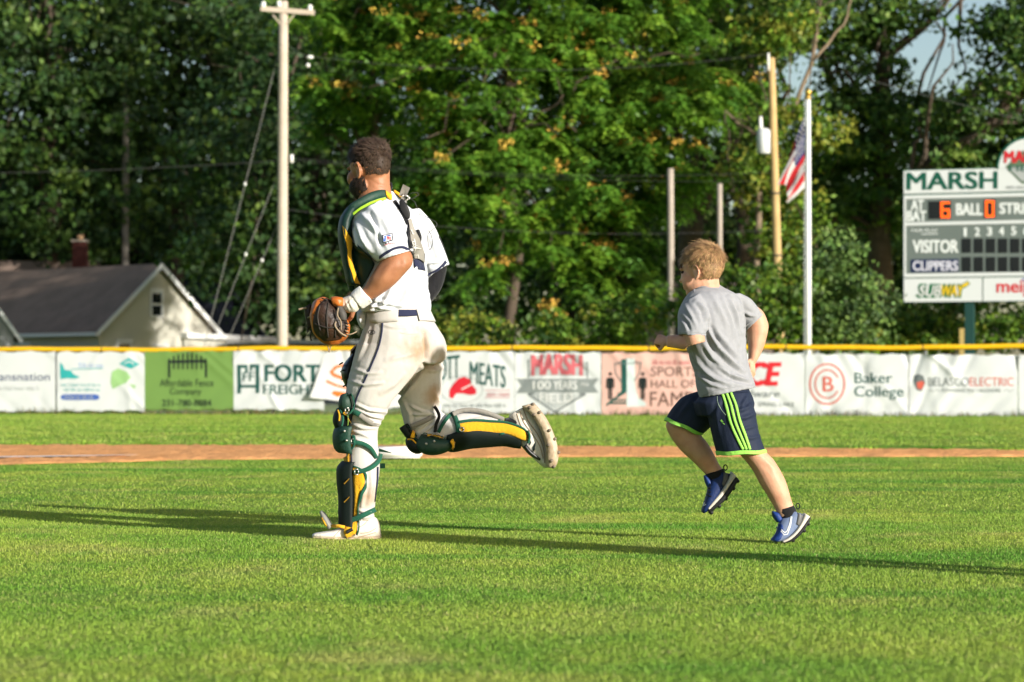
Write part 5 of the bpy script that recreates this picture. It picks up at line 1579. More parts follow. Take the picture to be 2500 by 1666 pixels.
jf = [  # folds read from the photograph
    ([(880, 520), (905, 545), (935, 580), (950, 612)], 7, 0.006), ([(868, 545), (885, 585), (905, 615)], 6, 0.007), ([(900, 505), (935, 535), (960, 580)], 9, 0.005), ([(862, 560), (872, 595), (893, 628)], 5, 0.006),
    ([(905, 520), (922, 560), (930, 600)], 5, -0.006), ([(1010, 560), (1030, 600), (1050, 655)], 6, 0.006), ([(1040, 560), (1060, 600), (1075, 640)], 6, 0.006), ([(1020, 620), (1045, 640), (1080, 640)], 5, 0.005),
    ([(1000, 690), (990, 720), (975, 752)], 7, 0.010), ([(1030, 680), (1035, 715), (1030, 752)], 6, 0.010), ([(960, 690), (948, 720), (930, 752)], 6, 0.009), ([(930, 715), (918, 735), (905, 756)], 5, 0.008), ([(1015, 640), (1012, 680), (1005, 740)], 6, 0.008), ([(985, 640), (968, 690), (955, 740)], 7, 0.006), ([(1040, 690), (1046, 720), (1044, 748)], 4, 0.007),
    ([(900, 725), (940, 742), (990, 748)], 5, 0.006), ([(895, 742), (930, 752), (960, 755)], 4, 0.006), ([(1000, 520), (1012, 560), (1010, 620)], 8, 0.004)]
jersey, BJ = fused('jersey', mb, C_JERSEY, ct, 0.0052, 2, [(a, w * 0.82, h * 1.9) for a, w, h in jf], 0.0014, 3)
def band_on(rings, i0, i1, grow, m, name, par, cw=0.006):
    """a woven stripe round a sleeve between two fractions of its length"""
    Q = cr(rings, 20); n = len(Q) - 1
    a, b = Q[int(i0 * n)], Q[int(i1 * n)]
    mb = MB(); ths = [2 * math.pi * k / 40 for k in range(40)]
    o0, o1 = ring_pts(a, CY, ths, grow), ring_pts(b, CY, ths, grow)
    q0, q1 = ring_pts(a, CY, ths, grow - cw), ring_pts(b, CY, ths, grow - cw)
    mb.rings([q0, o0, o1, q1], cap=False)
    return mb.build(name, m, par, True)
def hem_stripe(A, Bp, yd):
    mb = MB(); strip(mb, BJ, A, Bp, 0.0035, yd, 0.004, 3, 8, 1); mb.build('sleeve_stripe', C_NAVY, jersey, True)
hem_stripe([(926, 626), (940, 616), (962, 605), (985, 602), (1003, 612)], [(927, 633), (943, 622), (962, 611), (984, 608), (1003, 619)], CY - .3)
hem_stripe([(1044, 668), (1068, 656), (1086, 636)], [(1043, 675), (1070, 663), (1090, 642)], CY + .1)
hem_stripe([(975, 505), (985, 522), (993, 545), (995, 575)], [(978, 503), (989, 520), (997, 545), (999, 575)], CY - .1)
# sleeve patch: framed mark with red and blue bars
def patch(shapes, m, out, name, par, bv, yd, cut=5.0):
    return flat_print(name, shapes, lambda x, y: onto(bv, x, y, out, yd), m, par, cut)
pm = [(933.5, 574.5), (956, 570), (959.5, 572), (958.5, 588), (937, 594), (934, 591)]
pp = patch([poly_px(pm)], C_NAVY, 0.003, 'sleeve_patch', jersey, BJ, CY - .25, 4)
patch([poly_px([(935.2, 576), (955.6, 572), (957.6, 573.4), (956.8, 586.6), (938, 591.6), (935.8, 589.6)])], inkm('patch_white', (0.7, 0.7, 0.7)), 0.0042, 'patch_field', pp, BJ, CY - .25, 4)
patch([poly_px([(936.6, 577.5), (954.6, 574), (954.6, 576.6), (941, 579.4), (940.6, 590), (937.4, 590.8)])], inkm('patch_blue', (0.06, 0.12, 0.42)), 0.0054, 'patch_bar', pp, BJ, CY - .25, 4)
for x in (944, 948, 952):
    patch([poly_px([(x, 579.6), (x + 2.4, 579.1), (x + 2.2, 587.2), (x - .2, 587.9)])], I_RED, 0.0054, 'patch_bar', pp, BJ, CY - .25, 4)
patch([text_px('ILE', (940, 591.5, 951, 597), 0.04, slant=2)], I_BLACK, 0.003, 'patch_lettering', jersey, BJ, CY - .25, 4)
patch([text_px('SPORTS', (937, 597.6, 964, 601.2), 0.01, slant=5)], I_RED, 0.003, 'patch_red_lettering', jersey, BJ, CY - .25, 4)
patch([poly_px([(1013, 608), (1024, 603), (1033, 610), (1037, 622), (1036, 636), (1028, 626), (1012, 626), (1010, 655 - 40)]), poly_px([(1012, 632), (1024, 630), (1034, 640), (1037, 662), (1033, 660), (1027, 640), (1013, 652)])], C_NAVY, 0.003, 'number', jersey, BJ, CY, 5)

# ---- pants
HIP = [(895, 748, 1048, 748, 0, .13), (893, 768, 1052, 768, 0, .14), (889, 795, 1066, 795, 0, .15), (878, 830, 1086, 828, 0.01, .155), (868, 865, 1091, 862, 0.02, .155), (866, 890, 1080, 890, .02, .13)]
LEG_N = [(872, 840, 1062, 850, -.06, .13), (860, 885, 1042, 890, -.075, .13), (850, 925, 1006, 930, -.085, .125), (844, 958, 975, 964, -.09, .11), (846, 990, 948, 1004, -.09, .095), (851, 1015, 930, 1034, -.09, .082), (852, 1045, 922, 1056, -.085, .076), (848, 1085, 923, 1092, -.08, .078), (844, 1125, 927, 1128, -.08, .078), (846, 1165, 925, 1165, -.08, .07), (850, 1205, 919, 1205, -.08, .062), (857, 1240, 915, 1242, -.08, .054), (862, 1268, 913, 1272, -.08, .05)]
LEG_F = [(925, 840, 1092, 842, .09, .12), (942, 885, 1084, 885, .10, .12), (960, 925, 1080, 925, .105, .11), (971, 965, 1079, 965, .11, .10), (979, 1003, 1078, 1000, .115, .09), (990, 1042, 1086, 1010, .12, .085), (1012, 1082, 1092, 1014, .12, .08), (1045, 1095, 1108, 1014, .12, .078), (1100, 1088, 1125, 1006, .12, .075), (1150, 1080, 1158, 1005, .12, .068), (1192, 1070, 1196, 1010, .12, .06), (1226, 1058, 1228, 1020, .12, .05)]
mb = MB()
loft(mb, HIP, CY, 28, 4, ell=(0.60, 0.80, 1.15))
loft(mb, LEG_N, CY, 26, 4); loft(mb, LEG_F, CY, 26, 4)
pf = [([(862, 900), (895, 912), (930, 910)], 5, 0.004), ([(852, 930), (890, 940), (935, 935)], 5, 0.004), ([(1035, 890), (1010, 925), (975, 965), (948, 1000)], 6, -0.010), ([(1086, 885), (1060, 896), (1035, 892)], 6, -0.010), ([(1033, 800), (1040, 850), (1036, 890)], 6, -0.009),
      ([(864, 985), (900, 1002), (940, 1006)], 4, 0.006), ([(868, 998), (905, 1016), (935, 1022)], 4, 0.006), ([(872, 1012), (905, 1028), (930, 1036)], 4, 0.005), ([(858, 1035), (885, 1046), (915, 1046)], 4, 0.005), ([(858, 1052), (885, 1060), (905, 1070)], 4, 0.005), ([(860, 1068), (885, 1080), (900, 1086)], 3.5, 0.004),
      ([(880, 1165), (888, 1200), (882, 1245)], 5, 0.005), ([(905, 1140), (908, 1190), (900, 1230)], 5, 0.004), ([(870, 1245), (895, 1252), (915, 1248)], 4, 0.005), ([(868, 1258), (890, 1264), (912, 1260)], 4, 0.005),
      ([(1000, 990), (1030, 1005), (1062, 1010)], 4, 0.006), ([(1004, 1012), (1030, 1012), (1060, 1014)], 4, 0.006), ([(1015, 1050), (1040, 1035), (1065, 1020)], 4, 0.006), ([(1030, 1060), (1052, 1042), (1075, 1022)], 4, 0.006), ([(985, 980), (1000, 1010), (1003, 1045)], 5, 0.005), ([(1062, 960), (1072, 990), (1074, 1010)], 5, 0.006),
      ([(1150, 1025), (1180, 1022), (1205, 1040)], 4, 0.006), ([(1160, 1035), (1185, 1035), (1205, 1050)], 4, 0.005), ([(925, 790), (960, 800), (1010, 800)], 4, 0.003), ([(900, 800), (890, 840), (872, 880)], 5, 0.004), ([(945, 880), (985, 870), (1020, 860)], 7, 0.004), ([(930, 960), (960, 940), (985, 915)], 7, 0.004)]
def add_stain(m, c, r, col, amt):
    N, L = m.node_tree.nodes, m.node_tree.links
    b = N['Principled BSDF']; src = b.inputs['Base Color'].links[0].from_socket
    tc = N.new('ShaderNodeTexCoord'); d = N.new('ShaderNodeVectorMath'); d.operation = 'DISTANCE'; d.inputs[1].default_value = c
    nz = N.new('ShaderNodeTexNoise'); nz.inputs['Scale'].default_value = 22; nz.inputs['Detail'].default_value = 6
    L.new(tc.outputs['Object'], d.inputs[0]); L.new(tc.outputs['Object'], nz.inputs['Vector'])
    a = N.new('ShaderNodeMath'); a.operation = 'MULTIPLY_ADD'; a.inputs[1].default_value = r * 1.3; L.new(nz.outputs[0], a.inputs[0]); L.new(d.outputs['Value'], a.inputs[2])
    mr = N.new('ShaderNodeMapRange'); mr.inputs[1].default_value = r * 0.9; mr.inputs[2].default_value = r * 1.9; mr.inputs[3].default_value = amt; mr.inputs[4].default_value = 0.0
    L.new(a.outputs[0], mr.inputs[0])
    x = N.new('ShaderNodeMix'); x.data_type = 'RGBA'; x.inputs['B'].default_value = (*col, 1)
    L.new(mr.outputs[0], x.inputs['Factor']); L.new(src, x.inputs['A']); L.new(x.outputs['Result'], b.inputs['Base Color'])
for sx, sy, sd, sr in ((1020, 850, -.13, .085), (1066, 880, -.02, .06), (1060, 965, .03, .06), (905, 1215, -.14, .05), (1010, 935, -.1, .05)):
    add_stain(C_PANTS, tuple(C(sx, sy, sd) - foot), sr, (0.33, 0.22, 0.13), 0.9)
pants, BP = fused('pants', mb, C_PANTS, ct, 0.0052, 2, [(a, w * 0.78, h * 1.7) for a, w, h in pf], 0.0009, 5)
M_PIPE = C_NAVY
mb = MB(); ribbon(mb, BP, [(934, 790), (932, 815), (924, 850), (908, 890), (888, 935), (872, 970), (864, 1000), (856, 1030), (853, 1052)], 4.5, 0.0035, CY - .1, 0.004); mb.build('side_piping', M_PIPE, pants, True)
mb = MB(); ribbon(mb, BP, [(921, 1140), (920, 1180), (915, 1225)], 3.5, 0.0035, CY - .1, 0.004); mb.build('side_piping', M_PIPE, pants, True)
mb = MB(); ribbon(mb, BP, [(857, 1104), (858, 1132)], 4, 0.0015, CY - .1, 0.003); mb.build('side_piping', M_PIPE, pants, True)
mb = MB(); ribbon(mb, BP, [(976, 813), (995, 816), (1018, 816), (1036, 812)], 1.6, 0.001, CY - .1, 0.002); mb.build('pocket_seam', cloth_mat('seam', (0.40, 0.36, 0.32)), pants, True)
patch([ring_px(908, 812, 8.6, 5.8, 1.5, 26), text_px('R', (904, 809, 912, 815.5), 0.02, 0.2)], I_BLACK, 0.0025, 'pants_emblem', pants, BP, CY - .1, 4)
# belt with cream loops
mb = MB(); strip(mb, [BP], [(972, 757), (995, 757), (1014, 757)], [(970, 774), (994, 774), (1018, 772)], 0.006, CY - .05, 0.005); mb.build('belt', C_NAVY, pants, True)
mb = MB(); strip(mb, [BP], [(896, 762), (920, 760), (945, 758), (972, 757)], [(906, 788), (925, 790), (948, 787), (971, 786)], 0.007, CY - .05, 0.006); mb.build('waistband', C_PANTS, pants, True)
mb = MB(); strip(mb, [BP], [(1014, 756), (1030, 756), (1046, 758)], [(1022, 786), (1040, 786), (1060, 788)], 0.009, CY, 0.006); mb.build('waistband', C_PANTS, pants, True)
# loose cloth bunched at the front of the waist
mb = MB(); loft(mb, [(872, 758, 905, 752, -.02, .05), (870, 780, 900, 786, -.03, .05), (878, 800, 896, 808, -.03, .03)], CY, 14, 4); fused('shirt_tail', mb, C_JERSEY, ct, 0.006, 2, [([(875, 765), (880, 785), (888, 803)], 3, 0.005), ([(890, 760), (888, 785), (892, 800)], 3, 0.004)])

# ---- body: one continuous skin surface from head to ankles
fwd = Vector((-0.76, 0.65, -0.10))
HF = frame_of(fwd); HC = C(901, 408, 0.0)
mb = MB()
head(mb, HC, HF, 1.0)
loft(mb, [(888, 425, 952, 405, 0.0, .055), (880, 460, 952, 446, 0.0, .060), (874, 487, 956, 470, 0.0, .068), (884, 508, 968, 502, 0.0, .08)], CY, 20, 4)
loft(mb, TORSO[:8], CY, 24, 2, grow=-0.025, ell=ELL)
loft(mb, HIP, CY, 20, 2, grow=-0.025, ell=(0.60, 0.80, 1.15))
loft(mb, LEG_N, CY, 18, 2, grow=-0.016); loft(mb, LEG_F, CY, 18, 2, grow=-0.016)
ARM_N = [(876, 545, 925, 500, -.12, .065), (890, 580, 958, 545, -.17, .062), (922, 612, 985, 592, -.21, .06), (930, 632, 1005, 620, -.235, .06), (926, 641, 1007, 646, -.245, .06), (916, 656, 990, 668, -.25, .058), (904, 676, 962, 697, -.25, .052), (892, 698, 930, 720, -.235, .042), (880, 712, 906, 733, -.225, .034)]
loft(mb, ARM_N, CY, 22, 5)
ARM_F = [(990, 545, 1030, 530, .13, .06), (1020, 590, 1070, 575, .19, .056), (1042, 640, 1088, 625, .23, .052), (1050, 668, 1085, 672, .235, .05), (1030, 690, 1066, 718, .22, .047), (985, 735, 1015, 768, .19, .042), (930, 790, 955, 815, .16, .035), (895, 822, 915, 842, .15, .03)]
loft(mb, ARM_F, CY, 18, 4)
hand(mb, C(874, 734, -.215), (C(828, 752, -.18) - C(874, 734, -.215)), Vector((-.2, -.6, .6)), 1.0, (25, 25, 20), -1)
hand(mb, C(902, 834, .15), (C(872, 862, .13) - C(902, 834, .15)), Vector((-.3, -.7, .5)), 1.0, (55, 60, 30), 1)
body, BB = fused('body', mb, S_TAN, ct, 0.0055, 2, [([(905, 440), (925, 452), (945, 455)], 3, -0.002), ([(960, 640), (945, 660), (925, 690)], 8, 0.004), ([(985, 630), (990, 645), (980, 660)], 6, 0.003)], 0.0006, 9)
# black undersleeve on the far arm
mb = MB(); loft(mb, [(q[0], q[1], q[2], q[3], q[4], q[5]) for q in ARM_F[1:7]], CY, 18, 4, grow=0.006); fused('undersleeve', mb, C_BLACKSL, ct, 0.007, 2)
# eyes
for sg in (-1, 1):
    mb = MB(); p = HC + HF[0] * 0.086 + HF[1] * (sg * 0.031) - HF[2] * 0.012
    ellip(mb, p, (HF[0] * 0.010, HF[1] * 0.013, HF[2] * 0.009)); mb.build('eye', mat('eye_dark', (0.05, 0.035, 0.03), 0.2), ct, True)
# hair and beard
H_BROWN = mat('hair_brown', (0.052, 0.035, 0.024), 0.5, island=0.42, spec=0.15)
def hair_reg(f, s, u, r):
    if u < -0.62 or f > 0.80 and u < 0.35: return None
    if f > 0.25 and u < -0.02 : return None
    if -0.25 < f <= 0.25 and u < -0.12 and abs(s) > 0.6: return None
    top = max(0.0, min(1.0, (u - 0.05) / 0.45))
    ln = 0.007 + 0.024 * top + 0.012 * (f > 0.3) * top
    wv = 0.6 * math.sin(9 * f + 7 * s + 3 * r.random())
    d = (0.75 * top + 0.1 + 0.3 * r.uniform(-1, 1), wv * 0.6 + r.uniform(-.5, .5), -0.9 * (1 - top) + 0.35 * r.uniform(-1, 1))
    return ln * r.uniform(0.7, 1.25), d, 0.12 + 0.42 * top * r.uniform(0.1, 1.2)
mb = MB(); ellip(mb, HC + HF[2] * 0.026 - HF[0] * 0.012, (HF[0] * 0.0993, HF[1] * 0.0800, HF[2] * 0.0915), 22, 14)
cap_, _ = fused('hair', mb, mat('hair_brown_under', (0.03, 0.019, 0.012), 0.9, spec=0.05), ct, 0.008, 1, (), 0.002, 4)
strands('hair_strands', H_BROWN, cap_, HC + HF[2] * 0.018 - HF[0] * 0.012, HF, (0.1015, 0.0825, 0.1005), 13000, hair_reg, 5, 0.0034, nclump=420, mess=0.22)
def beard_reg(f, s, u, r):
    if u > 0.02 - 0.45 * max(0, f) or u < -0.97 or f < -0.62: return None
    return 0.014 * r.uniform(0.6, 1.3), (0.25, r.uniform(-.3, .3), -1), 0.25
strands('beard', mat('beard_dark', (0.024, 0.015, 0.010), 0.6, island=0.4), ct, HC - HF[2] * 0.052 + HF[0] * 0.026, HF, (0.086, 0.080, 0.101), 12000, beard_reg, 6, mess=0.3)

# white wrist wrap and batting glove
mb = MB(); loft(mb, [(878, 698, 911, 738, -.23, .043), (866, 706, 898, 747, -.225, .043), (855, 718, 884, 756, -.22, .042)], CY, 20, 4); wr, BW = fused('wrist_wrap', mb, cloth_mat('wrap_white', (0.70, 0.69, 0.66)), ct, 0.005, 2, [([(888, 705), (900, 722), (906, 738)], 2.5, 0.003)], 0.0008)
mb = MB(); loft(mb, [(858, 718, 880, 752, -.22, .038), (845, 724, 868, 764, -.215, .042), (836, 727, 850, 765, -.205, .042), (826, 730, 838, 760, -.20, .036)], CY, 20, 4); gl, BG = fused('batting_glove', mb, mat('glove_white', (0.66, 0.62, 0.54), 0.55, 0.4, 20), ct, 0.005, 1, [([(862, 728), (848, 745), (842, 762)], 2.2, 0.003), ([(852, 725), (856, 745), (866, 758)], 2.2, 0.003), ([(842, 735), (850, 750), (852, 764)], 2, 0.003)], 0.001)
mb = MB(); strip(mb, [BG, BW], [(853, 764), (866, 756), (878, 750)], [(846, 766), (860, 764), (874, 756)], 0.003, CY - .25, 0.004); mb.build('glove_palm_patch', G_YEL, gl, True)

# ---- chest protector: front shell wrapped on the torso, collar pads, harness
cp = root('chest_protector', (0, 0, 0)); cp.parent = ct; cp.location = (0, 0, 0)
TT = [(q[0], q[1], q[2], q[3], q[4], q[5]) for q in TORSO]
def torso_shell(mb, rings, t0, t1, g0, g1, n=14, sub=4):
    Q = cr(rings, sub); m = len(Q)
    ths = [R(t0 + (t1 - t0) * k / n) for k in range(n + 1)]
    I = [ring_pts(q, CY, ths, g0, ELL) for q in Q]; O = [ring_pts(q, CY, ths, g1 - (0.008 if i in (0, m - 1) else 0), ELL) for i, q in enumerate(Q)]
    rows = []
    for a, b in zip(I, O): rows.append(a + b[::-1])
    mb.rings(rows)
    return mb
# torso ring angles: 90 = his back, 270 = his chest, 180 = his left side (towards the camera)
mb = MB(); torso_shell(mb, TT[2:8], 186, 345, 0.004, 0.040); mb.build('chest_panel', mat('chest_dark_green', (0.005, 0.024, 0.018), 0.5, 0.4, 30, 0.15, 60), cp, True)
CB = None
me_ = cp.children[0].data
off = origin_of(cp.children[0])
BC = BVHTree.FromPolygons([tuple(Vector(v.co) + off) for v in me_.vertices], [tuple(p.vertices) for p in me_.polygons])
BALL = [BC, BJ]
mb = MB(); strip(mb, BALL, [(837, 551), (842, 580), (848, 620), (856, 660), (864, 690), (876, 702)], [(850, 575), (860, 590), (856, 625), (866, 665), (876, 690), (884, 696)], 0.004, CY - .1, 0.006); mb.build('yellow_trim', G_YEL, cp, True)
mb = MB(); strip(mb, BJ, [(842, 590), (843, 612), (850, 645), (860, 680), (872, 705)], [(856, 586), (886, 606), (914, 634), (908, 662), (888, 700)], 0.010, CY - .1, 0.010, 8, 6, 2); mb.build('side_panel', MATS['chest_dark_green'], cp, True)
# front layers standing proud on his chest side
mb = MB()
loft(mb, [(840, 528, 862, 530, .02, .10), (832, 560, 858, 560, .03, .13), (832, 600, 858, 600, .03, .14), (838, 640, 862, 640, .03, .14), (846, 680, 868, 684, .03, .13), (852, 712, 872, 714, .03, .10)], CY, 18, 4, pw=0.8); fused('front_pad', mb, G_GREEN, cp, 0.007, 2, [([(832, 590), (845, 592), (856, 590)], 2.5, -0.008), ([(836, 640), (848, 642), (860, 640)], 2.5, -0.008)])
mb = MB(); loft(mb, [(834, 548, 840, 548, -.02, .08), (832, 575, 842, 575, -.02, .09), (835, 600, 846, 602, -.02, .09)], CY, 12, 4); mb.build('yellow_edge', G_YEL, cp, True)
# shoulder pad from the nape over the near shoulder and down in front
def pad(rows, m, name, par, grow=0.0):
    mb = MB(); loft(mb, rows, CY, 16, 5, grow=grow, pw=0.75); return fused(name, mb, m, par, 0.0055, 2)
SH = [(944, 464, 951, 484, -.035, .035), (925, 464, 932, 487, -.07, .035), (900, 472, 911, 494, -.10, .035), (874, 487, 886, 505, -.115, .035), (852, 502, 864, 520, -.11, .04), (838, 525, 851, 537, -.09, .04), (834, 550, 848, 556, -.07, .035)]
pad(SH, G_GREEN, 'shoulder_pad', cp)
mb = MB(); mb.tube([C(941, 485, -.095), C(925, 489, -.12), C(905, 496, -.145), C(884, 507, -.158), C(864, 521, -.155), C(851, 538, -.135), C(846, 556, -.11)], 0.0065, 8); mb.build('lime_piping', G_LIME, cp, True)
mb = MB(); loft(mb, [(848, 528, 861, 524, -.115, .012), (843, 548, 857, 548, -.115, .012), (842, 570, 853, 574, -.11, .012), (845, 584, 852, 586, -.10, .008)], CY, 12, 4); mb.build('lime_lining', mat('lining_green', (0.10, 0.30, 0.02), 0.7), cp, True)
mb = MB(); loft(mb, [(942, 466, 945, 482, -.055, .025), (950, 472, 953, 488, -.05, .02), (957, 478, 957, 488, -.045, .012)], CY, 12, 4, grow=0.004); mb.build('yellow_tab', G_YEL, cp, True)
pad([(960, 467, 953, 482, .07, .03), (972, 474, 964, 488, .10, .03), (986, 488, 976, 496, .12, .03)], G_GREEN, 'shoulder_pad', cp)
mb = MB(); mb.tube([C(962, 467, .045), C(973, 474, .07), C(984, 486, .09)], 0.007, 8); mb.build('yellow_piping', G_YEL, cp, True)
# collar loop, straps, buckle, grey back plate
mb = MB(); mb.tube([C(947, 446, .03), C(955, 449, .03), C(956, 458, .03), C(950, 466, .0)], 0.006, 6); mb.build('collar_loop', C_BLACKSL, cp, True)
mb = MB(); ribbon(mb, BALL, [(951, 468), (960, 482), (971, 500), (981, 515)], 7, 0.010, CY - .05, 0.004); mb.build('strap', G_GREY, cp, True)
mb = MB(); ribbon(mb, BJ, [(962, 492), (974, 510), (986, 530), (994, 548)], 7, 0.006, CY - .05, 0.004); mb.build('strap', C_BLACKSL, cp, True)
mb = MB(); loft(mb, [(977, 496, 985, 490, .02, .016), (980, 512, 996, 506, .01, .018), (988, 530, 1003, 524, .01, .018), (994, 540, 1002, 538, .01, .012)], CY, 16, 4, grow=0.001, pw=0.45); bk, _ = fused('buckle', mb, mat('buckle_matte', (0.012, 0.012, 0.013), 0.6), cp, 0.004, 0)
bk.location.y -= 0.10
mb = MB(); strip(mb, BJ, [(992, 540), (994, 552), (997, 590), (1003, 620), (1008, 634)], [(1001, 536), (1006, 552), (1022, 585), (1031, 612), (1032, 638)], 0.012, CY, 0.010, 4); bp_ = mb.build('back_plate', mat('plate_grey', (0.23, 0.215, 0.19), 0.5), cp, True)
mb = MB(); strip(mb, BJ, [(992, 556), (994, 590), (998, 610)], [(999, 552), (1003, 588), (1006, 608)], 0.009, CY, 0.006, 3); mb.build('strap', C_BLACKSL, cp, True)
mb = MB(); strip(mb, BJ, [(1014, 562), (1020, 580), (1023, 592)], [(1019, 562), (1025, 578), (1025, 592)], 0.009, CY, 0.006, 2); mb.build('strap', C_BLACKSL, cp, True)
bmE = me_ = bp_.data; off = origin_of(bp_)
BPL = BVHTree.FromPolygons([tuple(Vector(v.co) + off) for v in me_.vertices], [tuple(p.vertices) for p in me_.polygons])
patch([text_px('5', (1003, 590, 1008, 606), 0.06), line_px([(1009, 584), (1012, 598), (1011, 615)], 2.2), line_px([(1002, 562), (1006, 572), (1009, 571)], 2.4), line_px([(1009, 621), (1018, 622), (1020, 630)], 1.2)], inkm('plate_white', (0.62, 0.61, 0.57)), 0.006, 'plate_mark', bp_, BPL, CY, 4)
mb = MB(); strip(mb, BJ, [(1008, 634), (1010, 650), (1012, 656)], [(1028, 638), (1034, 648), (1037, 662)], 0.004, CY, 0.004, 3); mb.build('strap', C_NAVY, cp, True)
# upright strap end with clip and loose cord
mb = MB(); a_, b2_, c_, d_ = C(974, 478, .0), C(984, 450, -.02), C(1001, 459, -.02), C(991, 482, .0)
mb.slab([a_, d_, c_, b2_], (0, 0.005, 0)); mb.slab([C(976, 480), C(990, 483), C(994, 497), C(985, 492)], (0, .006, 0)); mb.build('strap_end', G_GREY, cp)
mb = MB()
for p in ((985, 474, 999, 482), (988, 494, 998, 484), (985, 475, 981, 484)): mb.tube([C(p[0], p[1], -.01), C(p[2], p[3], -.01)], 0.004, 6)
mb.ball(C(998, 484, -.012), 0.0075, 8, 6); mb.build('clip', G_METAL, cp, True)
mb = MB(); mb.tube([C(996, 476, 0), C(1008, 471, 0), C(1020, 471, 0), C(1022, 476, 0), C(1010, 484, 0), C(1002, 486, 0)], 0.0014, 4); mb.tube([C(1003, 486, 0), C(1013, 494, 0), C(1018, 508, 0), C(1019, 519, .02)], 0.0014, 4)
mb.tube([C(*p) for p in cr([(1019, 520, .05), (1045, 532, .04), (1064, 543, .03), (1066, 552, .03), (1055, 562, .02), (1046, 570, .01), (1044, 585, .0), (1047, 604, .0), (1050, 610, .0), (1056, 594, .0), (1052, 573, .0), (1044, 562, .01)], 5)], 0.0016, 4); mb.build('loose_cord', mat('cord_dark', (0.05, 0.05, 0.05), 0.5), cp, True)

# ---- shoes
def shoe(rows, sole_rows, m_up, m_sole, name, extra=None, cleats=()):
    mb = MB(); loft(mb, rows, CY, 20, 4, pw=0.85); sh, bv = fused(name, mb, m_up, ct, 0.005, 2, (), 0.0006)
    mb = MB(); loft(mb, sole_rows, CY, 18, 4, pw=0.75); so, bs = fused('sole', mb, m_sole, sh, 0.005, 1)
    for c, d in cleats:
        mb = MB(); mb.tube([c, c + d * 0.6, c + d], [0.011, 0.009, 0.007], 7); mb.build('cleat', mat('cleat', (0.20, 0.16, 0.12), 0.6), sh, True)
    return sh, bv, bs
M_SHOE = mat('shoe_white', (0.70, 0.66, 0.60), 0.6, 0.6, 18, 0.15, 60, (0.52, 0.44, 0.35))
M_SOLE = mat('shoe_sole', (0.50, 0.41, 0.29), 0.5, 0.9, 30, 0.2, 60, (0.30, 0.21, 0.13))
sn, BSN, _ = shoe([(928, 1284, 930, 1312, -.08, .022), (919, 1264, 924, 1316, -.08, .036), (895, 1258, 898, 1317, -.08, .043), (868, 1262, 868, 1317, -.082, .045), (846, 1280, 844, 1317, -.085, .047), (818, 1293, 816, 1316, -.088, .049), (790, 1298, 789, 1314, -.09, .048), (768, 1302, 768, 1312, -.09, .036), (762, 1306, 762, 1311, -.09, .02)],
     [(931, 1306, 930, 1319, -.08, .03), (900, 1308, 900, 1321, -.08, .046), (850, 1310, 850, 1320, -.085, .05), (800, 1308, 800, 1318, -.09, .052), (763, 1308, 763, 1315, -.09, .03)], M_SHOE, M_SOLE, 'shoe')
for pts in ([(905, 1262), (890, 1280), (872, 1290)], [(918, 1290), (900, 1300), (880, 1302)], [(845, 1285), (830, 1296), (815, 1310)], [(918, 1300), (890, 1308), (868, 1312)]):
    mb = MB(); ribbon(mb, BSN, pts, 1.6, 0.001, CY - .15, 0.002); mb.build('shoe_seam', mat('seam_brown', (0.36, 0.27, 0.19), 0.7), sn, True)
sole_n = Vector((0.72, -0.55, 0.42)).normalized()
cl_px = [(1292, 996), (1300, 988), (1316, 1008), (1303, 1014), (1340, 1052), (1353, 1073), (1338, 1088), (1362, 1106), (1345, 1126), (1351, 1140)]
shf, BSF, BSS = shoe([(1242, 1014, 1288, 988, .12, .040), (1247, 1034, 1304, 1008, .12, .046), (1256, 1060, 1318, 1034, .12, .048), (1272, 1090, 1330, 1062, .12, .050), (1294, 1112, 1340, 1096, .12, .050), (1314, 1131, 1346, 1122, .12, .045), (1330, 1143, 1346, 1138, .12, .03)],
     [(1272, 992, 1304, 984, .07, .030), (1296, 1012, 1322, 1004, .065, .036), (1314, 1040, 1340, 1032, .06, .036), (1326, 1068, 1354, 1064, .06, .042), (1332, 1096, 1362, 1094, .06, .046), (1332, 1122, 1363, 1122, .06, .042), (1336, 1142, 1356, 1142, .065, .03)], M_SHOE, M_SOLE, 'shoe')
for x, y in cl_px:
    p = onto(BSS, x, y, 0.0, CY + .05); mb = MB(); mb.tube([p - sole_n * .005, p + sole_n * 0.006, p + sole_n * 0.011], [0.008, 0.007, 0.005], 7); mb.build('cleat', mat('cleat', (0.20, 0.16, 0.12), 0.6), shf, True)
for pts, w in (([(1268, 1000), (1278, 1030), (1300, 1060), (1318, 1090), (1326, 1120)], 2.2), ([(1276, 996), (1290, 1030), (1312, 1060), (1326, 1094), (1330, 1130)], 2.5), ([(1262, 1010), (1272, 1040), (1290, 1066)], 2.0)):
    mb = MB(); ribbon(mb, [BSF], pts, w, 0.002, CY, 0.003); mb.build('shoe_seam', MATS['seam_brown'], shf, True)
patch([poly_px([(1290, 1056), (1297, 1082), (1293, 1088), (1287, 1066)]), poly_px([(1308, 1078), (1306, 1098), (1301, 1104), (1300, 1092)])], I_BLACK, 0.002, 'shoe_mark', shf, BSF, CY, 5)
mb = MB(); loft(mb, [(1228, 1056, 1232, 1022, .12, .046), (1244, 1052, 1250, 1018, .12, .046), (1262, 1046, 1270, 1016, .12, .04)], CY, 16, 3); mb.build('sock', C_BLACKSL, ct, True)

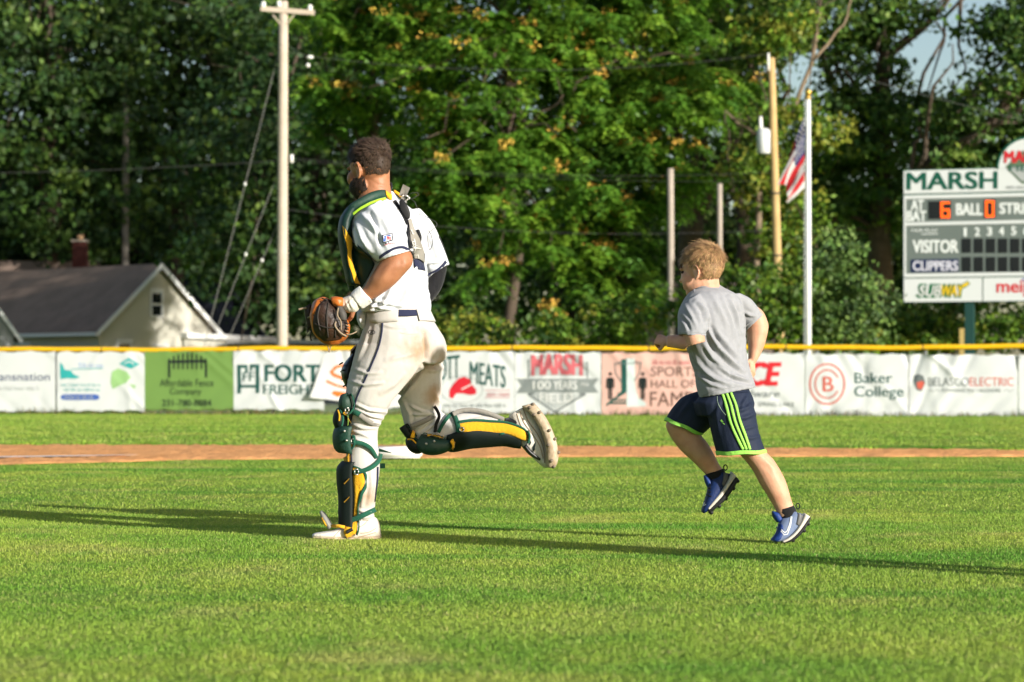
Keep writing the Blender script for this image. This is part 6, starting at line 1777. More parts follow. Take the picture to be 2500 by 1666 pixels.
# ---- leg guards
def guard(name): 
    g = root(name, (0, 0, 0)); g.parent = ct; g.location = (0, 0, 0); return g
gn = guard('leg_guard')
SHIN = [(846, 1108, 927, 1112, -.08, .078), (843, 1135, 927, 1135, -.08, .078), (845, 1170, 925, 1170, -.08, .070), (849, 1210, 919, 1210, -.08, .062), (850, 1245, 916, 1248, -.08, .055), (852, 1276, 914, 1280, -.08, .05)]
SH2 = [(844, 1126, 927, 1130, -.08, .078), (838, 1145, 927, 1140, -.08, .078), (838, 1175, 925, 1172, -.08, .072), (842, 1215, 919, 1212, -.08, .064), (842, 1255, 916, 1252, -.08, .058), (844, 1284, 914, 1284, -.08, .052), (852, 1298, 900, 1298, -.08, .05)]
mb = MB(); shell(mb, SH2, CY, 112, 262, 0.006, 0.030, 18, 4); mb.build('shin_plate', G_BLACK, gn, True)
for yy in (1168, 1213):
    mb = MB(); mb.slab([C(839, yy + 13, -.17), C(852, yy, -.175), C(853, yy + 2, -.175), C(841, yy + 15, -.17)], (0, .02, 0)); mb.build('plate_mark', mat('mark_ochre', (0.22, 0.12, 0.01), 0.5), gn)
BN = BP
mb = MB(); strip(mb, BP, [(858, 1138), (864, 1160), (868, 1200), (868, 1240), (866, 1262)], [(876, 1142), (889, 1160), (884, 1200), (877, 1235), (874, 1262)], 0.012, CY - .15, 0.010, 4); mb.build('shin_pad', G_YEL, gn, True)
mb = MB(); ribbon(mb, BP, [(866, 1137), (884, 1146), (892, 1164), (886, 1205), (878, 1240), (876, 1262)], 3.4, 0.016, CY - .15, 0.008); mb.build('pad_piping', G_STRAP, gn, True)
mb = MB(); strip(mb, [BSN, BP], [(856, 1276), (846, 1290), (838, 1300), (846, 1310)], [(873, 1272), (872, 1290), (866, 1304), (858, 1312)], 0.016, CY - .15, 0.012, 4); mb.build('ankle_pad', G_YEL, gn, True)
mb = MB(); ribbon(mb, [BSN, BP], [(875, 1270), (876, 1288), (870, 1304), (860, 1313), (848, 1313)], 3.5, 0.022, CY - .15, 0.010); mb.build('pad_piping', G_STRAP, gn, True)
mb = MB(); ribbon(mb, [BSN, BP], [(845, 1300), (852, 1296), (860, 1292)], 5, 0.028, CY - .15, 0.006); mb.build('ankle_mark', G_BLKPL, gn, True)
# toe flap lifting off the shoe
mb = MB(); loft(mb, [(780, 1250, 786, 1246, -.09, .020), (784, 1264, 796, 1256, -.09, .034), (794, 1282, 806, 1272, -.09, .040), (803, 1294, 813, 1284, -.09, .036)], CY, 14, 4, pw=0.8); fl_, _ = fused('toe_flap', mb, mat('flap_grey', (0.20, 0.20, 0.18), 0.5), gn, 0.004, 1)
mb = MB(); ribbon(mb, [_], [(786, 1264), (791, 1276), (797, 1287)], 3.6, 0.003, CY - .15, 0.004); mb.build('flap_lining', G_YEL, fl_, True)
mb = MB(); ribbon(mb, [_], [(787, 1248), (799, 1262), (811, 1282)], 1.8, 0.002, CY - .15, 0.004); mb.build('flap_edge', G_BLKPL, fl_, True)
mb = MB(); mb.tube([C(811, 1284, -.12), C(828, 1285, -.14), C(842, 1288, -.14)], 0.008, 6); mb.build('flap_hinge', G_YEL, gn, True)
# knee: second plate, first cup, thigh wing
KN = [(838, 1040, 900, 1042, -.09, .085), (832, 1060, 900, 1062, -.088, .088), (832, 1082, 900, 1084, -.085, .086), (838, 1106, 900, 1110, -.08, .08)]
mb = MB(); shell(mb, KN, CY, 98, 262, 0.012, 0.036, 16, 4); mb.build('knee_plate', G_GREEN, gn, True)
mb = MB(); strip(mb, BP, [(850, 1052), (853, 1066), (852, 1084), (846, 1100)], [(856, 1054), (867, 1070), (868, 1088), (858, 1102)], 0.022, CY - .17, 0.012, 4); mb.build('knee_pad', G_YEL, gn, True)
mb = MB(); ribbon(mb, BP, [(847, 1042), (860, 1056), (870, 1074), (869, 1092), (859, 1104), (847, 1104)], 3.4, 0.026, CY - .17, 0.010); mb.build('pad_piping', G_STRAP, gn, True)
mb = MB(); strip(mb, BP, [(830, 1110), (830, 1120), (832, 1128)], [(842, 1106), (846, 1118), (848, 1130)], 0.016, CY - .17, 0.010, 3); mb.build('lower_pad', G_YEL, gn, True)
for x, y in ((841, 1053), (846, 1076)):
    mb = MB(); mb.ball(C(x, y, -.205), (0.006, 0.006, 0.006), 8, 6); mb.build('rivet', G_METAL, gn, True)
CUP = [(824, 996, 840, 994, -.10, .035), (816, 1010, 846, 1006, -.10, .060), (813, 1028, 848, 1026, -.10, .066), (818, 1044, 846, 1042, -.10, .055), (822, 1055, 838, 1053, -.10, .03)]
mb = MB(); loft(mb, CUP, CY, 18, 4, grow=0.002); kc_, BK = fused('knee_cup', mb, G_BLACK, gn, 0.005, 2)
mb = MB(); ribbon(mb, BK, [(827, 996), (834, 1008), (837, 1022), (834, 1040), (826, 1052)], 3.6, 0.003, CY - .2, 0.006); mb.build('cup_rim', G_STRAP, kc_, True)
mb = MB(); ribbon(mb, BK, [(825, 1002), (829, 1014), (828, 1028)], 3.4, 0.003, CY - .2, 0.004); mb.build('cup_lining', G_YEL, kc_, True)
WG = [(838, 962, 846, 960, -.09, .05), (833, 976, 858, 972, -.09, .075), (832, 992, 862, 990, -.09, .075), (838, 1005, 860, 1004, -.09, .06)]
mb = MB(); loft(mb, WG, CY, 16, 4, grow=0.010, pw=0.8); wg_, BWG = fused('thigh_wing', mb, G_GREEN, gn, 0.005, 2)
mb = MB(); strip(mb, [BP, BWG], [(837, 1004), (840, 1020), (842, 1034)], [(846, 1002), (846, 1020), (848, 1036)], 0.020, CY - .17, 0.008, 3); mb.build('wing_pad', G_YEL, gn, True)
mb = MB(); ribbon(mb, [BP, BWG], [(852, 968), (857, 990), (850, 1006), (846, 1022), (850, 1040)], 3.0, 0.022, CY - .17, 0.008); mb.build('pad_piping', G_STRAP, gn, True)
def straps(par, bv, items, yd):
    for nm, pts, w, m, out in items:
        mb = MB(); ribbon(mb, bv, pts, w, out, yd, 0.005); mb.build(nm, m, par, True)
def fstraps(par, items):
    for nm, pts, w, m in items:
        mb = MB(); free_strap(mb, pts, w, CY); mb.build(nm, m, par, True)
fstraps(gn, [
    ('knee_strap', [(856, 1003, -.165), (868, 1008, -.185), (882, 1014, -.188)], 13, G_STRAP), ('knee_strap', [(878, 1013, -.190), (893, 1024, -.185), (910, 1034, -.165), (926, 1036, -.10)], 12, G_GREY),
    ('calf_strap', [(852, 1078, -.165), (868, 1081, -.172), (885, 1084, -.172), (905, 1096, -.165), (919, 1120, -.13)], 11, G_STRAP), ('calf_strap', [(929, 1108, -.09), (924, 1126, -.13), (908, 1141, -.165), (885, 1150, -.172), (862, 1154, -.165)], 11, G_STRAP),
    ('ankle_strap', [(845, 1274, -.135), (868, 1267, -.148), (892, 1256, -.146), (917, 1244, -.10)], 12, G_STRAP)])
for x, y in ((868, 1081), (874, 1150), (884, 1252), (857, 1000)):
    mb = MB(); q = onto(BP, x, y, 0.024, CY - .15)
    for a, b in (((-.008, .010), (.008, .012)), ((.008, .012), (.008, -.012)), ((.008, -.012), (-.008, -.010)), ((-.008, -.010), (-.008, .010))):
        mb.tube([q + Vector((a[0], 0, a[1])), q + Vector((b[0], 0, b[1]))], 0.0028, 6)
    mb.build('strap_buckle', G_METAL, gn, True)
mb = MB(); mb.slab([C(925, 1095, -.02), C(957, 1106, .06), C(956, 1107, .06), C(925, 1103, -.02)], (0, .004, 0)); mb.slab([C(926, 1132, -.0), C(940, 1132, .04), C(940, 1144, .04), C(926, 1144, 0.0)], (0, .004, 0)); mb.build('strap_tail', G_STRAP, gn)

gf_ = guard('leg_guard')
FS = [(1088, 1092, 1100, 1010, .12, .078), (1110, 1094, 1120, 1008, .12, .076), (1150, 1086, 1158, 1005, .12, .070), (1195, 1082, 1198, 1010, .12, .062), (1235, 1080, 1236, 1018, .12, .056), (1272, 1090, 1272, 1030, .12, .05)]
# for this limb angle 180 is the underside (shin)
mb = MB(); shell(mb, FS, CY, lambda t: 104 - 19 * math.sin(math.pi * min(1, t * 1.15)) ** 1.5, 270, 0.004, 0.020, 18, 4); mb.build('shin_plate', G_BLACK, gf_, True)
mb = MB(); shell(mb, [(1118, 1094, 1122, 1006, .12, .078), (1150, 1086, 1158, 1003, .12, .073), (1195, 1082, 1198, 1008, .12, .065), (1235, 1080, 1240, 1014, .12, .060), (1270, 1094, 1276, 1026, .12, .058), (1288, 1088, 1288, 1050, .12, .045)], CY, 70, 110, 0.005, 0.012, 8, 4); mb.build('shin_pad', G_YEL, gf_, True)
mb = MB(); shell(mb, [(1114, 1094, 1120, 1006, .12, .078), (1150, 1086, 1158, 1003, .12, .073), (1195, 1082, 1198, 1008, .12, .065), (1235, 1080, 1240, 1014, .12, .060), (1270, 1094, 1276, 1026, .12, .058), (1291, 1088, 1291, 1048, .12, .045)], CY, 62, 71, 0.006, 0.016, 4, 4); mb.build('pad_piping', G_STRAP, gf_, True)
mb = MB(); loft(mb, [(1286, 1054, 1291, 1050, .06, .012), (1290, 1066, 1296, 1066, .06, .014), (1286, 1082, 1292, 1084, .06, .012)], CY, 10, 4); mb.build('pad_piping', G_STRAP, gf_, True)
KF = [(1012, 1090, 1030, 1058, .08, .05), (1034, 1106, 1046, 1064, .07, .072), (1060, 1110, 1066, 1068, .07, .074), (1086, 1104, 1088, 1074, .075, .065), (1108, 1092, 1106, 1074, .08, .04)]
mb = MB(); loft(mb, KF, CY, 18, 4, grow=0.004, pw=0.8); kf_, BKF = fused('knee_plate', mb, G_GREEN, gf_, 0.005, 2)
for x, y in ((1041, 1084), (1060, 1078)):
    mb = MB(); q = onto(BKF, x, y, 0.002, CY); mb.ball(q, 0.006, 8, 6); mb.build('rivet', G_METAL, kf_, True)
mb = MB(); strip(mb, [BP, BKF], [(1042, 1066), (1056, 1056), (1072, 1056), (1082, 1062)], [(1044, 1072), (1056, 1070), (1074, 1070), (1082, 1074)], 0.016, CY, 0.010, 3); mb.build('knee_pad', G_YEL, gf_, True)
mb = MB(); ribbon(mb, [BP, BKF], [(1036, 1068), (1048, 1057), (1062, 1053), (1078, 1058), (1086, 1070)], 3.2, 0.020, CY, 0.008); mb.build('pad_piping', G_STRAP, gf_, True)
mb = MB(); strip(mb, [BP, BKF], [(1094, 1082), (1102, 1094), (1110, 1098)], [(1106, 1076), (1112, 1088), (1116, 1096)], 0.018, CY, 0.010, 3); mb.build('lower_pad', G_YEL, gf_, True)
CF = [(990, 1072, 1004, 1064, .09, .03), (992, 1086, 1020, 1070, .09, .055), (1000, 1100, 1030, 1084, .09, .06), (1014, 1108, 1033, 1098, .09, .045), (1026, 1108, 1034, 1104, .09, .02)]
mb = MB(); loft(mb, CF, CY, 16, 4, grow=0.002); kf2, BKF2 = fused('knee_cup', mb, G_BLACK, gf_, 0.005, 2)
mb = MB(); ribbon(mb, BKF2, [(992, 1070), (1006, 1068), (1020, 1078), (1030, 1092), (1032, 1104)], 3.6, 0.003, CY, 0.006); mb.build('cup_rim', G_STRAP, kf2, True)
mb = MB(); ribbon(mb, BKF2, [(995, 1074), (1006, 1074), (1016, 1084)], 3.2, 0.003, CY, 0.004); mb.build('cup_lining', G_YEL, kf2, True)
mb = MB(); loft(mb, [(974, 1046, 996, 1032, .10, .06), (984, 1060, 1004, 1042, .10, .065), (994, 1072, 1010, 1054, .10, .06), (1004, 1076, 1024, 1062, .10, .05)], CY, 16, 4, pw=0.8); wf_, BWF = fused('thigh_wing', mb, G_BLACK, gf_, 0.005, 2)
mb = MB(); strip(mb, [BP, BWF], [(1003, 1052), (1002, 1062), (1001, 1066)], [(1010, 1056), (1011, 1064), (1010, 1068)], 0.010, CY, 0.008, 3); mb.build('wing_pad', G_YEL, wf_, True)
mb = MB(); ribbon(mb, [BP, BWF], [(998, 1034), (1008, 1042), (1011, 1056), (1020, 1068), (1032, 1074)], 3.2, 0.012, CY, 0.008); mb.build('pad_piping', G_STRAP, wf_, True)
fstraps(gf_, [
    ('knee_strap', [(1003, 1042, .04), (1025, 1033, .028), (1045, 1024, .028), (1062, 1014, .05)], 12, G_GREY),
    ('black_strap', [(1060, 992, .03), (1068, 1004, .02), (1072, 1018, .016), (1065, 1036, .02), (1062, 1056, .03)], 8, C_BLACKSL),
    ('knee_strap', [(1070, 1056, .03), (1082, 1034, .034), (1096, 1016, .06), (1108, 1008, .10)], 9, G_STRAP), ('calf_strap', [(1102, 1006, .10), (1112, 1022, .05), (1118, 1042, .034), (1119, 1064, .034)], 12, G_STRAP),
    ('calf_band', [(1106, 1012, .06), (1122, 1004, .07), (1148, 1001, .07), (1182, 1006, .07), (1212, 1017, .075), (1230, 1025, .08)], 11, G_GREY),
    ('ankle_strap', [(1214, 1024, .08), (1219, 1040, .055), (1226, 1062, .05)], 14, G_STRAP)])
for x, y in ((1066, 1060), (1127, 1048), (1226, 1046)):
    mb = MB(); q = onto(BP, x, y, 0.022, CY); mb.tube([q + Vector((.010 * math.cos(a), 0, .010 * math.sin(a))) for a in np.linspace(0, 6.28, 12)], 0.0026, 6); mb.build('strap_ring', G_METAL, gf_, True)
mb = MB(); loft(mb, [(1276, 1092, 1286, 1082, .10, .04), (1290, 1110, 1300, 1100, .10, .04), (1316, 1126, 1322, 1118, .10, .03)], CY, 12, 3); mb.build('toe_flap', G_BLKPL, gf_, True)

# ---- catcher's mask dangling from the far hand
mk_root = root('catcher_mask', C(858, 958, .12), 'black catcher mask hanging in front of the running player\'s thigh', 'mask')
mb = MB(); loft(mb, [(862, 862, 872, 858, .13, .05), (846, 880, 872, 880, .13, .085), (834, 900, 870, 900, .13, .10), (834, 920, 866, 920, .13, .10), (842, 940, 862, 942, .13, .075), (850, 954, 860, 956, .13, .03)], CY, 18, 4); fused('mask_shell', mb, G_BLKPL, mk_root, 0.006, 2)
mb = MB()
for k in range(4): mb.tube([C(836 + k * 3, 886 + k * 18, .03), C(829 + k * 3, 890 + k * 18, .13), C(836 + k * 3, 886 + k * 18, .23)], 0.004, 6)
mb.build('face_bars', G_BLKPL, mk_root, True)
mb = MB(); mb.slab([C(857, 860, .06), C(876, 838, .06), C(880, 842, .06), C(862, 866, .06)], (0, .006, 0)); mb.slab([C(864, 862, .05), C(874, 850, .05), C(878, 855, .05), C(868, 867, .05)], (0, .006, 0)); mb.build('mask_strap', C_BLACKSL, mk_root)

# ---- the mitt on the near hand
mt = root('catcher_mitt', C(795, 842, -.2), 'orange and black leather catcher mitt with dangling laces', 'mitt')
M_ORNG = mat('leather_orange', (0.50, 0.145, 0.022), 0.42, 0.7, 16, 0.25, 50, (0.30, 0.075, 0.012), spec=0.4)
M_BLKL = mat('leather_black', (0.014, 0.009, 0.007), 0.5, 0.8, 14, 0.3, 50, (0.05, 0.02, 0.009), spec=0.4)
M_LACE = mat('lace', (0.24, 0.18, 0.12), 0.6); M_LACED = mat('lace_dark', (0.03, 0.024, 0.02), 0.6)
MI = [(780, 727, 792, 725, -.19, .03), (764, 738, 812, 735, -.195, .058), (757, 758, 828, 758, -.20, .075), (756, 785, 852, 785, -.20, .08), (764, 808, 856, 806, -.20, .078), (778, 828, 848, 826, -.20, .06), (798, 843, 826, 842, -.20, .03)]
mb = MB(); loft(mb, MI, CY, 26, 4); mit, BM = fused('palm', mb, M_ORNG, mt, 0.005, 2, [([(775, 735), (762, 770), (768, 810), (790, 838)], 5, 0.006), ([(845, 790), (848, 810), (835, 830)], 4, 0.006)], 0.001)
mb = MB(); strip(mb, BM, [(796, 730), (780, 745), (770, 765), (765, 790), (772, 815), (792, 832)], [(808, 736), (820, 750), (838, 766), (846, 788), (845, 808), (828, 828)], 0.005, CY - .25, 0.012, 8); mb.build('pocket', M_BLKL, mt, True)
mb = MB(); loft(mb, [(806, 725, 814, 748, -.235, .03), (822, 724, 828, 752, -.24, .034), (838, 727, 838, 748, -.235, .03)], CY, 16, 4, pw=0.8); fused('wrist_band', mb, M_ORNG, mt, 0.005, 1)
mb = MB(); loft(mb, [(820, 748, 834, 746, -.245, .02), (824, 765, 846, 766, -.25, .024), (828, 782, 846, 784, -.25, .02)], CY, 16, 4, pw=0.8); fused('thumb_loop', mb, mat('loop_grey', (0.06, 0.055, 0.05), 0.6), mt, 0.005, 1)
mb = MB(); loft(mb, [(742, 752, 760, 740, -.18, .012), (746, 780, 762, 770, -.18, .014), (752, 805, 764, 800, -.18, .012)], CY, 12, 3); mb.build('webbing', M_BLKL, mt, True)
def lace(pts, r, m=None):
    mb = MB(); P = cr([(p[0], p[1], p[2]) for p in pts], 5); mb.tube([C(p[0], p[1], p[2]) for p in P], r, 6); mb.build('lace', m or M_LACE, mt, True)
lace([(826, 752, -.285), (824, 770, -.29), (832, 786, -.29), (833, 806, -.29)], 0.0035); lace([(820, 786, -.285), (818, 796, -.29), (830, 812, -.285), (846, 822, -.27)], 0.004); lace([(846, 817, -.27), (858, 816, -.27), (871, 810, -.26)], 0.003)
lace([(800, 842, -.20), (802, 852, -.20), (803, 860, -.20)], 0.0028); lace([(809, 843, -.20), (806, 852, -.20), (804, 861, -.20)], 0.0028); lace([(729, 756, -.19), (738, 754, -.19), (748, 752, -.19)], 0.005); lace([(752, 776, -.2), (760, 772, -.22), (768, 770, -.24)], 0.004)
lace([(762, 806, -.2), (758, 818, -.19), (760, 832, -.18)], 0.004, M_LACED); lace([(752, 800, -.2), (752, 806, -.19), (751, 812, -.19)], 0.004, M_LACED)
for k in range(6):
    a = k / 5.0
    lace([(790 - 22 * a - 4, 729 + 40 * a, -.255), (793 - 22 * a, 731 + 40 * a, -.262), (797 - 22 * a + 3, 734 + 40 * a, -.26)], 0.003, M_LACED)
for k in range(5):
    lace([(842 + 3 * math.sin(k), 786 + 7 * k, -.262), (848, 789 + 7 * k, -.262), (853 - k, 790 + 7 * k, -.245)], 0.0028, M_LACE if k % 2 else M_LACED)

for pts in ([(782, 748, 0), (778, 775, 0), (784, 806, 0)], [(800, 742, 0), (798, 775, 0), (802, 822, 0)], [(818, 756, 0), (818, 785, 0), (818, 822, 0)], [(770, 790, 0), (800, 800, 0), (836, 796, 0)]):
    mb = MB(); P = cr(pts, 6); mb.tube([onto(BM, p[0], p[1], 0.007, CY - .25) for p in P], 0.0035, 6); mb.build('pocket_seam', M_LACED, mt, True)
# ---------------------------------------------------------------- the boy
BY = 10.60
def D(px, py, d=0.0): return W(px, py, BY + d)
foot = D(1890, 1322); foot.z = 0
bt = root('person', foot, 'person in grey T-shirt and navy shorts with lime stripes running behind the catcher', 'person', 'people running across the grass')
S_FAIR = mat('skin_fair', (0.56, 0.315, 0.205), 0.5, 0.7, 22, 0.10, 160, (0.47, 0.215, 0.135), spec=0.3, sss=0.15)
C_GREY = cloth_mat('tshirt_grey', (0.265, 0.27, 0.29), (0.23, 0.235, 0.252), scale=60, var=0.7, bump=0.12, bscale=24)
C_SHORT = cloth_mat('shorts_navy', (0.012, 0.018, 0.038), (0.018, 0.026, 0.05), scale=20, bscale=200, bump=0.12, rough=0.7, sheen=0.0)
C_LIME = cloth_mat('lime_trim', (0.30, 0.68, 0.10))
EB = (0.62, 0.785, 1.35)
BT = [(1707, 972, 1846, 946, 0, .1), (1699, 946, 1844, 934, 0, .1), (1692, 905, 1834, 902, 0, .1), (1678, 860, 1826, 858, 0, .1), (1664, 815, 1822, 815, 0, .1), (1658, 775, 1820, 772, 0, .1), (1662, 742, 1812, 738, 0, .1), (1678, 718, 1795, 716, 0, .1), (1694, 706, 1768, 702, 0, .1), (1702, 697, 1756, 694, 0, .08)]
BSN_ = [(1664, 740, 1708, 716, -.09, .065), (1656, 762, 1724, 745, -.135, .073), (1655, 790, 1727, 782, -.165, .070), (1655, 818, 1724, 822, -.18, .066)]
BSF_ = [(1775, 722, 1806, 716, .09, .06), (1790, 750, 1832, 730, .125, .066), (1805, 782, 1850, 750, .15, .064), (1819, 810, 1864, 767, .165, .062)]
mb = MB(); loft(mb, BT, BY, 28, 4, ell=EB, cup0=0.05); loft(mb, BSN_, BY, 22, 5, cup=0.04); loft(mb, BSF_, BY, 22, 5, cup=0.04)
bf = [([(1700, 735), (1722, 760), (1730, 800), (1752, 850)], 5, 0.006), ([(1726, 785), (1745, 820), (1775, 855), (1800, 880)], 5, -0.007), ([(1728, 805), (1750, 845), (1785, 880), (1815, 905)], 4, 0.006), ([(1722, 826), (1745, 860), (1780, 892), (1820, 918)], 4, -0.006), ([(1718, 842), (1740, 875), (1775, 905)], 4, 0.005),
      ([(1690, 870), (1712, 900), (1745, 925), (1785, 940)], 5, 0.006), ([(1684, 860), (1700, 890), (1722, 915)], 4, -0.006), ([(1745, 890), (1780, 915), (1825, 928)], 4, 0.005), ([(1760, 905), (1795, 928), (1832, 938)], 4, -0.005), ([(1700, 915), (1735, 938), (1770, 948)], 4, 0.005),
      ([(1790, 725), (1805, 760), (1812, 805)], 4, -0.006), ([(1778, 725), (1795, 765), (1806, 815)], 4, 0.006), ([(1765, 730), (1785, 780), (1805, 840)], 5, 0.004), ([(1735, 715), (1760, 760), (1790, 820)], 6, 0.003), ([(1672, 745), (1690, 775), (1700, 800)], 4, 0.004), ([(1664, 775), (1678, 790), (1685, 808)], 3.5, -0.006), ([(1700, 742), (1716, 762), (1722, 795)], 4, -0.005), ([(1815, 760), (1830, 770), (1845, 772)], 3.5, 0.004), ([(1818, 830), (1815, 865), (1822, 905)], 4, 0.004)]
shirt, BSH = fused('tshirt', mb, C_GREY, bt, 0.005, 2, [(a, w, h * 1.8) for a, w, h in bf], 0.0010, 13)
for A in ([(1656, 811), (1680, 810), (1705, 812), (1721, 815)], [(1816, 801), (1836, 784), (1858, 763)], [(1716, 966), (1745, 954), (1785, 946), (1838, 940)]):
    mb = MB(); ribbon(mb, BSH, A, 1.3, 0.0022, BY - .1, 0.003); mb.build('hem_seam', cloth_mat('tshirt_seam', (0.27, 0.275, 0.29)), shirt, True)
mb = MB(); ribbon(mb, BSH, [(1692, 707), (1712, 702), (1735, 699), (1753, 698)], 3.0, 0.003, BY - .1, 0.003); mb.build('collar', C_GREY, shirt, True)
# shorts
SW = [(1722, 945, 1828, 938, 0, .09), (1710, 962, 1832, 956, 0, .1), (1698, 978, 1841, 974, 0, .11), (1692, 985, 1843, 995, 0, .115), (1700, 1015, 1840, 1020, 0, .1)]
SN_ = [(1740, 962, 1828, 957, -.04, .07), (1726, 1000, 1843, 1000, -.06, .10), (1732, 1040, 1850, 1042, -.065, .095), (1742, 1080, 1860, 1078, -.07, .09), (1751, 1112, 1871, 1106, -.07, .088)]
SF_ = [(1706, 955, 1780, 980, .05, .07), (1668, 968, 1762, 1005, .07, .095), (1645, 992, 1742, 1035, .075, .09), (1630, 1014, 1722, 1056, .08, .088), (1623, 1027, 1707, 1064, .08, .086)]
mb = MB(); loft(mb, SW, BY, 24, 4, ell=(0.62, 0.785, 1.2)); loft(mb, SN_, BY, 24, 4, cup=0.05); loft(mb, SF_, BY, 24, 4, cup=0.05)
shorts, BSO = fused('shorts', mb, C_SHORT, bt, 0.005, 2, [([(1840, 985), (1815, 1000), (1790, 1005)], 4, 0.006), ([(1845, 1010), (1820, 1020), (1800, 1022)], 4, 0.006), ([(1848, 1040), (1825, 1045), (1808, 1050)], 4, 0.005), ([(1830, 960), (1815, 985), (1808, 1010)], 4, 0.005), ([(1855, 1065), (1835, 1070), (1815, 1068)], 4, 0.005), ([(1760, 970), (1750, 1010), (1755, 1060)], 5, 0.004), ([(1690, 975), (1670, 1000), (1650, 1030)], 5, 0.005)], 0.0010, 17)
def boy_band(rings, f0, grow, name, par, m, wob=0.0):
    Q = cr(rings, 10); n = len(Q) - 1; Qs = Q[int(f0 * n):]
    mb = MB(); ths = [2 * math.pi * k / 44 for k in range(44)]; o_, i_ = [], []
    for q in Qs:
        o_.append([p + Vector((0, 0, wob * math.sin(5 * t))) for p, t in zip(ring_pts(q, BY, ths, grow), ths)]); i_.append([p + Vector((0, 0, wob * math.sin(5 * t))) for p, t in zip(ring_pts(q, BY, ths, grow - 0.006), ths)])
    mb.rings(o_ + i_[::-1], cap=False); return mb.build(name, m, par, True)
boy_band(SN_, 0.91, 0.004, 'hem_band', shorts, C_LIME, 0.002); boy_band(SF_, 0.84, 0.004, 'hem_band', shorts, C_LIME, 0.002)
for dx in (0, 11.5, 23):
    mb = MB(); ribbon(mb, BSO, [(1763 + dx * .9, 962 - dx * .1), (1773 + dx, 990), (1783 + dx * 1.02, 1030), (1800 + dx * .92, 1070), (1814 + dx * .7, 1098)], 6.0, 0.0055, BY - .15, 0.006); mb.build('side_stripe', C_LIME, shorts, True)
mb = MB(); ribbon(mb, BSO, [(1751, 968), (1753, 985), (1762, 1002), (1772, 1014)], 1.3, 0.001, BY - .15, 0.002); mb.build('pocket_piping', cloth_mat('pipe_pale', (0.30, 0.40, 0.30)), shorts, True)
patch([line_px([(1760, 1026), (1764, 1031)], 2.2), line_px([(1762, 1024.5), (1766, 1031)], 2.2), line_px([(1765, 1033), (1770, 1036)], 1.5)], C_LIME, 0.003, 'shorts_mark', shorts, BSO, BY - .15, 4)

# body
bfw = Vector((-0.86, 0.50, -0.10)); BF = frame_of(bfw); BC_ = D(1713, 655, 0.0)
mb = MB(); head(mb, BC_, BF, 0.90)
loft(mb, [(1678, 672, 1756, 668, 0.0, .05), (1682, 690, 1756, 686, 0.0, .056), (1690, 706, 1760, 702, 0.0, .065), (1690, 722, 1785, 722, 0.0, .07)], BY, 18, 4)
for sg in (-1, 1):   # full cheeks
    ellip(mb, BC_ + BF[0] * 0.046 + BF[1] * (sg * 0.038) - BF[2] * 0.055, (BF[0] * 0.034, BF[1] * 0.026, BF[2] * 0.038))
loft(mb, BT[1:8], BY, 20, 2, grow=-0.034, ell=EB); loft(mb, SW, BY, 20, 2, grow=-0.016, ell=(0.62, 0.785, 1.2))
loft(mb, [(1672, 742, 1706, 725, -.09, .05), (1668, 790, 1716, 786, -.165, .050), (1668, 812, 1718, 814, -.19, .050), (1672, 830, 1721, 826, -.20, .049), (1676, 848, 1720, 836, -.20, .046), (1670, 854, 1704, 818, -.19, .040), (1655, 852, 1672, 816, -.17, .036), (1640, 850, 1645, 818, -.14, .032), (1628, 848, 1628, 819, -.115, .027)], BY, 20, 5)
loft(mb, [(1785, 740, 1815, 730, .12, .045), (1815, 775, 1858, 755, .16, .048), (1822, 800, 1873, 782, .17, .048), (1824, 820, 1876, 803, .17, .047), (1826, 845, 1866, 845, .165, .042), (1827, 868, 1853, 872, .155, .033), (1828, 882, 1845, 886, .15, .027)], BY, 20, 5)
LN = [(1750, 1000, 1835, 1000, -.055, .07), (1765, 1055, 1842, 1055, -.068, .066), (1792, 1092, 1862, 1090, -.07, .060), (1808, 1112, 1875, 1108, -.07, .057), (1822, 1128, 1889, 1122, -.07, .055), (1838, 1150, 1904, 1146, -.07, .054), (1854, 1180, 1917, 1172, -.07, .052), (1872, 1208, 1925, 1196, -.07, .045), (1886, 1232, 1931, 1218, -.07, .036), (1897, 1252, 1938, 1238, -.07, .031), (1902, 1264, 1944, 1252, -.07, .031)]
LF = [(1690, 960, 1775, 1000, .07, .07), (1650, 1000, 1735, 1040, .075, .068), (1628, 1030, 1712, 1056, .08, .062), (1627, 1046, 1714, 1066, .08, .058), (1640, 1072, 1726, 1080, .08, .054), (1662, 1100, 1737, 1098, .08, .050), (1690, 1126, 1748, 1118, .08, .043), (1710, 1146, 1757, 1136, .08, .035), (1726, 1162, 1766, 1146, .08, .031), (1734, 1172, 1772, 1156, .08, .031)]
loft(mb, LN, BY, 20, 4); loft(mb, LF, BY, 20, 4)
hand(mb, D(1630, 833, -.105), D(1606, 829, -.07) - D(1630, 833, -.105), Vector((-.30, -.80, .5)), 0.68, (75, 85, 50), -1)
hand(mb, D(1835, 880, .15), D(1836, 905, .12) - D(1835, 880, .15), Vector((.8, -.5, .0)), 0.72, (25, 30, 20), 1)
bbody, BBB = fused('body', mb, S_FAIR, bt, 0.0045, 2, [([(1895, 1150), (1880, 1135), (1862, 1120)], 6, 0.003)], 0.0005, 19)
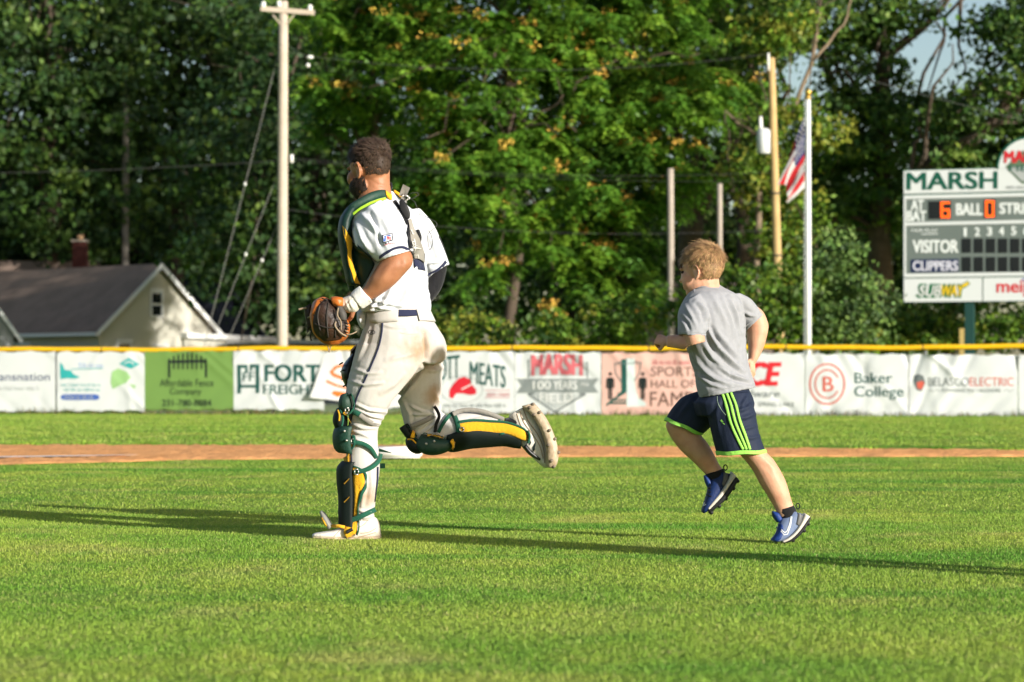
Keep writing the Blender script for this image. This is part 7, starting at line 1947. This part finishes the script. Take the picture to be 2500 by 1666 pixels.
# face marks: lashes, brow, lips
for sg in (-1, 1):
    mb = MB(); p = BC_ + BF[0] * 0.079 + BF[1] * (sg * 0.028) - BF[2] * 0.010
    ellip(mb, p, (BF[0] * 0.008, BF[1] * 0.012, BF[2] * 0.006), 10, 6); mb.build('eye', mat('eye_dark', (0.05, 0.035, 0.03), 0.2), bt, True)
    mb = MB(); mb.tube([BC_ + BF[0] * 0.086 + BF[1] * (sg * 0.016) + BF[2] * 0.010, BC_ + BF[0] * 0.085 + BF[1] * (sg * 0.030) + BF[2] * 0.013, BC_ + BF[0] * 0.074 + BF[1] * (sg * 0.042) + BF[2] * 0.008], [0.003, 0.0035, 0.002], 6); mb.build('eyebrow', mat('brow_fair', (0.18, 0.11, 0.06), 0.8), bt, True)
# hair: fair, combed forward from a crown whorl, cropped at the nape
H_FAIR = mat('hair_fair', (0.36, 0.225, 0.105), 0.55, island=0.45, spec=0.2)
WH = Vector((-0.55, 0.10, 0.80)).normalized()
def boy_reg(f, s, u, r):
    if u < -0.72: return None
    if f > 0.30 and u < 0.40 - 0.10 * f: return None
    if 0.02 < f <= 0.30 and u < -0.02: return None
    if -0.30 < f <= 0.02 and u < -0.20 and abs(s) > 0.72: return None
    v = Vector((f, s, u)); d = v - WH
    top = max(0.0, min(1.0, (u + 0.1) / 0.6))
    ln = 0.012 + 0.024 * top + (0.004 if f > 0.2 else 0)
    j = 0.22
    return ln * r.uniform(0.75, 1.2), (d.x + r.uniform(-j, j), d.y + r.uniform(-j, j), d.z - 0.35 * (1 - top) + r.uniform(-j, j)), 0.08 + 0.14 * r.random()
mb = MB(); ellip(mb, BC_ + BF[2] * 0.024 - BF[0] * 0.011, (BF[0] * 0.0895, BF[1] * 0.0722, BF[2] * 0.081), 22, 14)
bh, _ = fused('hair', mb, mat('hair_fair_under', (0.20, 0.12, 0.055), 0.9, spec=0.05), bt, 0.007, 1, (), 0.0016, 24)
strands('hair_strands', H_FAIR, bh, BC_ + BF[2] * 0.018 - BF[0] * 0.011, BF, (0.0945, 0.0790, 0.0945), 17000, boy_reg, 25, 0.0026, nclump=900, mess=0.12)

# shoes
M_BLUE = mat('shoe_blue', (0.010, 0.042, 0.20), 0.55, 0.5, 25, 0.15, 120, (0.006, 0.022, 0.11))
M_BLUEL = mat('shoe_blue_light', (0.15, 0.195, 0.32), 0.5, 0.4, 25, 0.1, 120)
M_BLUED = mat('shoe_navy', (0.006, 0.022, 0.10), 0.55, 0.5, 25, 0.15, 120, (0.004, 0.012, 0.05)); M_DKGR = mat('shoe_heel_grey', (0.10, 0.10, 0.105), 0.5); M_WSOLE = mat('midsole', (0.62, 0.57, 0.50), 0.6, 0.5, 20); M_BSOLE = mat('outsole_black', (0.015, 0.015, 0.017), 0.5)
def boy_shoe(up, mid, out, heel, collar, tongue, loop, cl, d0, mup):
    mb = MB(); loft(mb, up, BY, 18, 4, pw=0.9); sh, bv = fused('shoe', mb, mup, bt, 0.0045, 2, (), 0.0006)
    mb = MB(); loft(mb, mid, BY, 14, 4, pw=0.8); fused('midsole', mb, M_WSOLE, sh, 0.0045, 1)
    mb = MB(); loft(mb, out, BY, 14, 4, pw=0.8); o_, bo = fused('outsole', mb, M_BSOLE, sh, 0.0045, 1)
    for x, y, dx, dy in cl:
        mb = MB(); a = D(x, y, d0); b = D(x + dx, y + dy, d0)
        for dd in (-.022, .022):
            v = Vector((0, dd, 0)); mb.tube([a + v, a.lerp(b, .6) + v, b + v], [0.010, 0.009, 0.006], 7)
        mb.build('cleat', M_BSOLE, sh, True)
    mb = MB(); strip(mb, bv, heel[0], heel[1], 0.003, BY + d0 - .05, 0.004, 3); mb.build('heel_counter', M_DKGR, sh, True)
    mb = MB(); loft(mb, collar, BY, 16, 3); mb.build('sock', C_BLACKSL, bt, True)
    mb = MB(); loft(mb, tongue, BY, 10, 3); mb.build('tongue', M_BLUE, sh, True)
    mb = MB(); c = D(*loop, d0); mb.tube([c + Vector((.008 * math.cos(a), 0, .012 * math.sin(a))) for a in np.linspace(0, 6.28, 14)], 0.0025, 6); mb.build('pull_loop', C_BLACKSL, sh, True)
    return sh, bv
s1, b1 = boy_shoe([(1931, 1246, 1966, 1258, -.07, .030), (1916, 1258, 1958, 1282, -.07, .037), (1904, 1268, 1944, 1298, -.07, .040), (1898, 1284, 1930, 1310, -.072, .041), (1894, 1300, 1916, 1318, -.074, .041), (1886, 1312, 1904, 1323, -.076, .038), (1880, 1318, 1890, 1324, -.076, .025)],
    [(1962, 1252, 1978, 1262, -.07, .034), (1950, 1278, 1962, 1284, -.07, .040), (1936, 1298, 1946, 1304, -.07, .043), (1920, 1312, 1930, 1318, -.072, .044), (1904, 1320, 1914, 1325, -.074, .042)],
    [(1974, 1260, 1979, 1266, -.07, .030), (1958, 1282, 1966, 1290, -.07, .038), (1940, 1302, 1950, 1310, -.07, .042), (1922, 1316, 1932, 1322, -.072, .042), (1905, 1323, 1912, 1327, -.074, .036)],
    ([(1950, 1244), (1948, 1260), (1944, 1280)], [(1966, 1256), (1962, 1272), (1954, 1286)]),
    [(1896, 1246, 1938, 1234, -.07, .034), (1902, 1258, 1944, 1246, -.07, .034), (1910, 1272, 1946, 1262, -.07, .03)], [(1884, 1250, 1888, 1248, -.07, .02), (1886, 1262, 1906, 1254, -.07, .026), (1896, 1276, 1912, 1268, -.07, .024)], (1948, 1236),
    [(1968, 1272, 6, 10), (1958, 1290, 6, 9), (1932, 1314, 5, 8)], -.07, M_BLUEL)
mb = MB(); strip(mb, b1, [(1902, 1280), (1898, 1296), (1890, 1310), (1884, 1318)], [(1912, 1284), (1912, 1300), (1906, 1316), (1896, 1322)], 0.002, BY - .12, 0.003, 3); mb.build('toe_panel', M_BLUE, s1, True)
patch([line_px([(1932, 1262), (1928, 1280), (1922, 1296), (1916, 1301), (1910, 1296), (1908, 1290)], 2.0), line_px([(1934, 1262), (1930, 1284), (1922, 1304), (1914, 1306), (1907, 1297)], 1.6)], inkm('shoe_white_mark', (0.72, 0.73, 0.74)), 0.003, 'shoe_mark', s1, b1, BY - .12, 4)
for k in range(4):
    mb = MB(); ribbon(mb, b1, [(1888 + 3 * k, 1262 + 9 * k), (1896 + 3 * k, 1264 + 9 * k), (1906 + 2 * k, 1262 + 10 * k)], 2.6, 0.004, BY - .12, 0.004); mb.build('shoe_lace', M_BLUE, s1, True)
s2, b2 = boy_shoe([(1750, 1150, 1786, 1158, .08, .030), (1736, 1166, 1778, 1176, .08, .037), (1728, 1186, 1766, 1198, .08, .039), (1724, 1206, 1752, 1218, .08, .040), (1718, 1226, 1738, 1236, .08, .039), (1713, 1242, 1726, 1250, .08, .034), (1712, 1250, 1718, 1254, .08, .022)],
    [(1784, 1150, 1798, 1164, .08, .034), (1772, 1176, 1784, 1184, .08, .040), (1756, 1200, 1768, 1208, .08, .042), (1738, 1222, 1748, 1230, .08, .042), (1724, 1240, 1732, 1246, .08, .038)],
    [(1794, 1162, 1803, 1170, .08, .032), (1778, 1184, 1792, 1192, .08, .040), (1760, 1208, 1774, 1218, .08, .042), (1742, 1228, 1754, 1236, .08, .042), (1724, 1244, 1734, 1254, .08, .036)],
    ([(1768, 1146), (1766, 1164), (1762, 1184)], [(1786, 1158), (1782, 1176), (1772, 1192)]),
    [(1722, 1158, 1766, 1144, .08, .034), (1730, 1170, 1772, 1156, .08, .034), (1738, 1180, 1774, 1168, .08, .03)], [(1717, 1162, 1724, 1160, .08, .02), (1720, 1176, 1736, 1170, .08, .025), (1728, 1194, 1742, 1188, .08, .022)], (1771, 1142),
    [(1796, 1172, 7, 5), (1786, 1190, 7, 5), (1768, 1214, 6, 6), (1752, 1232, 6, 6), (1734, 1248, 4, 7)], .08, M_BLUED)
for k in range(4):
    mb = MB(); ribbon(mb, b2, [(1719 + 2 * k, 1178 + 10 * k), (1727 + 2 * k, 1182 + 10 * k), (1735 + k, 1182 + 10 * k)], 2.6, 0.004, BY + .03, 0.004); mb.build('shoe_lace', M_BSOLE, s2, True)
patch([line_px([(1721, 1228), (1718, 1236), (1724, 1232)], 2.0)], MATS['ink_shoe_white_mark'], 0.003, 'shoe_mark', s2, b2, BY + .03, 4)
# ---------------------------------------------------------------- a bystander just outside the frame, whose long shadow crosses the grass
OY = 8.43; OX = 2.32
SCL = F / OY; PX0 = 1250 + OX * SCL; PYG = HZ + EYE * SCL
def q(x0, z0, x1, z1, d, rd): return (PX0 + x0 * SCL, PYG - z0 * SCL, PX0 + x1 * SCL, PYG - z1 * SCL, d, rd)
ot = root('person', (OX, OY, 0), 'person in white shirt and grey trousers standing just beyond the right edge', 'person', 'bystanders')
ARMS = [[q(-.20, 1.40, -.10, 1.46, 0, .05), q(-.26, 1.20, -.16, 1.22, 0, .05), q(-.28, 1.05, -.20, 1.06, -.02, .042), q(-.27, .85, -.20, .85, -.06, .034)], [q(.10, 1.46, .20, 1.40, 0, .05), q(.16, 1.22, .26, 1.20, 0, .05), q(.20, 1.06, .28, 1.05, -.02, .042), q(.20, .85, .27, .85, -.06, .034)]]
TOR = [q(-.17, .90, .17, .90, 0, .12), q(-.18, 1.05, .18, 1.05, 0, .125), q(-.20, 1.25, .20, 1.25, 0, .13), q(-.21, 1.38, .21, 1.38, 0, .12), q(-.12, 1.48, .12, 1.48, 0, .09), q(-.06, 1.52, .06, 1.52, 0, .06)]
LEGS = [[q(s * .10 - .09, .95, s * .10 + .09, .95, 0, .11), q(s * .11 - .085, .70, s * .11 + .085, .70, 0, .09), q(s * .12 - .065, .48, s * .12 + .065, .48, 0, .068), q(s * .13 - .06, .30, s * .13 + .06, .30, .01, .06), q(s * .13 - .05, .08, s * .13 + .05, .08, .01, .05)] for s in (-1, 1)]
mb = MB(); OF = frame_of((-0.8, 0.6, 0)); OC = Vector((OX, OY, 1.68)); head(mb, OC, OF)
loft(mb, [q(-.055, 1.42, .055, 1.42, 0, .055), q(-.052, 1.60, .052, 1.60, 0, .055)], OY, 16, 2); loft(mb, TOR, OY, 20, 2, grow=-0.02)
for a in ARMS: loft(mb, a, OY, 16, 3)
for a in LEGS: loft(mb, a, OY, 16, 2, grow=-0.015)
for x, ts in ((-.235, 1), (.235, -1)): hand(mb, Vector((OX + x, OY - .06, .85)), Vector((0, -.15, -1)), Vector((x, -.2, 0)), 1.0, (20, 25, 20), ts)
fused('body', mb, S_TAN, ot, 0.007, 2)
mb = MB(); loft(mb, TOR, OY, 22, 3)
for a in ARMS: loft(mb, a[:2], OY, 18, 3, grow=0.012)
fused('shirt', mb, C_JERSEY, ot, 0.008, 2, (), 0.002, 3)
mb = MB(); loft(mb, [q(-.175, .80, .175, .80, 0, .12), q(-.175, .95, .175, .95, 0, .125)], OY, 20, 2)
for a in LEGS: loft(mb, a, OY, 18, 3, grow=0.008)
fused('trousers', mb, cloth_mat('trousers_grey', (0.25, 0.25, 0.26)), ot, 0.008, 2, (), 0.002, 4)
for s_ in (-1, 1):
    mb = MB(); c = Vector((OX + s_ * .13, OY, 0))
    mb.rings([[c + Vector((x, y * w, z * h)) for y, z in ((-1, .0), (-1, .5), (-.5, 1), (.5, 1), (1, .5), (1, 0))] for x, w, h in ((.07, .030, .06), (.03, .042, .10), (-.06, .046, .085), (-.15, .046, .05), (-.20, .030, .03))]); mb.build('shoe', M_BSOLE, ot, True)
mb = MB(); ellip(mb, OC + Vector((0, 0, .035)), (OF[0] * .105, OF[1] * .088, OF[2] * .095)); cap2, _ = fused('cap', mb, C_NAVY, ot, 0.008, 1)

# ---------------------------------------------------------------- keep to thing > part > sub-part
def depth_of(o):
    n = 0
    while o.parent is not None: o = o.parent; n += 1
    return n
for o in list(bpy.data.objects):
    while depth_of(o) > 2:
        p = o.parent; o.location = o.location + p.location; o.parent = p.parent
